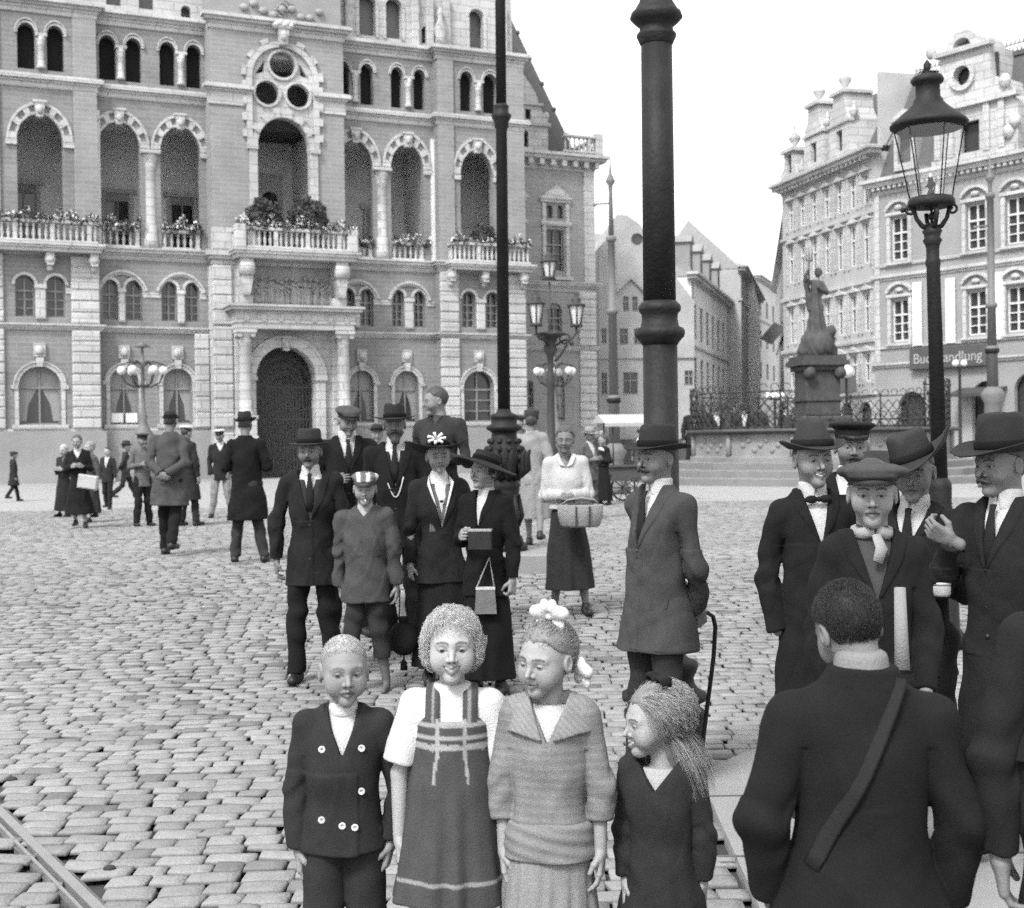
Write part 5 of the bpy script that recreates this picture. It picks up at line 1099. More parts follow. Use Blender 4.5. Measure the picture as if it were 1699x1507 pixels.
    trs = Loft([(.84*b, 0, .0, .145*b*thick, .10*b*thick), (1.03*b, 0, -.005, .125*b*thick, .092*b*thick), (1.25*b, 0, -.004*b, .15*b*wf, .105*b*thick), (1.38*b, 0, .008*b, .15*b*wf, .085*b), (1.44*b, 0, .012*b, .085*b, .065*b), (1.52*b, 0, .015*b, .05*b, .05*b)])
    def core(P):
        d = trs(P, -.03*b)
        for nm in 'LR':
            S0, E0, W0, u, f_, ap = J[nm]; d = smin(d, rc(P, S0, E0, .040*b, .034*b), .02); d = smin(d, rc(P, E0, W0 + f_*.01, .036*b + .002*child, .025*b + .002*child), .01); hp, kn, an = LG_[nm]; d = smin(d, rc(P, hp, kn, .062*b, .046*b), .03); d = smin(d, rc(P, kn, kn*.6 + an*.4 + np.array([0, .012*b, 0]), .048*b, .050*b), .02); d = smin(d, rc(P, kn*.6 + an*.4 + np.array([0, .012*b, 0]), an, .050*b, .032*b), .02)
            if k.get('barefoot'): d = smin(d, rc(P, an + np.array([0, .01, -.05*b]), an + np.array([s_ * 0, -.15*b, -.062*b]), .030*b, .020*b), .03)
        return d
    bare = k.get('bare', False); ext = .75 * b
    V, F = surface(core, (-ext, -.5*b, -.02), (ext, .5*b, 1.53*b), cres * (1.0 if bare else 1.5) , newton=bare); parts.append((V, F, np.full(len(V), sk * k.get('legtone', 1.0) * 1.0)))
    if bare and k.get('legtone'): z_ = parts[-1][0][:, 2]; parts[-1] = (parts[-1][0], F, np.where(z_ < .7*b, sk * k['legtone'], sk))
    for s_, nm in ((-1, 'L'), (1, 'R')):
        S0, E0, W0, u, f_, ap = J[nm]
        if ap == 'pocket' or k.get('nohand') == nm: continue
        nrm, th = {'hang': ((-s_, .15, 0), (0, -1, 0)), 'swing': ((-s_, 0, 0), (0, -1, 0)), 'swingb': ((-s_, 0, 0), (0, -1, 0)), 'back': ((0, -1, .3), (0, 0, 1)), 'front': ((0, .3, -1), (-s_, -1, 0)), 'waist': ((0, 1, -.2), (0, 0, 1)), 'lapel': ((0, 1, .2), (-s_, 0, .6)), 'hips': ((-s_, 0, -.3), (0, -1, 0))}.get(ap if isinstance(ap, str) else 'hang')
        hd_ = f_ * (1 if not k.get('handdir' + nm) else 0) + (np.array(k['handdir' + nm]) if k.get('handdir' + nm) else 0)
        f, lo, hi = hand_f(W0 + f_ * .012*b, hd_, nrm, th, hs * (.95 if not child else .86), k.get('curl' + nm, k.get('curl', .42)))
        V, F = surface(f, lo, hi, max(.0026, min(.007, Y / 1326 * .75))); parts.append((V, F, np.full(len(V), sk * .95)))
    n0 = 0; VV = []; FF = []; CC = []
    for V, F, c in parts: VV.append(V); FF.append(F + n0); CC.append(c); n0 += len(V)
    body = skmesh('person', np.concatenate(VV), np.concatenate(FF), skin_m, np.concatenate(CC)); tag(body, label, k.get('cat', 'person'), k.get('group'))
    body.location = (base.x, base.y, bz); body.rotation_euler = (math.radians(((_h // 11) % 5 - 2) * .5), math.radians(((_h // 13) % 5 - 2) * .55), math.radians(yaw)); PEOPLE[label] = body
    seed = abs(hash_(label)) % 1000
    # ---------- clothes
    W_ = k.get('wr', .0075) * (1.15 if not child else .8)
    def sleeves(P, r0, r1, r2, cut=.0, arms='LR', upto=None):
        d = np.full(len(P), 9, np.float32)
        for nm in arms:
            S0, E0, W0, u, f_, ap = J[nm]; W1 = W0 - f_ * cut
            if upto is not None:    # short sleeve, upto = share of the upper arm
                e = S0 + (E0 - S0) * upto; q = rc(P, S0, e, r0, r1); q = smax(q, ((P - A(e)) @ A(u)), .006)
            else:
                q = rc(P, S0, E0, r0, r1); q2 = rc(P, E0, W1, r1, r2); q2 = smax(q2, (P - A(W1)) @ A(f_), .008); q = smin(q, q2, .02*b)
            d = np.minimum(d, q)
        return d
    def jacket(hem, vz=None, vw=.075, r=(.060, .053, .044), flare=0, lap=.008, off=.012, cutfront=0, waist=0, cut=.0, upto=None, collar=True, hemfold=.0, step=False, crease=.007):
        lo_ = Loft([(hem*b - .01, 0, .004, (.150 + flare)*b*thick, (.116 + flare*.8)*b*thick), ((hem*.5 + .5)*b if hem < .8 else .92*b, 0, .002, (.146 + flare*.45)*b*thick, (.116 + flare*.3)*b*thick), (1.05*b, 0, -.003, (.134 - waist)*b*thick, (.106 - waist*.6)*b*thick), (1.25*b, 0, -.004*b, .150*b*wf, .115*b*thick), (1.37*b, 0, .008*b, .146*b*wf, .095*b), (1.445*b, 0, .014*b, .088*b, .072*b), (1.50*b, 0, .016*b, .066*b, .066*b)])
        fold = (lambda P, th: hemfold * np.clip((1.0*b - P[:, 2]) / (.4*b), 0, 1) * np.sin(th * 9 + 2*np.sin(th*2 + seed))) if hemfold else None
        def f(P):
            d = lo_(P, off, fold); Pm = np.stack([np.abs(P[:, 0]), P[:, 1], P[:, 2]], 1); sh = rc(Pm, (.03*b, .014*b, 1.425*b), (sx*.93, .012*b, shz - .006*b), .052*b + off*.4, .050*b + off*.4); d = smin(d, sh, .04*b)
            a = sleeves(P, r[0]*b, r[1]*b, r[2]*b, cut, upto=upto)
            for nm in 'LR':
                S0, E0, W0, u, f_, ap = J[nm]; q = P - A(E0); t = q @ A(f_ - u * .4) / b; r2 = (q * q).sum(1) / (.11*b)**2; a = a + crease * b * np.sin(t * 85 + 2.5*np.sin(P[:, 0]*22/b + P[:, 1]*26/b + seed)) * np.exp(-r2)
            d = smin(d, a, np.where(P[:, 2] > 1.27*b, .03*b, .008*b))
            d = d + wrink(P, seed, W_*1.25, (10/b, 10/b, 13/b)); xx = P[:, 0] + .55*P[:, 2]; yy = P[:, 0] - .6*P[:, 2]
            d = d - W_ * .9 * np.clip(np.sin(xx*30/b + 1.8*np.sin(yy*9/b + seed) + seed) - .35, 0, 1) * (np.sin(P[:, 2]*8/b + seed*2) > -.3) - W_ * .8 * np.clip(np.sin(yy*33/b + 1.5*np.sin(xx*11/b + seed) + seed*3) - .5, 0, 1)
            if vz is not None:
                w_ = vw*b * np.clip((P[:, 2] - vz*b) / ((1.46 - vz)*b), 0, 2); ax = np.abs(P[:, 0])
                if lap: lw_ = .030*b * np.clip((P[:, 2] - vz*b) / (.16*b), 0, 1) + 1e-5; band = np.clip(1 - np.abs(ax - w_ - lw_*.93) / lw_, 0, 1) * (P[:, 2] > vz*b) * (P[:, 1] < 0); d = d - lap * np.clip(band*4, 0, 1)
                d = smax(d, -np.maximum(ax - w_, P[:, 1] - .02*b), .004)
            if step: d = d - .005 * ((P[:, 0] < .018*b) & (P[:, 1] < -.03) & (P[:, 2] < ((vz or 1.4) + .01)*b))
            d = smax(d, hem*b - P[:, 2], .008)
            if cutfront: d = smax(d, -np.maximum(np.abs(P[:, 0]) - cutfront*b * np.clip((1.0*b - P[:, 2]) / (.3*b), 0, 1), P[:, 1]), .01)
            d = smax(d, P[:, 2] - 1.49*b, .006)
            if fr_line: d = smax(d, -(rc(P, (.012*b, -.3, (vz or 1.3)*b), (.012*b, -.3, hem*b - .05), .0, .0) * 0 + np.maximum(np.abs(P[:, 0] - .012*b) - .0022, P[:, 1] + .02)), .003) * 1.0
            return d
        return f
    fr_line = False
    box = ((-ext, -.52*b, 0), (ext, .52*b, 1.56*b))
    def put(name, f, col, m_=cloth_m, lo=None, hi=None, res=None, paint=None, label=None):
        V, F = surface(f, lo or box[0], hi or box[1], res or cres)
        if len(F) == 0: return None
        o = skmesh(name, V, F, m_, paint(V) if paint else col, body)
        if label: o['label'] = label
        return o
    def trousers(col, r=(.092, .070, .062), end=.07, name='trousers'):
        def f(P):
            d = ell(P, (0, .005, .90*b), (.145*b*thick, .112*b*thick, .13*b))
            for nm in 'LR': hp, kn, an = LG_[nm]; q = smin(rc(P, hp, kn, r[0]*b, r[1]*b), rc(P, kn, an, r[1]*b, r[2]*b), .02); d = smin(d, q, .03*b) if nm == 'L' else smin(d, q, .012*b)
            d = d + wrink(P, seed + 7, W_, (14/b, 14/b, 20/b)); return smax(d, end*b + 0*P[:, 2] - P[:, 2] if stride == 0 else end*b*.4 - P[:, 2], .006)
        return put(name, f, col, lo=(-.35*b, -.5*b, 0), hi=(.35*b, .5*b, 1.05*b))
    def shoes(col=.012):
        if Y < 5.3: return
        fs = []
        for s_, nm in ((-1, 'L'), (1, 'R')):
            an = LG_[nm][2]; a = an + np.array([0, .03, -.045*b]); t_ = an + np.array([s_*.02, -.14*b, -.055*b]); dz = 0
            def f(P, a=a, t_=t_): d = smin(rc(P, a, t_, .040*b, .036*b), rc(P, an, a, .042*b, .04*b), .03); return smax(d, (a[2] - .042*b) - P[:, 2], .004)
            V, F = surface(f, np.minimum(a, t_) - .08, np.maximum(a, t_) + np.array([.08, .08, .12]), max(.004, cres*.8)); skmesh('shoe', V, F, leather_m, col, body)
    def skirt(top_, hem, rt_, rb, col, nf=11, amp=.05, paint=None, m_=cloth_m, name='skirt', cyb=0, label=None):
        lo_ = Loft([(hem*b - .01, 0, cyb, rb[0]*b, rb[1]*b), ((hem*.6 + top_*.4)*b, 0, cyb*.4, (rt_[0]*.35 + rb[0]*.65)*b, (rt_[1]*.35 + rb[1]*.65)*b), (top_*b, 0, 0, rt_[0]*b, rt_[1]*b)])
        fold = lambda P, th: amp * np.clip((top_*b - P[:, 2]) / ((top_ - hem)*b), .08, 1) * (np.sin(th * nf + 1.5*np.sin(th*2 + seed) + .8*np.sin(P[:, 2]*5/b)) + .4*np.sin(th*nf*1.7 + seed))
        def f(P): d = lo_(P, 0, fold) * .9 + wrink(P, seed + 5, W_*.8, (12/b, 12/b, 8/b)); return smax(d, hem*b - P[:, 2], .006)
        return put(name, f, col, m_, lo=(-.5*b, -.5*b, hem*b - .05), hi=(.5*b, .5*b, top_*b + .05), paint=paint, label=label)
    c1 = k.get('col', .02); c2 = k.get('col2', c1 * .9)
    K = dict(b=b, sx=sx, shz=shz, J=J, LG=LG_, HM=HM, hs=hs, body=body, put=put, jacket=jacket, trousers=trousers, skirt=skirt, shoes=shoes, trs=trs, cres=cres, W=W_, sleeves=sleeves, seed=seed, H=H, thick=thick, wf=wf)
    def shirt(col=.45, vw=.05, vz=1.2, off=-.001, tie=None, collar=True, vest=None, vvz=1.22):
        f = lambda P: smax(trs(P, off + .002), np.maximum(np.maximum(P[:, 1] - .03*b, np.abs(P[:, 0]) - (.095 if gar not in ('none',) else .2)*b), (vz + (.012 if gar != 'none' else -.05))*b - P[:, 2]), .004)
        put('shirt', f, col, linen_m, lo=(-.2*b, -.25*b, (vz - .1)*b), hi=(.2*b, .1*b, 1.56*b), res=cres)
        if vest is not None:
            def fv(P):
                w_ = .05*b * np.clip((P[:, 2] - vvz*b) / ((1.46 - vvz)*b), 0, 2); d = smax(trs(P, off + .009), P[:, 1] - .03*b, .004); d = smax(d, -(np.abs(P[:, 0]) - w_), .003); d = smax(d, np.maximum(np.abs(P[:, 0]) - .085*b, (vz + .01)*b - P[:, 2]), .004); return smax(d, P[:, 2] - 1.42*b, .004) + wrink(P, seed + 9, W_*.4, (20, 20, 30))
            put('waistcoat', fv, vest, lo=(-.2*b, -.25*b, .9*b), hi=(.2*b, .1*b, 1.5*b), res=cres)
        if collar and col > .1:
            def fc(P):
                zc = 1.475*b; d = Loft([(1.43*b, 0, .012*b, .066*b, .066*b), (1.475*b, 0, .010*b, .060*b, .062*b), (1.525*b, 0, .012*b, .057*b, .060*b)])(P, .004); d = smax(d, -np.maximum(np.abs(P[:, 0]) - .16*np.clip(1.50*b - P[:, 2], 0, 1) - .002, P[:, 1]), .002); return d
            put('collar', fc, max(col, .4), linen_m, lo=(-.1*b, -.12*b, 1.40*b), hi=(.1*b, .1*b, 1.54*b), res=min(cres, .006))
        if tie == 'bow': mb = MB(); y_ = -.070*b; [mb.sphere((s_*.032*b, y_ - .012, 1.445*b), .022*b, 10, 7, 1.4, .5, .8) for s_ in (-1, 1)]; mb.sphere((0, y_ - .018, 1.445*b), .012*b, 8, 6); mbcol(mb, 'bow_tie', cloth_m, .012, body)
        elif tie: mb = MB(); mb.tube([(0, -.078*b, 1.46*b), (0, -.093*b, 1.43*b), (0, -.104*b, 1.38*b), (0, -.112*b, 1.30*b), (0, -.113*b, 1.2*b)], [.016*b, .013*b, .02*b, .028*b, .03*b], 8, flat=.35); mbcol(mb, 'tie', cloth_m, tie if isinstance(tie, float) else .015, body)
    K['shirt'] = shirt
    def details():
        jf = jacket(k.get('hem', .74), k.get('vz', 1.12), k.get('vw', .075), flare=k.get('flare', .01 if gar != 'coat' else .035), waist=k.get('waist', 0)); vz_ = k.get('vz', 1.12)
        def front(x, z):
            ys_ = np.linspace(-.35, .05, 160); d = jf(np.stack([np.full(160, x), ys_, np.full(160, z)], 1).astype(np.float32)); return float(ys_[int(np.argmax(d < 0))])
        for i in range(3 if gar != 'coat' else 4):
            z = (vz_ - .02 - .115 * i) * b
            if z < (k.get('hem', .74) + .12)*b: break
            y = front(-.004, z); mb = MB(); mb.lathe((-.004, y - .007, z), [(.001, 0), (.009, .001), (.0095, .004), (.006, .008)], 12, ax=1); mbcol(mb, 'button', leather_m, .02, body)
        if gar == 'suit' and k.get('hem', .74) < .8:
            for s_ in (-1, 1):
                z = .95*b; x0, x1 = s_*.075*b, s_*.135*b; mb = MB(); P4 = [(x0, front(x0, z) - .004, z), (x1, front(x1, z) - .004, z + .008), (x1, front(x1, z - .045*b) - .005, z - .037*b), (x0, front(x0, z - .045*b) - .005, z - .045*b)]
                mb.add(P4 + [(p[0], p[1] + .012, p[2]) for p in P4], [(0, 3, 2, 1) if s_ > 0 else (0, 1, 2, 3), (0, 1, 5, 4), (2, 3, 7, 6), (3, 0, 4, 7), (1, 2, 6, 5)]); mbcol(mb, 'pocket_flap', cloth_m, c1 * .9, body)
    if gar in ('suit', 'coat', 'jacket'):
        hem = {'suit': .74, 'coat': .48, 'jacket': .78}[gar]; hem = k.get('hem', hem); back = k.get('isback', False)
        put('coat' if gar == 'coat' else 'jacket', jacket(hem, None if back else k.get('vz', 1.12), k.get('vw', .075), flare=k.get('flare', .01 if gar != 'coat' else .035), step=not back, cutfront=k.get('cutfront', 0), waist=k.get('waist', 0), hemfold=k.get('hemfold', .012 if gar == 'coat' else 0)), c1)
        if not back and Y < 12: details()
        if not back and not far: shirt(k.get('shirtc', .42), tie=k.get('tie', True), vest=k.get('vest'), vz=k.get('vz', 1.12) - .02, vvz=k.get('vvz', 1.24))
        elif not back: shirt(k.get('shirtc', .42), tie=None, collar=False, vz=k.get('vz', 1.12))
        if k.get('lower', 'trousers') == 'trousers': trousers(c2, **k.get('tr', {})); 
        if not k.get('barefoot'): shoes()
    if gar == 'blouse':
        def fb_(P): return jacket(k.get('hem', .98), k.get('vz', 1.34), .05, lap=0, off=.010, r=(.062, .06, .045))(P)
        put('blouse', fb_, c1, linen_m if c1 > .2 else cloth_m); skirt(1.04, k.get('skhem', .28), (.135, .105), k.get('skb', (.23, .20)), c2, nf=k.get('nf', 9), amp=.05); shoes()
        if c1 > .2: mb = MB(); [mb.tube([(s_*.005, -.100*b, 1.37*b), (s_*.045*b, -.092*b, 1.385*b), (s_*.075*b, -.055*b, 1.45*b), (s_*.06*b, .03, 1.49*b)], [.012*b, .03*b, .026*b, .012*b], 8, flat=.35) for s_ in (-1, 1)]; mbcol(mb, 'collar', linen_m, .6, body)
    if gar == 'dresscoat':   # woman's long jacket over a skirt
        skirt(1.0, k.get('skhem', .12), (.14, .11), k.get('skb', (.22, .2)), c2, nf=8, amp=.045)
        put('jacket', jacket(k.get('hem', .72), k.get('vz', 1.12), k.get('vw', .09), flare=k.get('flare', .05), waist=.012, hemfold=.02), c1); shirt(k.get('shirtc', .5), tie=None, vz=k.get('vz', 1.12) - .03, vest=k.get('vest'), vvz=1.2, collar=False)
        mb = MB(); [mb.tube([(s_*.01, -.115*b, k.get('vz', 1.12)*b + .06), (s_*.05*b, -.118*b, 1.3*b), (s_*.085*b, -.085*b, 1.42*b), (s_*.07*b, .01, 1.47*b)], [.006*b, .022*b, .032*b, .016*b], 8, flat=.3) for s_ in (-1, 1)]
        if k.get('wcollar', True): mbcol(mb, 'collar', linen_m, .6, body)
        shoes()
    if k.get('custom'): k['custom'](K)
    # ---------- hair and hat
    ht = k.get('hair', 'short'); hv = k.get('hairv', hairc)
    if ht:
        def hf(P):
            y, z = P[:, 1], P[:, 2]; d = ell(P, (0, .016, .030), (.080, .100, .095)); cut = np.minimum(k.get('hairline', .022) - (.85*z + .5*y), np.maximum(.035 - y, -.075 - z))
            if ht == 'bun': d = smin(ell(P, (0, .02, .032), (.088, .106, .100)), ln(P - A((0, .10, .06))) - .045, .02); cut = np.minimum(.030 - (.85*z + .55*y), np.maximum(.0 - y, -.085 - z))
            if ht == 'side': d = ell(P, (0, .02, .030), (.086, .106, .099)); cut = np.minimum(.026 - (.85*z + .5*y), np.maximum(.01 - y, -.10 - z))
            if ht == 'long': d = smin(ell(P, (0, .02, .030), (.090, .108, .100)), rc(P, (0, .06, -.02), (0, .075, -.15), .075, .055), .04); cut = np.minimum(.026 - (.85*z + .5*y), np.maximum(.012 - y, -.19 - z))
            if ht == 'curly': d = ell(P, (0, .018, .024), (.086, .104, .096)); cut = np.minimum(.038 - (.85*z + .5*y), np.maximum(-.030 - y, -.095 - z)) 
            rg_ = .0045*np.sin(P[:, 0]*115 + 2*np.sin(P[:, 0]*47 + 1) + P[:, 1]*60) + .003*np.sin(P[:, 0]*240 + P[:, 2]*150); cut = cut + rg_
            if ht == 'shaved': d = ell(P, (0, .016, .030), (.0785, .099, .0935)); cut = np.minimum(.022 + .003*np.sin(P[:, 0]*90) - (.85*z + .5*y), np.maximum(.035 - y, -.055 - z))
            nz = {'short': .0015, 'shaved': .0004, 'curly': .006, 'long': .003, 'bun': .003, 'side': .003}[ht]
            return smax(d + wrink(P, seed, nz, (70, 40, 45)), cut, .012)
        if ht == 'shaved': V = None
        else: V, F = surface(hf, (-.125, -.13, -.22), (.125, .18, .15), max(hres, .003) / hs); V is not None and skmesh('hair', V, F, hair_m, hv, body, HM)
    if k.get('mous'):
        mb = MB(); [mb.tube([(0, -.107, -.052), (s_*.014, -.103, -.055), (s_*.030, -.090, -.064), (s_*.036, -.082, -.066)], [.007, .0085, .006, .002], 7) for s_ in (-1, 1)]; mbcol(mb, 'moustache', hair_m, k.get('mousc', .02), body, HM)
    if k.get('beard'):
        V, F = surface(lambda P: smax(smax(smin(rc(P, (0, -.03, -.06), (0, -.065, -.125), .062, .035), ell(P, (0, -.03, -.05), (.068, .07, .045)), .02), .055 + P[:, 1]*0 + (P[:, 2]) , .01), P[:, 1] - .0, .01) + wrink(P, 5, .002, (90, 60, 50)), (-.1, -.14, -.18), (.1, .05, 0), max(hres, .003)); skmesh('beard', V, F, hair_m, k.get('mousc', .03), body, HM)
    if hat: make_hat(hat, HM, body, k)
    return K
def hash_(s):
    h = 7
    for ch in s: h = (h * 31 + ord(ch)) % 1000003
    return h
def make_hat(kind, HM, body, k):
    col = k.get('hatc', .018); ht = k.get('hattilt', 0); hz_ = k.get('hatz', .050)
    M = HM @ Matrix.Translation((0, .008, hz_)) @ Matrix.Rotation(math.radians(ht), 4, 'X') @ Matrix.Rotation(math.radians(k.get('hatroll', 0)), 4, 'Y')
    def felt(prof, n=40, sy=1.18, brimr=.09, curl=.25, dip=0, dent=0):
        mb = MB(); mb.lathe((0, 0, 0), prof, n); out = []
        for x, y, z in mb.v:
            r = math.hypot(x, y); 
            if r > brimr and z < .03: t = (r - brimr); z += curl * t * (x / r)**2 * 2 * (t / .06) - dip * t * (max(0, -y / r))
            if k.get('peak') and z > .03: f_ = 1 - k['peak'] * (z - .03) / .08; x *= f_; y *= f_
            if dent and z > .07: z -= dent * math.exp(-(x / .022)**2) * (.6 + .4 * (-y / .1)); x *= 1 - .25 * max(0, -y) / .1 * min(1, (z - .05) / .06)
            out.append((x, y * sy, z))
        mb.v = out; return mb
    if kind in ('fedora', 'wide', 'tall', 'bowler', 'ladyhat', 'pork'):
        R_ = {'fedora': .140, 'wide': .165, 'tall': .150, 'bowler': .118, 'ladyhat': .215, 'pork': .150}[kind]; Hc = {'fedora': .118, 'wide': .12, 'tall': .135, 'bowler': .10, 'ladyhat': .075, 'pork': .105}[kind]; R_ = k.get('brim', R_); Hc = k.get('crown', Hc); rc_ = .086
        tp = [(rc_ * .93, Hc*.86), (rc_ * .84, Hc*.97), (rc_*.6, Hc), (.002, Hc * (.96))] if kind != 'bowler' else [(rc_*.95, Hc*.6), (rc_*.8, Hc*.83), (rc_*.5, Hc*.96), (.002, Hc)]
        prof = [(.002, .004), (rc_ - .004, .004), (rc_ + .012, -.004), (R_ * .8, -.002), (R_ - .003, .0), (R_, .003), (R_ - .003, .007), (R_*.8, .005), (rc_ + .016, .004), (rc_ + .001, .010), (rc_ - .001, Hc*.3)] + tp
        mb = felt(prof, curl={'fedora': .45, 'wide': .3, 'tall': .35, 'bowler': .8, 'ladyhat': .12, 'pork': .10}[kind] * k.get('curlk', 1), dip=.15 if kind != 'ladyhat' else .25, dent=.022 if kind in ('fedora', 'tall', 'wide') else (.008 if kind == 'pork' else 0)); o = mbcol(mb, 'hat', felt_m, col, body, M)
        mb2 = MB(); mb2.lathe((0, 0, 0), [(rc_ + .0035, .010), (rc_ + .005, .012), (rc_ + .0045, .038), (rc_ + .001, .040)], 32, 1, 1.18); b2 = mbcol(mb2, 'hat_band', cloth_m, col * .5, o, M)
    elif kind == 'flatcap':
        hc_ = k.get('hatc', .04); sz = k.get('capsize', 1.0)
        def f(P): q = P / A((1, 1, 1)); d = ell(P, (0, .002, .036), (.108*sz, .126*sz, .034)); d = smin(d, ell(P, (0, -.085, .016), (.07*sz, .05, .018)), .02); d = smin(d, ell(P, (0, .005, .012), (.086, .100, .03)), .02); return smax(d + wrink(P, 4, .0025, (40, 40, 20)), -.004 - P[:, 2], .004)
        V, F = surface(f, (-.16, -.18, -.03), (.16, .17, .11), .0045 if body.location.y < 8 else .007); paint = k.get('cappaint'); o = skmesh('cap', V, F, cloth_m, paint(V) if paint else hc_, body, M)
        mb = MB(); n = 14; vs = []
        for i in range(n + 1):
            a = math.radians(-160 + 140 * i / n); vs += [(.076*math.cos(a), .092*math.sin(a) - .006, .004), (.092*math.cos(a), (.096 + .070*math.sin(math.radians(180*i/n)))*math.sin(a) - .010, -.012), (.076*math.cos(a), .092*math.sin(a) - .006, .012)]
        mb.add(vs, [f_ for i in range(n) for f_ in ((i*3, i*3+1, i*3+4, i*3+3), (i*3+1, i*3+2, i*3+5, i*3+4))], True); mbcol(mb, 'visor', cloth_m, hc_ * .7, o, M)
    elif kind in ('sailor', 'visorcap'):
        top = k.get('topc', .6 if kind == 'sailor' else .015); mb = MB(); mb.lathe((0, 0, 0), [(.080, -.005), (.083, .0), (.085, .03), (.084, .035)], 28, 1, 1.18); o = mbcol(mb, 'cap', cloth_m, .015, body, M)
        mb = MB(); mb.lathe((0, 0, 0), [(.083, .033), (.112, .052), (.116, .060), (.108, .070), (.06, .078), (.002, .080)], 28, 1, 1.12); mb.v = [(x, y, z - .10*(y + .0)*.25) for x, y, z in mb.v]; mbcol(mb, 'cap_top', linen_m if top > .3 else cloth_m, top, o, M)
        mb = MB(); n = 12; vs = []
        for i in range(n + 1): a = math.radians(-150 + 120 * i / n); vs += [(.083*math.cos(a), .098*math.sin(a), .004), (.088*math.cos(a), (.098 + .045*math.sin(math.radians(180*i/n)))*math.sin(a), -.014), (.083*math.cos(a), .098*math.sin(a), .009)]
        mb.add(vs, [f_ for i in range(n) for f_ in ((i*3, i*3+1, i*3+4, i*3+3), (i*3+1, i*3+2, i*3+5, i*3+4))], True); mbcol(mb, 'visor', leather_m, .01, o, M)
    elif kind == 'toque':
        mb = MB(); mb.lathe((0, 0, 0), [(.088, -.01), (.094, .0), (.098, .05), (.104, .10), (.095, .125), (.05, .135), (.002, .13)], 24, 1, 1.12); o = mbcol(mb, 'hat', felt_m, col, body, M); mb = MB(); mb.sphere((0, .0, .14), .03, 8, 6, 1.3, 1, .9); mbcol(mb, 'hat_trim', felt_m, col, o, M)
# ---- strands of hair for the near children
def strands(HM, body, n, col, seed, length, curl=.012, droop=.6, region=None, r=.0013, name='hair_strands', cr=(.094, .110, .100), cc=(0, .018, .024), flow=None, segs=7, var=.35, hug=None, hugz=-9, clump=0, rnd=.12, fluff=0):
    rg = np.random.RandomState(seed); q = rg.normal(size=(n * 6, 3)); q /= np.linalg.norm(q, axis=1)[:, None]; pts = np.array(cc) + q * np.array(cr) * .97
    m = region(pts) if region else np.ones(len(pts), bool); pts = pts[m][:n]; q = q[m][:n]; n = len(pts)
    if hug is not None and clump: hug = hug + clump * (np.sin(q[:, 0]*9 + seed) * np.sin(q[:, 2]*11 + 1) * np.sin(q[:, 1]*7 + 2) + .6*np.sin(q[:, 0]*23 + q[:, 2]*17) * np.sin(q[:, 1]*19)) + rg.uniform(-.02, .05, n)
    if hug is not None and fluff: hug = hug + fluff * np.clip((.045 - pts[:, 2]) / .07, 0, 1) * np.clip((np.abs(pts[:, 0]) - .03) / .03, 0, 1)
    L_ = length * rg.uniform(.6, 1.2, n); ph = rg.uniform(0, 6.3, (n, 2)); path = [pts]; d = q * .45 + rg.normal(0, rnd, (n, 3)); p = pts.copy()
    if flow is not None: d = d + flow(pts)
    for s_ in range(segs):
        d = d + np.array([0, 0, -1]) * droop / segs; d /= np.linalg.norm(d, axis=1)[:, None]; t = (s_ + 1) / segs
        if hug is not None:
            kk = np.sqrt((((p - np.array(cc)) / np.array(cr)) ** 2).sum(1)); nr = (p - np.array(cc)) / np.array(cr)**2; nr /= np.linalg.norm(nr, axis=1)[:, None] + 1e-9
            m_ = (kk > hug) & (p[:, 2] > hugz); dd = (d * nr).sum(1); d = np.where((m_ & (dd > 0))[:, None], d - nr * dd[:, None], d); p = np.where(m_[:, None], np.array(cc) + (p - np.array(cc)) * (hug / np.maximum(kk, 1e-6) * np.ones(len(kk)))[:, None], p); d /= np.linalg.norm(d, axis=1)[:, None] + 1e-9
        side = np.cross(d, [0, 0, 1]); side /= np.linalg.norm(side, axis=1)[:, None] + 1e-6; up = np.cross(side, d)
        p = p + d * (L_ / segs)[:, None]; a = ph[:, 0] + t * 9 * (1 + .3*np.sin(ph[:, 1])); path.append(p + curl * (np.cos(a)[:, None] * side + np.sin(a)[:, None] * up) * t ** .5)
    path = np.stack(path, 1); S_ = path.shape[1]; tg = np.gradient(path, axis=1); tg /= np.linalg.norm(tg, axis=2)[..., None] + 1e-9; a1 = np.cross(tg, rg.normal(size=(n, 1, 3))); a1 /= np.linalg.norm(a1, axis=2)[..., None] + 1e-9; a2 = np.cross(tg, a1)
    rad = (r * np.linspace(1, .35, S_))[None, :, None]; V = np.stack([path + rad * (math.cos(t) * a1 + math.sin(t) * a2) for t in (0, 2.09, 4.19)], 2).reshape(-1, 3)
    i = np.arange(n)[:, None, None] * S_ * 3 + np.arange(S_ - 1)[None, :, None] * 3; kx = np.arange(3)[None, None, :]; F = np.stack([i + kx, i + (kx + 1) % 3, i + 3 + (kx + 1) % 3, i + 3 + kx], -1).reshape(-1, 4)
    c = np.repeat(col * rg.uniform(1 - var, 1 + var, n), S_ * 3); return skmesh(name, V, F, hair_m, c, body, HM)
# ================================================================ the people of the picture
T0_ = __import__('time').time()
def surf_pt(f, x, z, y0=-.4):          # first hit of a field coming from the front
    ys_ = np.linspace(y0, .1, 400); P = np.stack([np.full(400, x), ys_, np.full(400, z)], 1).astype(np.float32); d = f(P); i = int(np.argmax(d < 0)); return float(ys_[i])
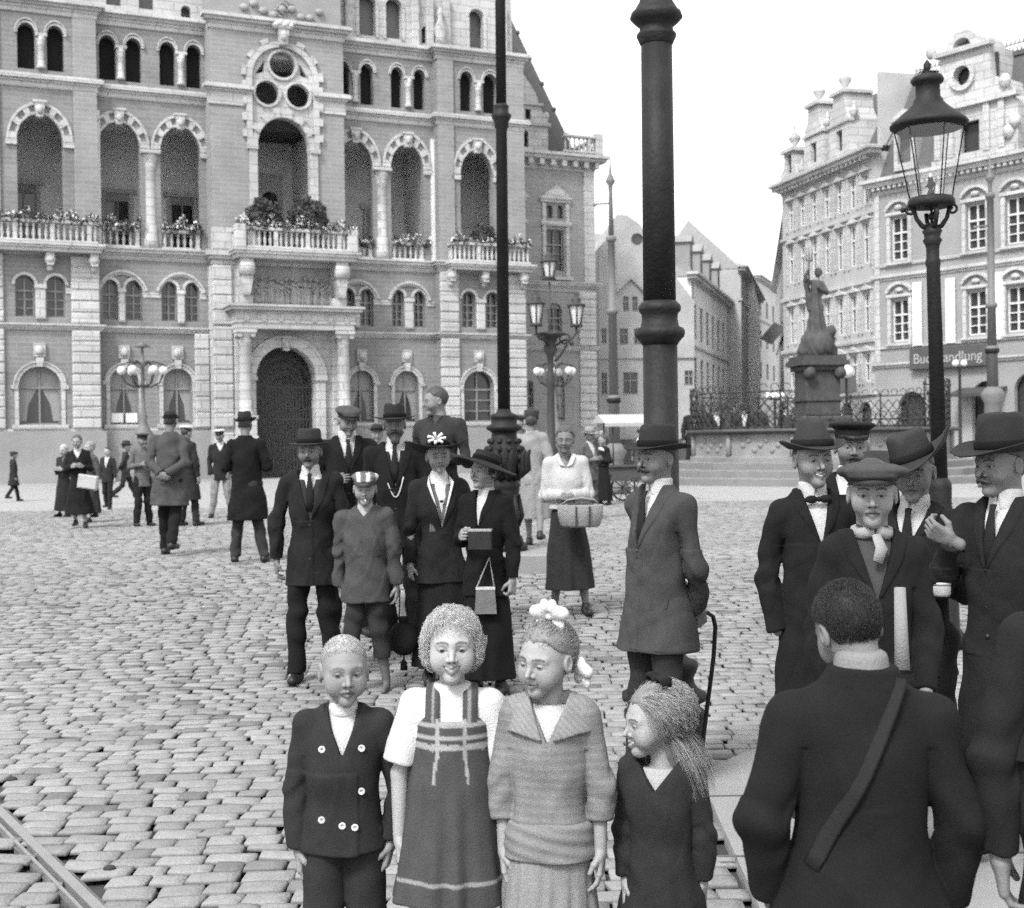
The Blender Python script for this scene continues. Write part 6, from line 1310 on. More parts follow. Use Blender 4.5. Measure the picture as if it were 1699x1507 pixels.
# --- the four children in front
def boy_front(K):
    b = K['b']; put = K['put']; J_ = K['jacket'](.84, 1.27, .075, r=(.066, .058, .052), flare=.02, lap=0, off=.016)
    def f(P):
        d = J_(P); ax = np.abs(P[:, 0])
        # double breasted overlap edge and turned collar
        ed = (P[:, 0] - .075*b); d = d - .004 * (np.clip(-ed * 200, 0, 1)) * (P[:, 2] < 1.2*b) * (P[:, 1] < 0)
        return d
    put('jacket', f, .022)
    def collar(P):
        z = P[:, 2]; d = Loft([(1.36*b, 0, .0, .125*b, .105*b), (1.43*b, 0, .008*b, .100*b, .088*b), (1.485*b, 0, .012*b, .076*b, .076*b)])(P, .008); ax = np.abs(P[:, 0]); d = smax(d, -np.maximum(ax - .060*b*np.clip((z - 1.22*b)/(.25*b), 0, 2) - .004, P[:, 1]), .003); return smax(d, 1.37*b - .35*np.clip(-P[:, 1] - .02, -.05, .1) - z, .004)
    put('turned_collar', collar, .020, res=.005, lo=(-.2*b, -.2*b, 1.25*b), hi=(.2*b, .2*b, 1.52*b))
    K['shirt'](.42, vz=1.2, tie=None, collar=False)
    put('shirt_band', lambda P: Loft([(1.43*b, 0, .010*b, .062*b, .066*b), (1.50*b, 0, .012*b, .056*b, .060*b)])(P, .006), .45, linen_m, lo=(-.1*b, -.12*b, 1.40*b), hi=(.1*b, .12*b, 1.54*b), res=.004)
    K['trousers'](.022, r=(.100, .092, .088), end=.46)
    for x, z in ((-.088, 1.31), (.088, 1.31), (-.092, 1.0), (.0, .975), (.055, .965), (.085, 1.12)):
        y = surf_pt(f, x*b, z*b); mb = MB(); mb.lathe((x*b, y - .004, z*b), [(.0025, .0025), (.0035, -.0005), (.009, -.003), (.0105, -.001), (.009, .002), (.002, .003)], 16, ax=1); mbcol(mb, 'button', linen_m, .5, K['body'])
K1 = person('blond cropped boy in dark double breasted jacket, first child on the left in front', 565, 3.8, 1055, 3, hair='shaved', hairv=.34, hairc=.16, skin=.20, eye=.8, hh=.197, head=(12, 3, 0), gaze=(-.003, 0), wear='none', custom=boy_front, curl=.55, armL=((.16, .04, -1), (-.02, -.10, -1)), armR=((.30, .04, -1), (-.18, -.12, -1)), wr=.004, thick=1.02, wf=1.0, hairline=.03)
strands(K1['HM'], K1['body'], 4000, .30, 2, .014, curl=.0006, droop=.2, r=.0006, cr=(.0765, .0965, .0905), cc=(0, .012, .028), hug=1.02, region=lambda p: (.85*p[:, 2] + .5*p[:, 1] > .028), flow=lambda p: np.stack([p[:, 0]*6, -1.0 + p[:, 1]*0, p[:, 2]*0], 1), segs=3, name='hair_strands')
def pin_paint(b):
    def paint(V):
        x, z = V[:, 0], V[:, 2]; c = np.full(len(V), .055); yoke = z > 1.20*b
        st = (np.abs(z - 1.335*b) < .010*b) | (np.abs(z - 1.285*b) < .008*b) | (np.abs(z - 1.245*b) < .012*b) | (np.abs(np.abs(x) - .055*b) < .008*b)
        c = np.where(yoke & (z < 1.36*b) & st, .26, c); c = np.where((np.abs(np.abs(x) - .06*b - (1.2*b - z)*.12) < .006*b) & (z <= 1.20*b) & (z > 1.10*b), .26, c)
        c = np.where((np.abs(z - .70*b) < .008*b), .22, c); c = np.where((z > 1.34*b) & (np.abs(np.abs(x) - .075*b) < .006*b), .2, c); return c
    return paint
def girl_pinafore(K):
    b = K['b']; put = K['put']
    blouse = K['jacket'](.9, None, r=(.072, .085, .05), off=.004, upto=.80); put('blouse', lambda P: smax(blouse(P), -np.maximum(rc(P, (0, -.12*b, 1.50*b), (0, -.12*b, 1.42*b), .055*b, .02*b), P[:, 1]), .004), .46, linen_m)
    lo_ = Loft([(.58*b, 0, 0, .245*b, .20*b), (.85*b, 0, 0, .20*b, .165*b), (1.12*b, 0, -.006*b, .162*b, .135*b), (1.22*b, 0, -.006*b, .150*b, .126*b), (1.36*b, 0, .002*b, .142*b, .108*b), (1.46*b, 0, .012*b, .12*b, .075*b)])
    fold = lambda P, th: .045 * np.clip((1.2*b - P[:, 2]) / (.5*b), 0, 1) * (np.sin(th*9 + 1.3*np.sin(th*2)) + .4*np.sin(th*15))
    def f(P):
        d = lo_(P, .012, fold) + wrink(P, 8, .002, (20, 20, 20)); sh = rc(P, (-.085*b, .012*b, 1.44*b), (.085*b, .012*b, 1.44*b), .045*b, .045*b); d = smin(d, sh, .03)
        d = smax(d, -np.maximum(np.abs(P[:, 0]) - (.048 + .02*0)*b, 1.345*b - P[:, 2]), .004); d = smax(d, np.abs(P[:, 0]) - (.108*b + np.clip(1.36*b - P[:, 2], 0, 1)*1.2), .004); return smax(d, .60*b - P[:, 2], .005)
    put('pinafore_dress', f, .05, paint=pin_paint(b))
K2 = person('curly blond smiling girl in checked pinafore and white sleeves, second child from the left', 741, 3.75, 1012, 0, hair='curly', hairv=.30, hairc=.12, skin=.31, hh=.205, head=(2, 0, 0), smile=1.0, eye=.8, wear='none', custom=girl_pinafore, curl=.8, female=1, armL=((.24, .0, -1), (.0, -.05, -1)), armR=((.22, .0, -1), (-.02, -.05, -1)), bare=True, legtone=.35, wr=.003)
strands(K2['HM'], K2['body'], 9000, .42, 5, .060, curl=.008, droop=1.3, r=.0008, clump=.07, fluff=.26, hug=1.03, cr=(.088, .104, .096), region=lambda p: (.85*p[:, 2] + .5*p[:, 1] > .035) | ((p[:, 1] > -.035) & (p[:, 2] > -.09)), flow=lambda p: np.stack([np.tanh(p[:, 0]*25 + .3) * .45, p[:, 1]*0, p[:, 2]*0], 1))
def girl_sailor(K):
    b = K['b']; put = K['put']
    J_ = K['jacket'](.86, 1.30, .07, r=(.070, .066, .056), off=.018, flare=.025, lap=0, cut=.11*b)
    put('sailor_blouse', lambda P: J_(P) + wrink(P, 12, .0025, (30, 30, 6)), .17, paint=lambda V: np.where((V[:, 2] < .98*b) & (V[:, 2] > .86*b), .14, .17) * (1 + .10*np.sin(V[:, 2]*260)))
    def col(P):
        d = Loft([(1.24*b, 0, .004, .175*b, .13*b), (1.36*b, 0, .006*b, .162*b, .118*b), (1.43*b, 0, .012*b, .125*b, .092*b), (1.49*b, 0, .014*b, .072*b, .068*b)])(P, .018); d = smin(d, rc(P, (-.13*b, .012*b, 1.425*b), (.13*b, .012*b, 1.425*b), .062*b, .062*b), .03)
        d = smax(d, -np.maximum(np.abs(P[:, 0]) - .072*b*np.clip((P[:, 2] - 1.26*b)/(.2*b), 0, 2), P[:, 1]), .003); bot = 1.335*b - .28*np.clip(.09*b - np.abs(np.abs(P[:, 0]) - .0)*.9, -.02, .09)*1.0 ; return smax(d, bot - P[:, 2], .004)
    put('sailor_collar', col, .2, res=.005, lo=(-.26*b, -.26*b, 1.15*b), hi=(.26*b, .26*b, 1.54*b), paint=lambda V: .19 * (1 + .12*np.sin((V[:, 0] + V[:, 2])*330)))
    put('chemisette', lambda P: smax(smax(smax(K['trs'](P, .004), P[:, 1], .004), P[:, 2] - 1.45*b, .003), 1.2*b - P[:, 2], .004), .4, linen_m, lo=(-.15*b, -.2*b, 1.15*b), hi=(.15*b, .1*b, 1.52*b), res=.005)
    put('hip_sash', lambda P: smax(Loft([(.78*b, 0, 0, .182*b, .152*b), (.86*b, 0, 0, .176*b, .148*b), (.98*b, 0, 0, .162*b, .138*b)])(P, .012) + .0018*np.sin(P[:, 2]*190 + P[:, 0]*22 + 2*np.sin(P[:, 0]*9)) + wrink(P, 3, .003, (12, 12, 40)), .82*b - P[:, 2], .006), .17, lo=(-.3*b, -.3*b, .7*b), hi=(.3*b, .3*b, 1.0*b))
    K['skirt'](.88, .42, (.175, .145), (.22, .19), .20, nf=15, amp=.045, label='pale pleated skirt')
    M = K['HM']
    for c, sc, rz in (((.015, .0, .145), 1.0, .2), ((.088, .075, -.05), .95, -.5)):
        def bow(P, sc=sc):
            Q = P / sc; x = np.abs(Q[:, 0]); Qm = np.stack([x, Q[:, 1], Q[:, 2]], 1)
            d = ell(Qm, (.034, 0, .012), (.034, .018, .026)); d = smin(d, ell(Qm, (.030, .004, -.022), (.020, .012, .030)), .006); d = smin(d, ell(Qm, (.012, -.006, .034), (.018, .014, .026)), .006); d = smin(d, ln(Q) - .013, .006)
            d = d + .0025*np.sin(Qm[:, 0]*90 + Qm[:, 2]*40 + 2) * np.sin(Qm[:, 2]*70 - Qm[:, 0]*60 + 1); return d * sc
        V, F = surface(bow, (-.085, -.04, -.075), (.085, .04, .08), .003); skmesh('hair_bow', V, F, linen_m, .48, K['body'], M @ Matrix.Translation(c) @ Matrix.Rotation(rz, 4, 'Z'))
K3 = person('girl in pale sailor blouse with big white hair bows, looking down', 902, 3.68, 1033, -6, hair='side', hairline=-.004, hairv=.15, hairc=.09, skin=.26, hh=.200, head=(-30, 7, 4), smile=.6, eye=.45, thick=.95, wf=.95, wear='none', custom=girl_sailor, curl=.35, female=1, armL=((.18, -.02, -1), (-.02, -.10, -1)), armR=((.22, -.02, -1), (.02, -.12, -1)), wr=.0035)
strands(K3['HM'], K3['body'], 3500, .22, 8, .08, curl=.002, droop=.3, hug=1.04, r=.0008, cr=(.086, .106, .099), cc=(0, .02, .030), region=lambda p: (.85*p[:, 2] + .5*p[:, 1] > .026) | ((p[:, 1] > .02) & (p[:, 2] > -.08)), flow=lambda p: np.stack([-p[:, 0]*4, .9 + p[:, 1]*0, .2 + p[:, 2]*0], 1), segs=6)
strands(K3['HM'], K3['body'], 1500, .26, 9, .045, curl=.005, droop=1.9, hug=1.12, r=.0008, cr=(.080, .098, .093), cc=(0, .016, .030), region=lambda p: (p[:, 2] > .055) & (p[:, 1] < -.02), flow=lambda p: np.stack([-p[:, 0]*3, .6 + p[:, 1]*0, .4 + p[:, 2]*0], 1), segs=6)
def girl_small(K):
    b = K['b']; put = K['put']
    J_ = K['jacket'](.5, 1.33, .10, r=(.074, .068, .060), off=.02, flare=.085, lap=0, hemfold=.03)
    put('dress', J_, .022)
    put('chemise', lambda P: smax(smax(smax(K['trs'](P, .004), P[:, 1], .004), P[:, 2] - 1.43*b, .003), 1.3*b - P[:, 2], .004), .3, linen_m, lo=(-.15*b, -.2*b, 1.2*b), hi=(.15*b, .1*b, 1.52*b), res=.005)
    mb = MB(); M = K['HM']
    for s_ in (-1, 1): mb.tube([(0, .03, .125), (s_*.03, .025, .155), (s_*.065, .03, .15), (s_*.06, .035, .125), (s_*.02, .03, .125)], [.012, .022, .024, .018, .012], 7, flat=.5)
    mb.sphere((0, .03, .128), .018, 8, 6); mbcol(mb, 'hair_ribbon', cloth_m, .012, K['body'], M)
K4 = person('small girl in dark dress seen in profile with loose hair and dark ribbon', 1096, 3.72, 1140, -20, hair='long', hairv=.14, hairc=.09, skin=.27, hh=.190, head=(-52, 2, 0), smile=.9, eye=.5, wear='none', custom=girl_small, curl=.5, female=1, armL=((.10, -.05, -1), (.0, -.12, -1)), armR=((.22, .05, -1), (-.05, .0, -1)), wr=.004)
strands(K4['HM'], K4['body'], 7500, .26, 12, .21, curl=.0012, droop=1.7, clump=.03, rnd=.05, hug=1.17, hugz=-.05, r=.0008, cr=(.090, .108, .100), cc=(0, .02, .030), region=lambda p: (.85*p[:, 2] + .5*p[:, 1] > .028) | ((p[:, 1] > .012) & (p[:, 2] > -.08)), flow=lambda p: np.stack([p[:, 0]*3, .5 + p[:, 1]*0, -.1 + p[:, 2]*0], 1), segs=8, var=.5, )

# --- two people close on the right, seen from behind
def boy_back(K):
    b = K['b']; put = K['put']
    put('shirt_collar', lambda P: Loft([(1.43*b, 0, .016*b, .080*b, .080*b), (1.47*b, 0, .016*b, .073*b, .074*b), (1.535*b, 0, .014*b, .064*b, .068*b)])(P, .006), .17, linen_m, lo=(-.12*b, -.12*b, 1.40*b), hi=(.12*b, .14*b, 1.56*b), res=.005)
    mb = MB(); pth = []
    for t in np.linspace(0, 1, 16):
        x = -(.09*b + (-.16*b - .09*b)*t); z = 1.46*b - .52*b*t; ysf = np.linspace(.35, 0, 300); P = np.stack([np.full(300, x), ysf, np.full(300, z)], 1).astype(np.float32); d = JB(P); i = int(np.argmax(d < 0)); pth.append((x, float(ysf[i]) + .002, z))
    mb.tube(pth, .022, 8, flat=.22); mbcol(mb, 'shoulder_strap', cloth_m, .017, K['body'])
JB = None
def mkback(K):
    global JB
    strands(K['HM'], K['body'], 6000, .016, 22, .02, curl=.001, droop=1.2, r=.0008, cr=(.081, .101, .096), cc=(0, .016, .030), hug=1.03, region=lambda p: (.85*p[:, 2] + .5*p[:, 1] > .03) | ((p[:, 1] > .03) & (p[:, 2] > -.07)), segs=4)
    JB = K['jacket'](.42, None, r=(.080, .074, .062), off=.022, flare=.13, lap=0, hemfold=.02); K['put']('jacket', JB, .010); K['trousers'](.022, end=.05); boy_back(K)
K5 = person('boy with cropped dark hair and shoulder strap seen from behind, arms bent', 1418, 3.0, 980, 178, hair='short', hairv=.012, hairc=.03, skin=.14, hh=.160, hscale=1.27, wear='none', custom=mkback, armL=((.30, .08, -.9), (-.12, -.30, -.85)), armR=((.30, .05, -.9), (-.12, -.30, -.85)), curl=.8, wf=1.16, thick=1.2, head=(16, 22, 8), shz=1.335, wr=.005)
K6 = person('person in dark jacket cut off by the right edge of the photo, seen from behind', 1822, 2.9, 880, 172, H=1.57, hair='short', hairv=.03, skin=.16, wear='suit', isback=True, hem=.70, col=0.0124, arms='hang', armR=((.30, .05, -1), (-.1, -.1, -1)), wf=1.1, thick=1.15, wr=.004)

# --- man with the cane and the men on the right
K12 = person('moustached man in dark felt hat holding a cane behind his back', 1086, 6.3, 703, -52, hat='fedora', hatadd=.048, hatz=.046, brim=.150, curlk=.4, hair='short', mous=1, skin=.15, wear='suit', col=.044, col2=.022, vz=1.17, vw=.065, hem=.70, flare=.055, armL='back', armR=((.10, .22, -1), (-.30, .42, -.9)), curl=.95, head=(2, 0, 0), hatc=.012, thick=1.02, wf=.88, tie=True, hh=.232)
K7 = person('smiling man in peaked soft hat and bow tie with long dark overcoat', 1357, 5.9, 697, 4, hat='fedora', hatadd=.055, hatc=.020, peak=.32, crown=.13, curlk=.9, brim=.140, hair='short', skin=.17, smile=.9, eye=.6, wear='coat', col=0.0099, vz=1.24, vw=.06, hem=.42, flare=.05, arms='pocket', tie='bow', head=(4, 0, 0), hh=.238, wf=.9)
K8 = person('man in black peaked cap standing behind the smiling man', 1403, 6.7, 693, -10, hat='visorcap', hatadd=.03, skin=.12, wear='suit', col=0.0093, arms='hang', mous=1)
def scarf(K):
    b = K['b']; mb = MB(); mb.tube([(.06*b*math.sin(t), .012*b - .066*b*math.cos(t), (1.475 + .006*math.cos(3*t))*b) for t in np.linspace(0, 6.28, 20)], .024*b, 8, flat=1); mb.tube([(0, -.085*b, 1.47*b), (.015, -.105*b, 1.42*b), (.0, -.115*b, 1.37*b)], [.022*b, .03*b, .024*b], 8, flat=.5); mbcol(mb, 'scarf', linen_m, .25, K['body'])
K9 = person('young man in big tweed flat cap with pale neck scarf', 1443, 4.6, 750, -6, hat='flatcap', hatadd=.028, hatc=.05, capsize=1.12, hatz=.040, hattilt=-4, hair='short', skin=.18, wear='suit', col=0.0099, vz=1.22, vw=.07, hem=.66, flare=.03, shirtc=.05, armL=((.16, .05, -1), (-.02, -.12, -1)), armR=((.2, .0, -1), (-.12, -.5, -.8)), custom=scarf, hh=.232, head=(-8, 2, 0), wr=.006, tie=None, wf=.86, thick=.95, curl=.9)
K10 = person('stooping man in broad brimmed hat tilted to the right, holding a small tin', 1520, 5.5, 712, -35, hat='wide', hatadd=.055, brim=.185, hatroll=-18, hattilt=4, hatc=.018, hair='short', skin=.14, wear='suit', col=0.0124, vz=1.25, arms='waist', curl=.8, head=(10, 8, 0), hh=.238, eye=.4)
K11 = person('older moustached man in tall black hat, one hand raised to his lapel', 1668, 5.1, 688, -52, hat='tall', hatadd=.068, brim=.165, crown=.145, curlk=.5, hatc=.012, hair='side', hairv=.05, mous=1, mousc=.04, skin=.14, handdirL=(-.50, -.45, .38), wear='coat', col=0.0136, vz=1.2, vw=.06, arms='hang', armL='lapel', head=(-14, 4, 0), hh=.238, curl=.75, wr=.006)
# --- centre group
K13 = person('moustached man in round felt hat, three piece suit and tie', 520, 9.4, 710, 4, hat='pork', hatadd=.05, brim=.140, crown=.115, hatc=.014, hair='short', mous=1, skin=.12, wear='suit', col=0.0124, col2=0.0099, vest=.026, vz=1.12, vw=.085, vvz=1.27, hem=.68, flare=.03, armL=((.30, .1, -1), (.0, -.1, -1)), armR='pocket', legs_apart=.02, thick=1.0)
def smoker(K):
    b = K['b']; mb = MB(); mb.tube([(.006, -.098, -.066), (.012, -.14, -.075)], .0045, 6); mbcol(mb, 'cigarette', linen_m, .55, K['body'], K['HM'])
    put = K['put']; put('jacket', K['jacket'](.72, 1.40, .05, r=(.070, .062, .056), off=.018, flare=.035, lap=0), .050)
    K['trousers'](.024, r=(.090, .070, .060), end=.27, name='short_trousers')
    K['shirt'](.3, vz=1.36, tie=None, collar=False)
def strp(V): return np.where(np.sin(V[:, 0]*90 + V[:, 1]*10) > .3, .42, .10)
K14 = person('barefoot boy in striped cap smoking a cigarette, short trousers and jacket', 607, 9.0, 778, -4, hat='flatcap', hatadd=.022, hatc=.1, cappaint=strp, capsize=.92, hair='short', skin=.20, wear='none', custom=smoker, arms='pocket', armL=((.18, .1, -1), (.0, .1, -1)), armR=((.2, .05, -1), (.05, .0, -1)), bare=True, legtone=.45, barefoot=True, hh=.218)
def lady1(K):
    M = K['HM']; mb = MB()
    for i in range(7): a = i * .9; mb.tube([(-.02, -.09, .10), (-.02 + .03*math.cos(a), -.10 - .01*i % 3*.01, .13 + .02*math.sin(a)), (-.02 + .065*math.cos(a), -.11, .13 + .04*math.sin(a))], [.008, .009, .011], 6)
    mbcol(mb, 'hat_flower', linen_m, .65, K['body'], M); b = K['b']
    mb = MB(); mb.sphere((0, -.128*b, 1.30*b), .014, 8, 6, 1, .5, .8); mbcol(mb, 'brooch', leather_m, .02, K['body'])
K15 = person('lady in wide black hat with white flower and open coat over white collar', 733, 9.3, 722, 10, hat='ladyhat', hatadd=.030, brim=.215, crown=.095, hatz=.052, hattilt=-12, hatc=.008, hair='side', hairv=.03, skin=.19, female=1, wear='dresscoat', col=0.0136, col2=0.0112, vz=1.10, vw=.085, vest=.10, armL=((.20, .05, -1), (.02, -.15, -1)), armR='hang', custom=lady1, curl=.6)
K16 = person('lady in drooping black hat looking left with box under her arm', 806, 8.9, 748, -28, hat='ladyhat', hatadd=.020, brim=.20, crown=.08, hatz=.050, hattilt=-15, hatroll=6, hatc=.007, curlk=-.8, hair='curly', hairv=.02, skin=.20, female=1, wear='dresscoat', col=0.0068, col2=0.0062, vz=1.2, vw=.05, armL='waist', armR='hang', head=(-18, -3, 0), openm=.6, curl=.9, wcollar=False, shirtc=.4)
K17 = person('bearded man in high black hat with watch chain', 665, 10.5, 665, 0, hat='tall', hatadd=.075, brim=.165, crown=.125, curlk=.3, hatc=.010, hair='short', beard=1, mous=1, skin=.10, wear='suit', col=0.0087, vest=.014, vz=1.15, vw=.075, arms='hang')
mbw = MB(); b_ = K17['b']; mbw.tube([(-.05*b_ + .11*b_*t, -.133*b_, (1.20 - .12*math.sin(math.pi*t) + .04*t)*b_) for t in np.linspace(0, 1, 12)], .005, 6); mbcol(mbw, 'watch_chain', linen_m, .5, K17['body'])
K18 = person('young man in flat cap looking down, standing behind the man in the suit', 577, 11.2, 670, 14, hat='flatcap', hatadd=.02, hatc=.05, hair='short', skin=.15, wear='suit', col=0.0087, vz=1.2, vw=.06, head=(10, 14, 0), arms='waist', hh=.235)
K19 = person('bareheaded young soldier in grey tunic raised above the crowd, looking left', 738, 11.2, 642, -25, hair='short', hairv=.035, skin=.17, wear='suit', vz=1.42, vw=.03, hem=.76, col=0.0279, col2=0.0279, arms='waist', head=(-48, 4, 0), z=gz(11.2) + .34, tie=None, shirtc=.05)
K20 = person('woman in white blouse and dark wrapped skirt carrying a basket', 945, 12.1, 708, 0, hair='bun', hairv=.05, skin=.13, female=1, wear='blouse', col=.36, col2=0.0217, skhem=.24, skb=(.23, .2), thick=1.08, wr=.004, arms='front', curl=1.0, wf=.95)
K21 = person('woman in light costume and tall dark hat walking away past the ornate pole', 888, 18, 677, 172, hat='toque', hatadd=.07, hatz=.035, hatc=.03, hair='side', hairv=.04, skin=.15, female=1, wear='blouse', hem=.80, vz=None, col=0.2040, col2=0.1870, skhem=.36, skb=(.22, .19), armL='waist', armR='waist', stride=.8)
K22 = person('distant man in small cap just right of the tall pole', 863, 25, 688, 30, hat='flatcap', hatadd=.02, hatc=.02, skin=.2, wear='suit', col=0.0850, isback=True)
K23 = person('distant man in pale banded hat and grey jacket', 981, 24, 707, 40, hat='pork', hatadd=.05, hatc=.2, skin=.15, wear='suit', col=0.0765, arms='waist')
K24 = person('distant woman in black dress and white shawl near the handcart', 1004, 29, 722, -60, hair='bun', hairv=.05, skin=.2, female=1, wear='blouse', col=0.0112, col2=0.0099, skhem=.1, arms='waist')
mbw = MB(); b_ = K24['b']; mbw.tube([(.11*b_*math.sin(t), .0 - .10*b_*math.cos(t), (1.40 + .03*math.cos(t*2))*b_) for t in np.linspace(0, 6.28, 16)], .04*b_, 7); mbcol(mbw, 'shawl', linen_m, .55, K24['body'])
# --- left side
K25 = person('man in grey coat and dark hat walking away, hands clasped behind his back', 280, 17.3, 680, 176, hat='bowler', hatadd=.04, hatc=.012, hair='short', skin=.13, wear='coat', isback=True, hem=.60, flare=.05, col=.055, col2=0.0112, arms='back', stride=.7, thick=1.15, wr=.009)
K26 = person('man in white topped cap and dark cape behind the strolling man', 314, 23.5, 705, 150, hat='sailor', hatadd=.03, skin=.2, wear='coat', isback=True, hem=.45, flare=.09, col=0.0186, col2=0.0186, arms='hang')
K27 = person('young man in white cap, dark jacket and pale trousers', 369, 26, 711, 8, hat='sailor', hatadd=.03, skin=.15, wear='suit', col=0.0186, col2=0.1870, arms='pocket', vz=1.3, legs_apart=.05)
K28 = person('broad man in black coat and bowler hat seen from behind', 414, 16.2, 683, 184, hat='fedora', hatadd=.045, hatc=.014, hair='short', skin=.12, wear='coat', isback=True, hem=.50, flare=.05, col=0.0081, col2=0.0279, armL='waist', armR='waist', thick=1.15, wr=.008, legs_apart=.03)
K29 = person('woman in long dark coat carrying a pale bag, near the left side', 134, 23.3, 722, 12, hair='bun', hairv=.06, skin=.22, female=1, wear='coat', lower='skirt', hem=.26, flare=.11, col=0.0112, vz=1.3, armL='waist', armR='waist', stride=.3)
K30 = person('woman with light scarf just left of the woman with the bag', 106, 27, 738, -20, hair='bun', hairv=.3, skin=.28, female=1, wear='blouse', col=0.0248, col2=0.0186, skhem=.15, arms='waist')
K31 = person('woman in grey walking behind the woman with the bag', 152, 25, 733, -30, hair='bun', hairv=.2, skin=.25, female=1, wear='blouse', col=0.0595, col2=0.0310, skhem=.2, arms='hang', stride=.6)
K32 = person('small distant man in hat striding to the right in front of the plinth', 210, 33, 731, 100, hat='fedora', hatadd=.045, hatc=.03, skin=.2, wear='suit', col=0.0310, col2=0.0186, arms='back', stride=1.1, isback=True)
K33 = person('soldier in pale tunic and dark trousers left of the strolling man', 238, 23.6, 717, 40, hat='visorcap', hatadd=.03, topc=.05, skin=.15, wear='suit', isback=True, col=0.1020, col2=0.0124, arms='waist')
K34 = person('distant figure in dark coat walking off at the left edge', 24, 35, 748, 120, hat='flatcap', hatadd=.02, hatc=.05, skin=.15, wear='coat', isback=True, hem=.55, flare=.08, col=0.0217, col2=0.0186, arms='hang', stride=.6)
K35 = person('distant boy in dark clothes right of the group of women', 180, 30, 742, -10, hair='short', hairv=.02, skin=.3, wear='suit', col=0.0248, col2=0.0186, arms='hang', stride=.3)
K36 = person('man in small dark hat looking out behind the bearded man', 628, 19, 702, 0, hat='bowler', hatadd=.04, hatc=.015, skin=.16, wear='suit', col=0.0124, arms='hang')
K37 = person('dark figure bending over the fountain rim beside the pedestal', 1388, 47, 683, 150, hat='flatcap', hatadd=.02, hatc=.02, skin=.25, wear='suit', col=0.0124, arms='waist', z=.9)
for i, (x, Y, top, yaw, c, lab) in enumerate(((1150, 52, 655, 20, .02, 'distant man in black behind the fountain railing, nearest the big column'), (1170, 54, 652, -30, .03, 'distant man in a dark hat behind the fountain, second from the big column'), (1193, 53, 658, 10, .02, 'distant woman in black behind the fountain railing'), (1216, 56, 654, 60, .05, 'distant figure in grey behind the middle of the left railing'), (1240, 55, 656, -20, .02, 'distant man in black behind the fountain, before the narrow street'), (1262, 58, 655, 0, .03, 'distant figure at the mouth of the side street'), (1306, 56, 654, 30, .02, 'distant dark figure just left of the fountain pedestal'), (1001, 45, 712, 10, .03, 'distant person left of the pale pole foot'), (1062, 44, 712, -20, .05, 'distant person right of the handcart'))):
    person(lab, x, Y, top + (20 if x > 1100 else 0), yaw, hat='bowler' if i % 2 == 0 else None, hatadd=.04 if i % 2 == 0 else 0, skin=.25, wear='coat' if i % 3 else 'suit', isback=i % 2 == 1, col=c, group='distant people beyond the fountain')
# --- fountain statue: robed figure with raised arm and trident, on rocks
def statue():
    b = 1.28
    def f(P):
        lo_ = Loft([(.0, 0, 0, .42, .36), (.4, 0, 0, .34, .30), (.95, 0, 0, .25, .21), (1.25, 0, 0, .21, .17), (1.6, .02, 0, .25, .17), (1.78, .02, 0, .18, .12), (1.86, .02, 0, .08, .08)])
        d = lo_(P, 0, lambda P, th: .09*np.sin(th*7 + P[:, 2]*2.5 + np.sin(P[:, 2]*4)))
        d = smin(d, ell(P, (.05, -.04, 2.05), (.12, .14, .17)), .05); d = smin(d, ell(P, (.10, .03, 2.10), (.14, .13, .13)), .04); d = smin(d, rc(P, (-.18, 0, 1.72), (-.48, -.1, 1.86), .09, .07), .05); d = smin(d, rc(P, (-.48, -.1, 1.86), (-.40, -.2, 2.12), .07, .05), .04)
        d = smin(d, rc(P, (.24, 0, 1.70), (.38, -.12, 1.42), .10, .08), .05); d = smin(d, rc(P, (.38, -.12, 1.42), (-.05, -.26, 1.58), .08, .06), .04); d = smin(d, rc(P, (-.40, 0, 1.80), (-.22, .05, .9), .10, .16), .06)
        for c, r in (((-.25, 0, -.25), .38), ((.28, -.1, -.2), .40), ((0, -.2, -.40), .5), ((.45, -.2, .08), .17), ((-.48, .1, -.55), .3), ((.52, .1, -.55), .34)): d = smin(d, ln(P - A(c)) - r, .12)
        d = smin(d, ell(P, (.45, -.42, .12), (.16, .14, .2)), .06); return smax(d + wrink(P, 3, .02, (9, 9, 7)), -.72 - P[:, 2], .02)
    V, F = surface(f, (-1.2, -1.0, -.8), (1.2, 1.0, 2.5), .03); o = skmesh('statue', V * np.array([.85, .85, 1.0]) + np.array([0, 0, 4.78]), F, bronze, .08, fo); o['label'] = 'draped figure with raised arm on a rock'
    m = MB(); m.tube([(-.31, -.15, 1.5 + 4.78), (-.29, -.15, 2.6 + 4.78)], .03, 6); 
    for dx in (-.1, 0, .1): m.tube([(-.29 + dx, -.15, 2.45 + 4.78), (-.29 + dx, -.15, 2.85 + 4.78)], [.025, .008], 5)
    m.tube([(-.40, -.15, 2.45 + 4.78), (-.18, -.15, 2.45 + 4.78)], .025, 5); m.build('trident', bronze, fo)
statue()
# ---------------------------------------------------------------- things held
def wpos(K, p): return K['body'].matrix_basis @ Vector([float(q) for q in p])
for K in (K12, K15, K16, K20, K9, K10, K29): K['body'].matrix_basis = Matrix.Translation(K['body'].location) @ K['body'].rotation_euler.to_matrix().to_4x4()
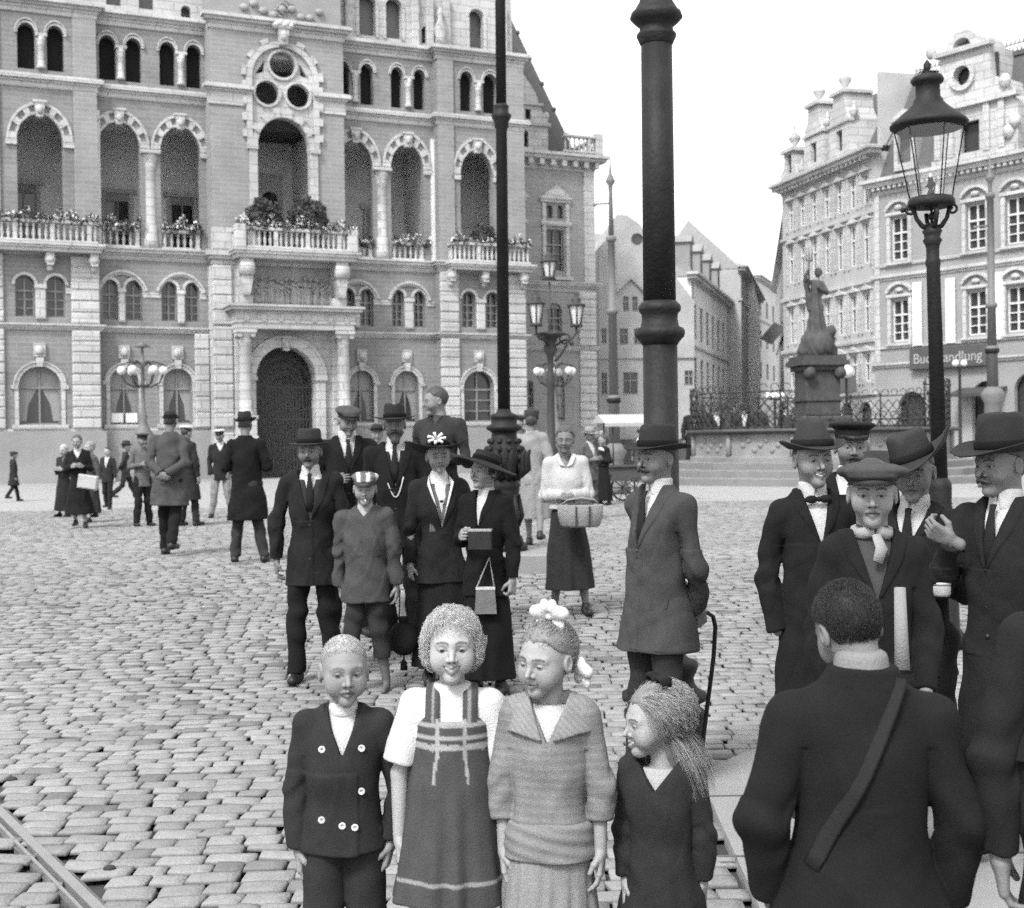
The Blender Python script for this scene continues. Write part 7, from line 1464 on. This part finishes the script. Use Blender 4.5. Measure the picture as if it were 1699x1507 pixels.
# cane: hooked handle in the hand behind the back, leaning out to the right
h = at(1172, 1040, 6.45); tip = at(1160, 1290, 6.55); mb = MB()
top = at(1186, 1060, 6.5)
pth = [at(1158, 1032, 6.45), at(1164, 1020, 6.45), at(1174, 1017, 6.47), at(1183, 1023, 6.5), at(1187, 1040, 6.5), at(1184, 1090, 6.52), at(1170, 1200, 6.55), at(1163, 1262, 6.6), at(1157, 1322, 6.62)]
mb.tube(pth, .011, 8); o = mbcol(mb, 'cane', leather_m, .012, None); tag(o, 'black hooked walking cane hanging from the clasped hands', 'cane')
# basket of the woman in white
W1 = wpos(K20, K20['J']['L'][2]); W2 = wpos(K20, K20['J']['R'][2]); cpt = at(963, 852, 11.75)
bk_ = empty('basket', (cpt.x, cpt.y, cpt.z - .12), .05, 'pale woven basket with dark straps held by the woman in white', 'basket')
bmat = mat('basket_weave', .22, .8, .15, 20, .8, 60, fine=.2, stretch=(1, 1, 3))
mb = MB(); mb.v = []; mb.lathe((0, 0, 0), [(.16, 0), (.18, .02), (.20, .10), (.205, .19), (.195, .20), (.19, .12), (.05, .12)], 28, 1.0, .62); mb.build('basket_body', bmat, bk_)
for dx in (-.05, .07): MB().box(dx - .006, dx + .006, -.135, -.10, .0, .19).build('strap', mat('strap_leather', .03), bk_)
MB().tube([(-.17, 0, .19), (-.12, -.04, .24), (0, -.06, .26), (.12, -.04, .24), (.17, 0, .19)], .010, 8).build('handle', bmat, bk_)
MB().sphere((0, -.02, .17), .13, 12, 8, 1.2, .7, .35).build('cloth_cover', mat('dark_cloth_cover', .03), bk_)
# ladies' bags
def bag(name, x, y, Y, w_, h_, col, label, cat, strapx, strapy, m_=None):
    p = at(x, y, Y); e = empty(name, (p.x, p.y, p.z), 0, label, cat)
    mb = MB(); mb.prism([(-w_/2, 0), (w_/2, 0), (w_*.42, h_), (-w_*.42, h_)], -.02, .02); mb.v = [(x_, y_ * (1.6 if z_ < h_*.5 else 1), z_) for x_, y_, z_ in mb.v]; mbcol(mb, 'bag_body', m_ or leather_m, col, e)
    mb = MB(); mb.box(-w_*.44, w_*.44, -.024, .024, h_ - .012, h_ + .004); mbcol(mb, 'frame', linen_m, .4, e)
    q = at(strapx, strapy, Y); d_ = q - p; mb = MB(); mb.tube([(-w_*.4, 0, h_), tuple(d_), (w_*.4, 0, h_)], .006, 6); mbcol(mb, 'handle', linen_m, .38, e)
bag('handbag', 806, 1018, 8.72, .145, .17, .10, 'pale framed handbag hanging from the hand of the lady with the box', 'handbag', 812, 925)
p = at(670, 1088, 9.2); e = empty('drawstring_bag', (p.x, p.y, p.z), 0, 'round dark drawstring bag with tassel hanging from the lady in the flowered hat', 'handbag')
mb = MB(); mb.sphere((0, 0, .12), .105, 18, 12, 1, .7, 1.15); mb.tube([(0, 0, .23), (0, 0, .27)], [.03, .045], 10); mbcol(mb, 'bag_body', cloth_m, .012, e); mb = MB(); mb.tube([(-.03, 0, .25), (-.02, 0, .46), (.02, 0, .46), (.03, 0, .25)], .005, 5); mbcol(mb, 'cord', cloth_m, .02, e); mb = MB(); mb.tube([(0, 0, 0), (0, 0, -.03), (0, 0, -.045), (0, 0, -.10)], [.004, .008, .022, .026], 8); mbcol(mb, 'tassel', cloth_m, .012, e)
p = at(797, 912, 8.62); e = empty('box', (p.x, p.y, p.z), -.15, 'small dark box or book held to the chest by the lady looking left', 'box')
mb = MB(); mb.bbox(-.075, .075, -.03, .03, 0, .13, .004); mbcol(mb, 'box_body', cloth_m, .025, e); mb = MB(); mb.box(-.076, .076, -.032, .032, .120, .133); mbcol(mb, 'lid_edge', linen_m, .25, e)
p = at(146, 800, 23.0); e = MB().bbox(-.17, .17, -.05, .05, -.12, .12, .02).build('shopping_bag', mat('pale_canvas', .3)); e.location = p; e.rotation_euler = (0, .15, 0); tag(e, 'pale shopping bag carried by the woman in the long dark coat', 'bag')
# rolled paper of the young man in the cap
p0 = at(1493, 975, 4.25); p1 = at(1497, 1112, 4.2); mb = MB(); mb.tube([p0, (p0*.5 + p1*.5), p1], [.018, .021, .024], 14); o = mbcol(mb, 'paper_roll', linen_m, .20, None); tag(o, 'long pale rolled paper held upright by the young man in the flat cap', 'paper roll')
p = at(1563, 985, 5.15); e = empty('tin', (p.x, p.y, p.z), .3, 'small round metal tin in the hands of the stooping man', 'tin'); mb = MB(); mb.lathe((0, 0, 0), [(.03, -.01), (.034, 0), (.034, .03), (.03, .034)], 16); mbcol(mb, 'tin_body', linen_m, .3, e); mb = MB(); mb.lathe((0, 0, 0), [(.035, .034), (.035, .044), (.02, .048)], 16); mbcol(mb, 'lid', linen_m, .4, e)
print('people', round(__import__('time').time() - T0_, 1), 's')
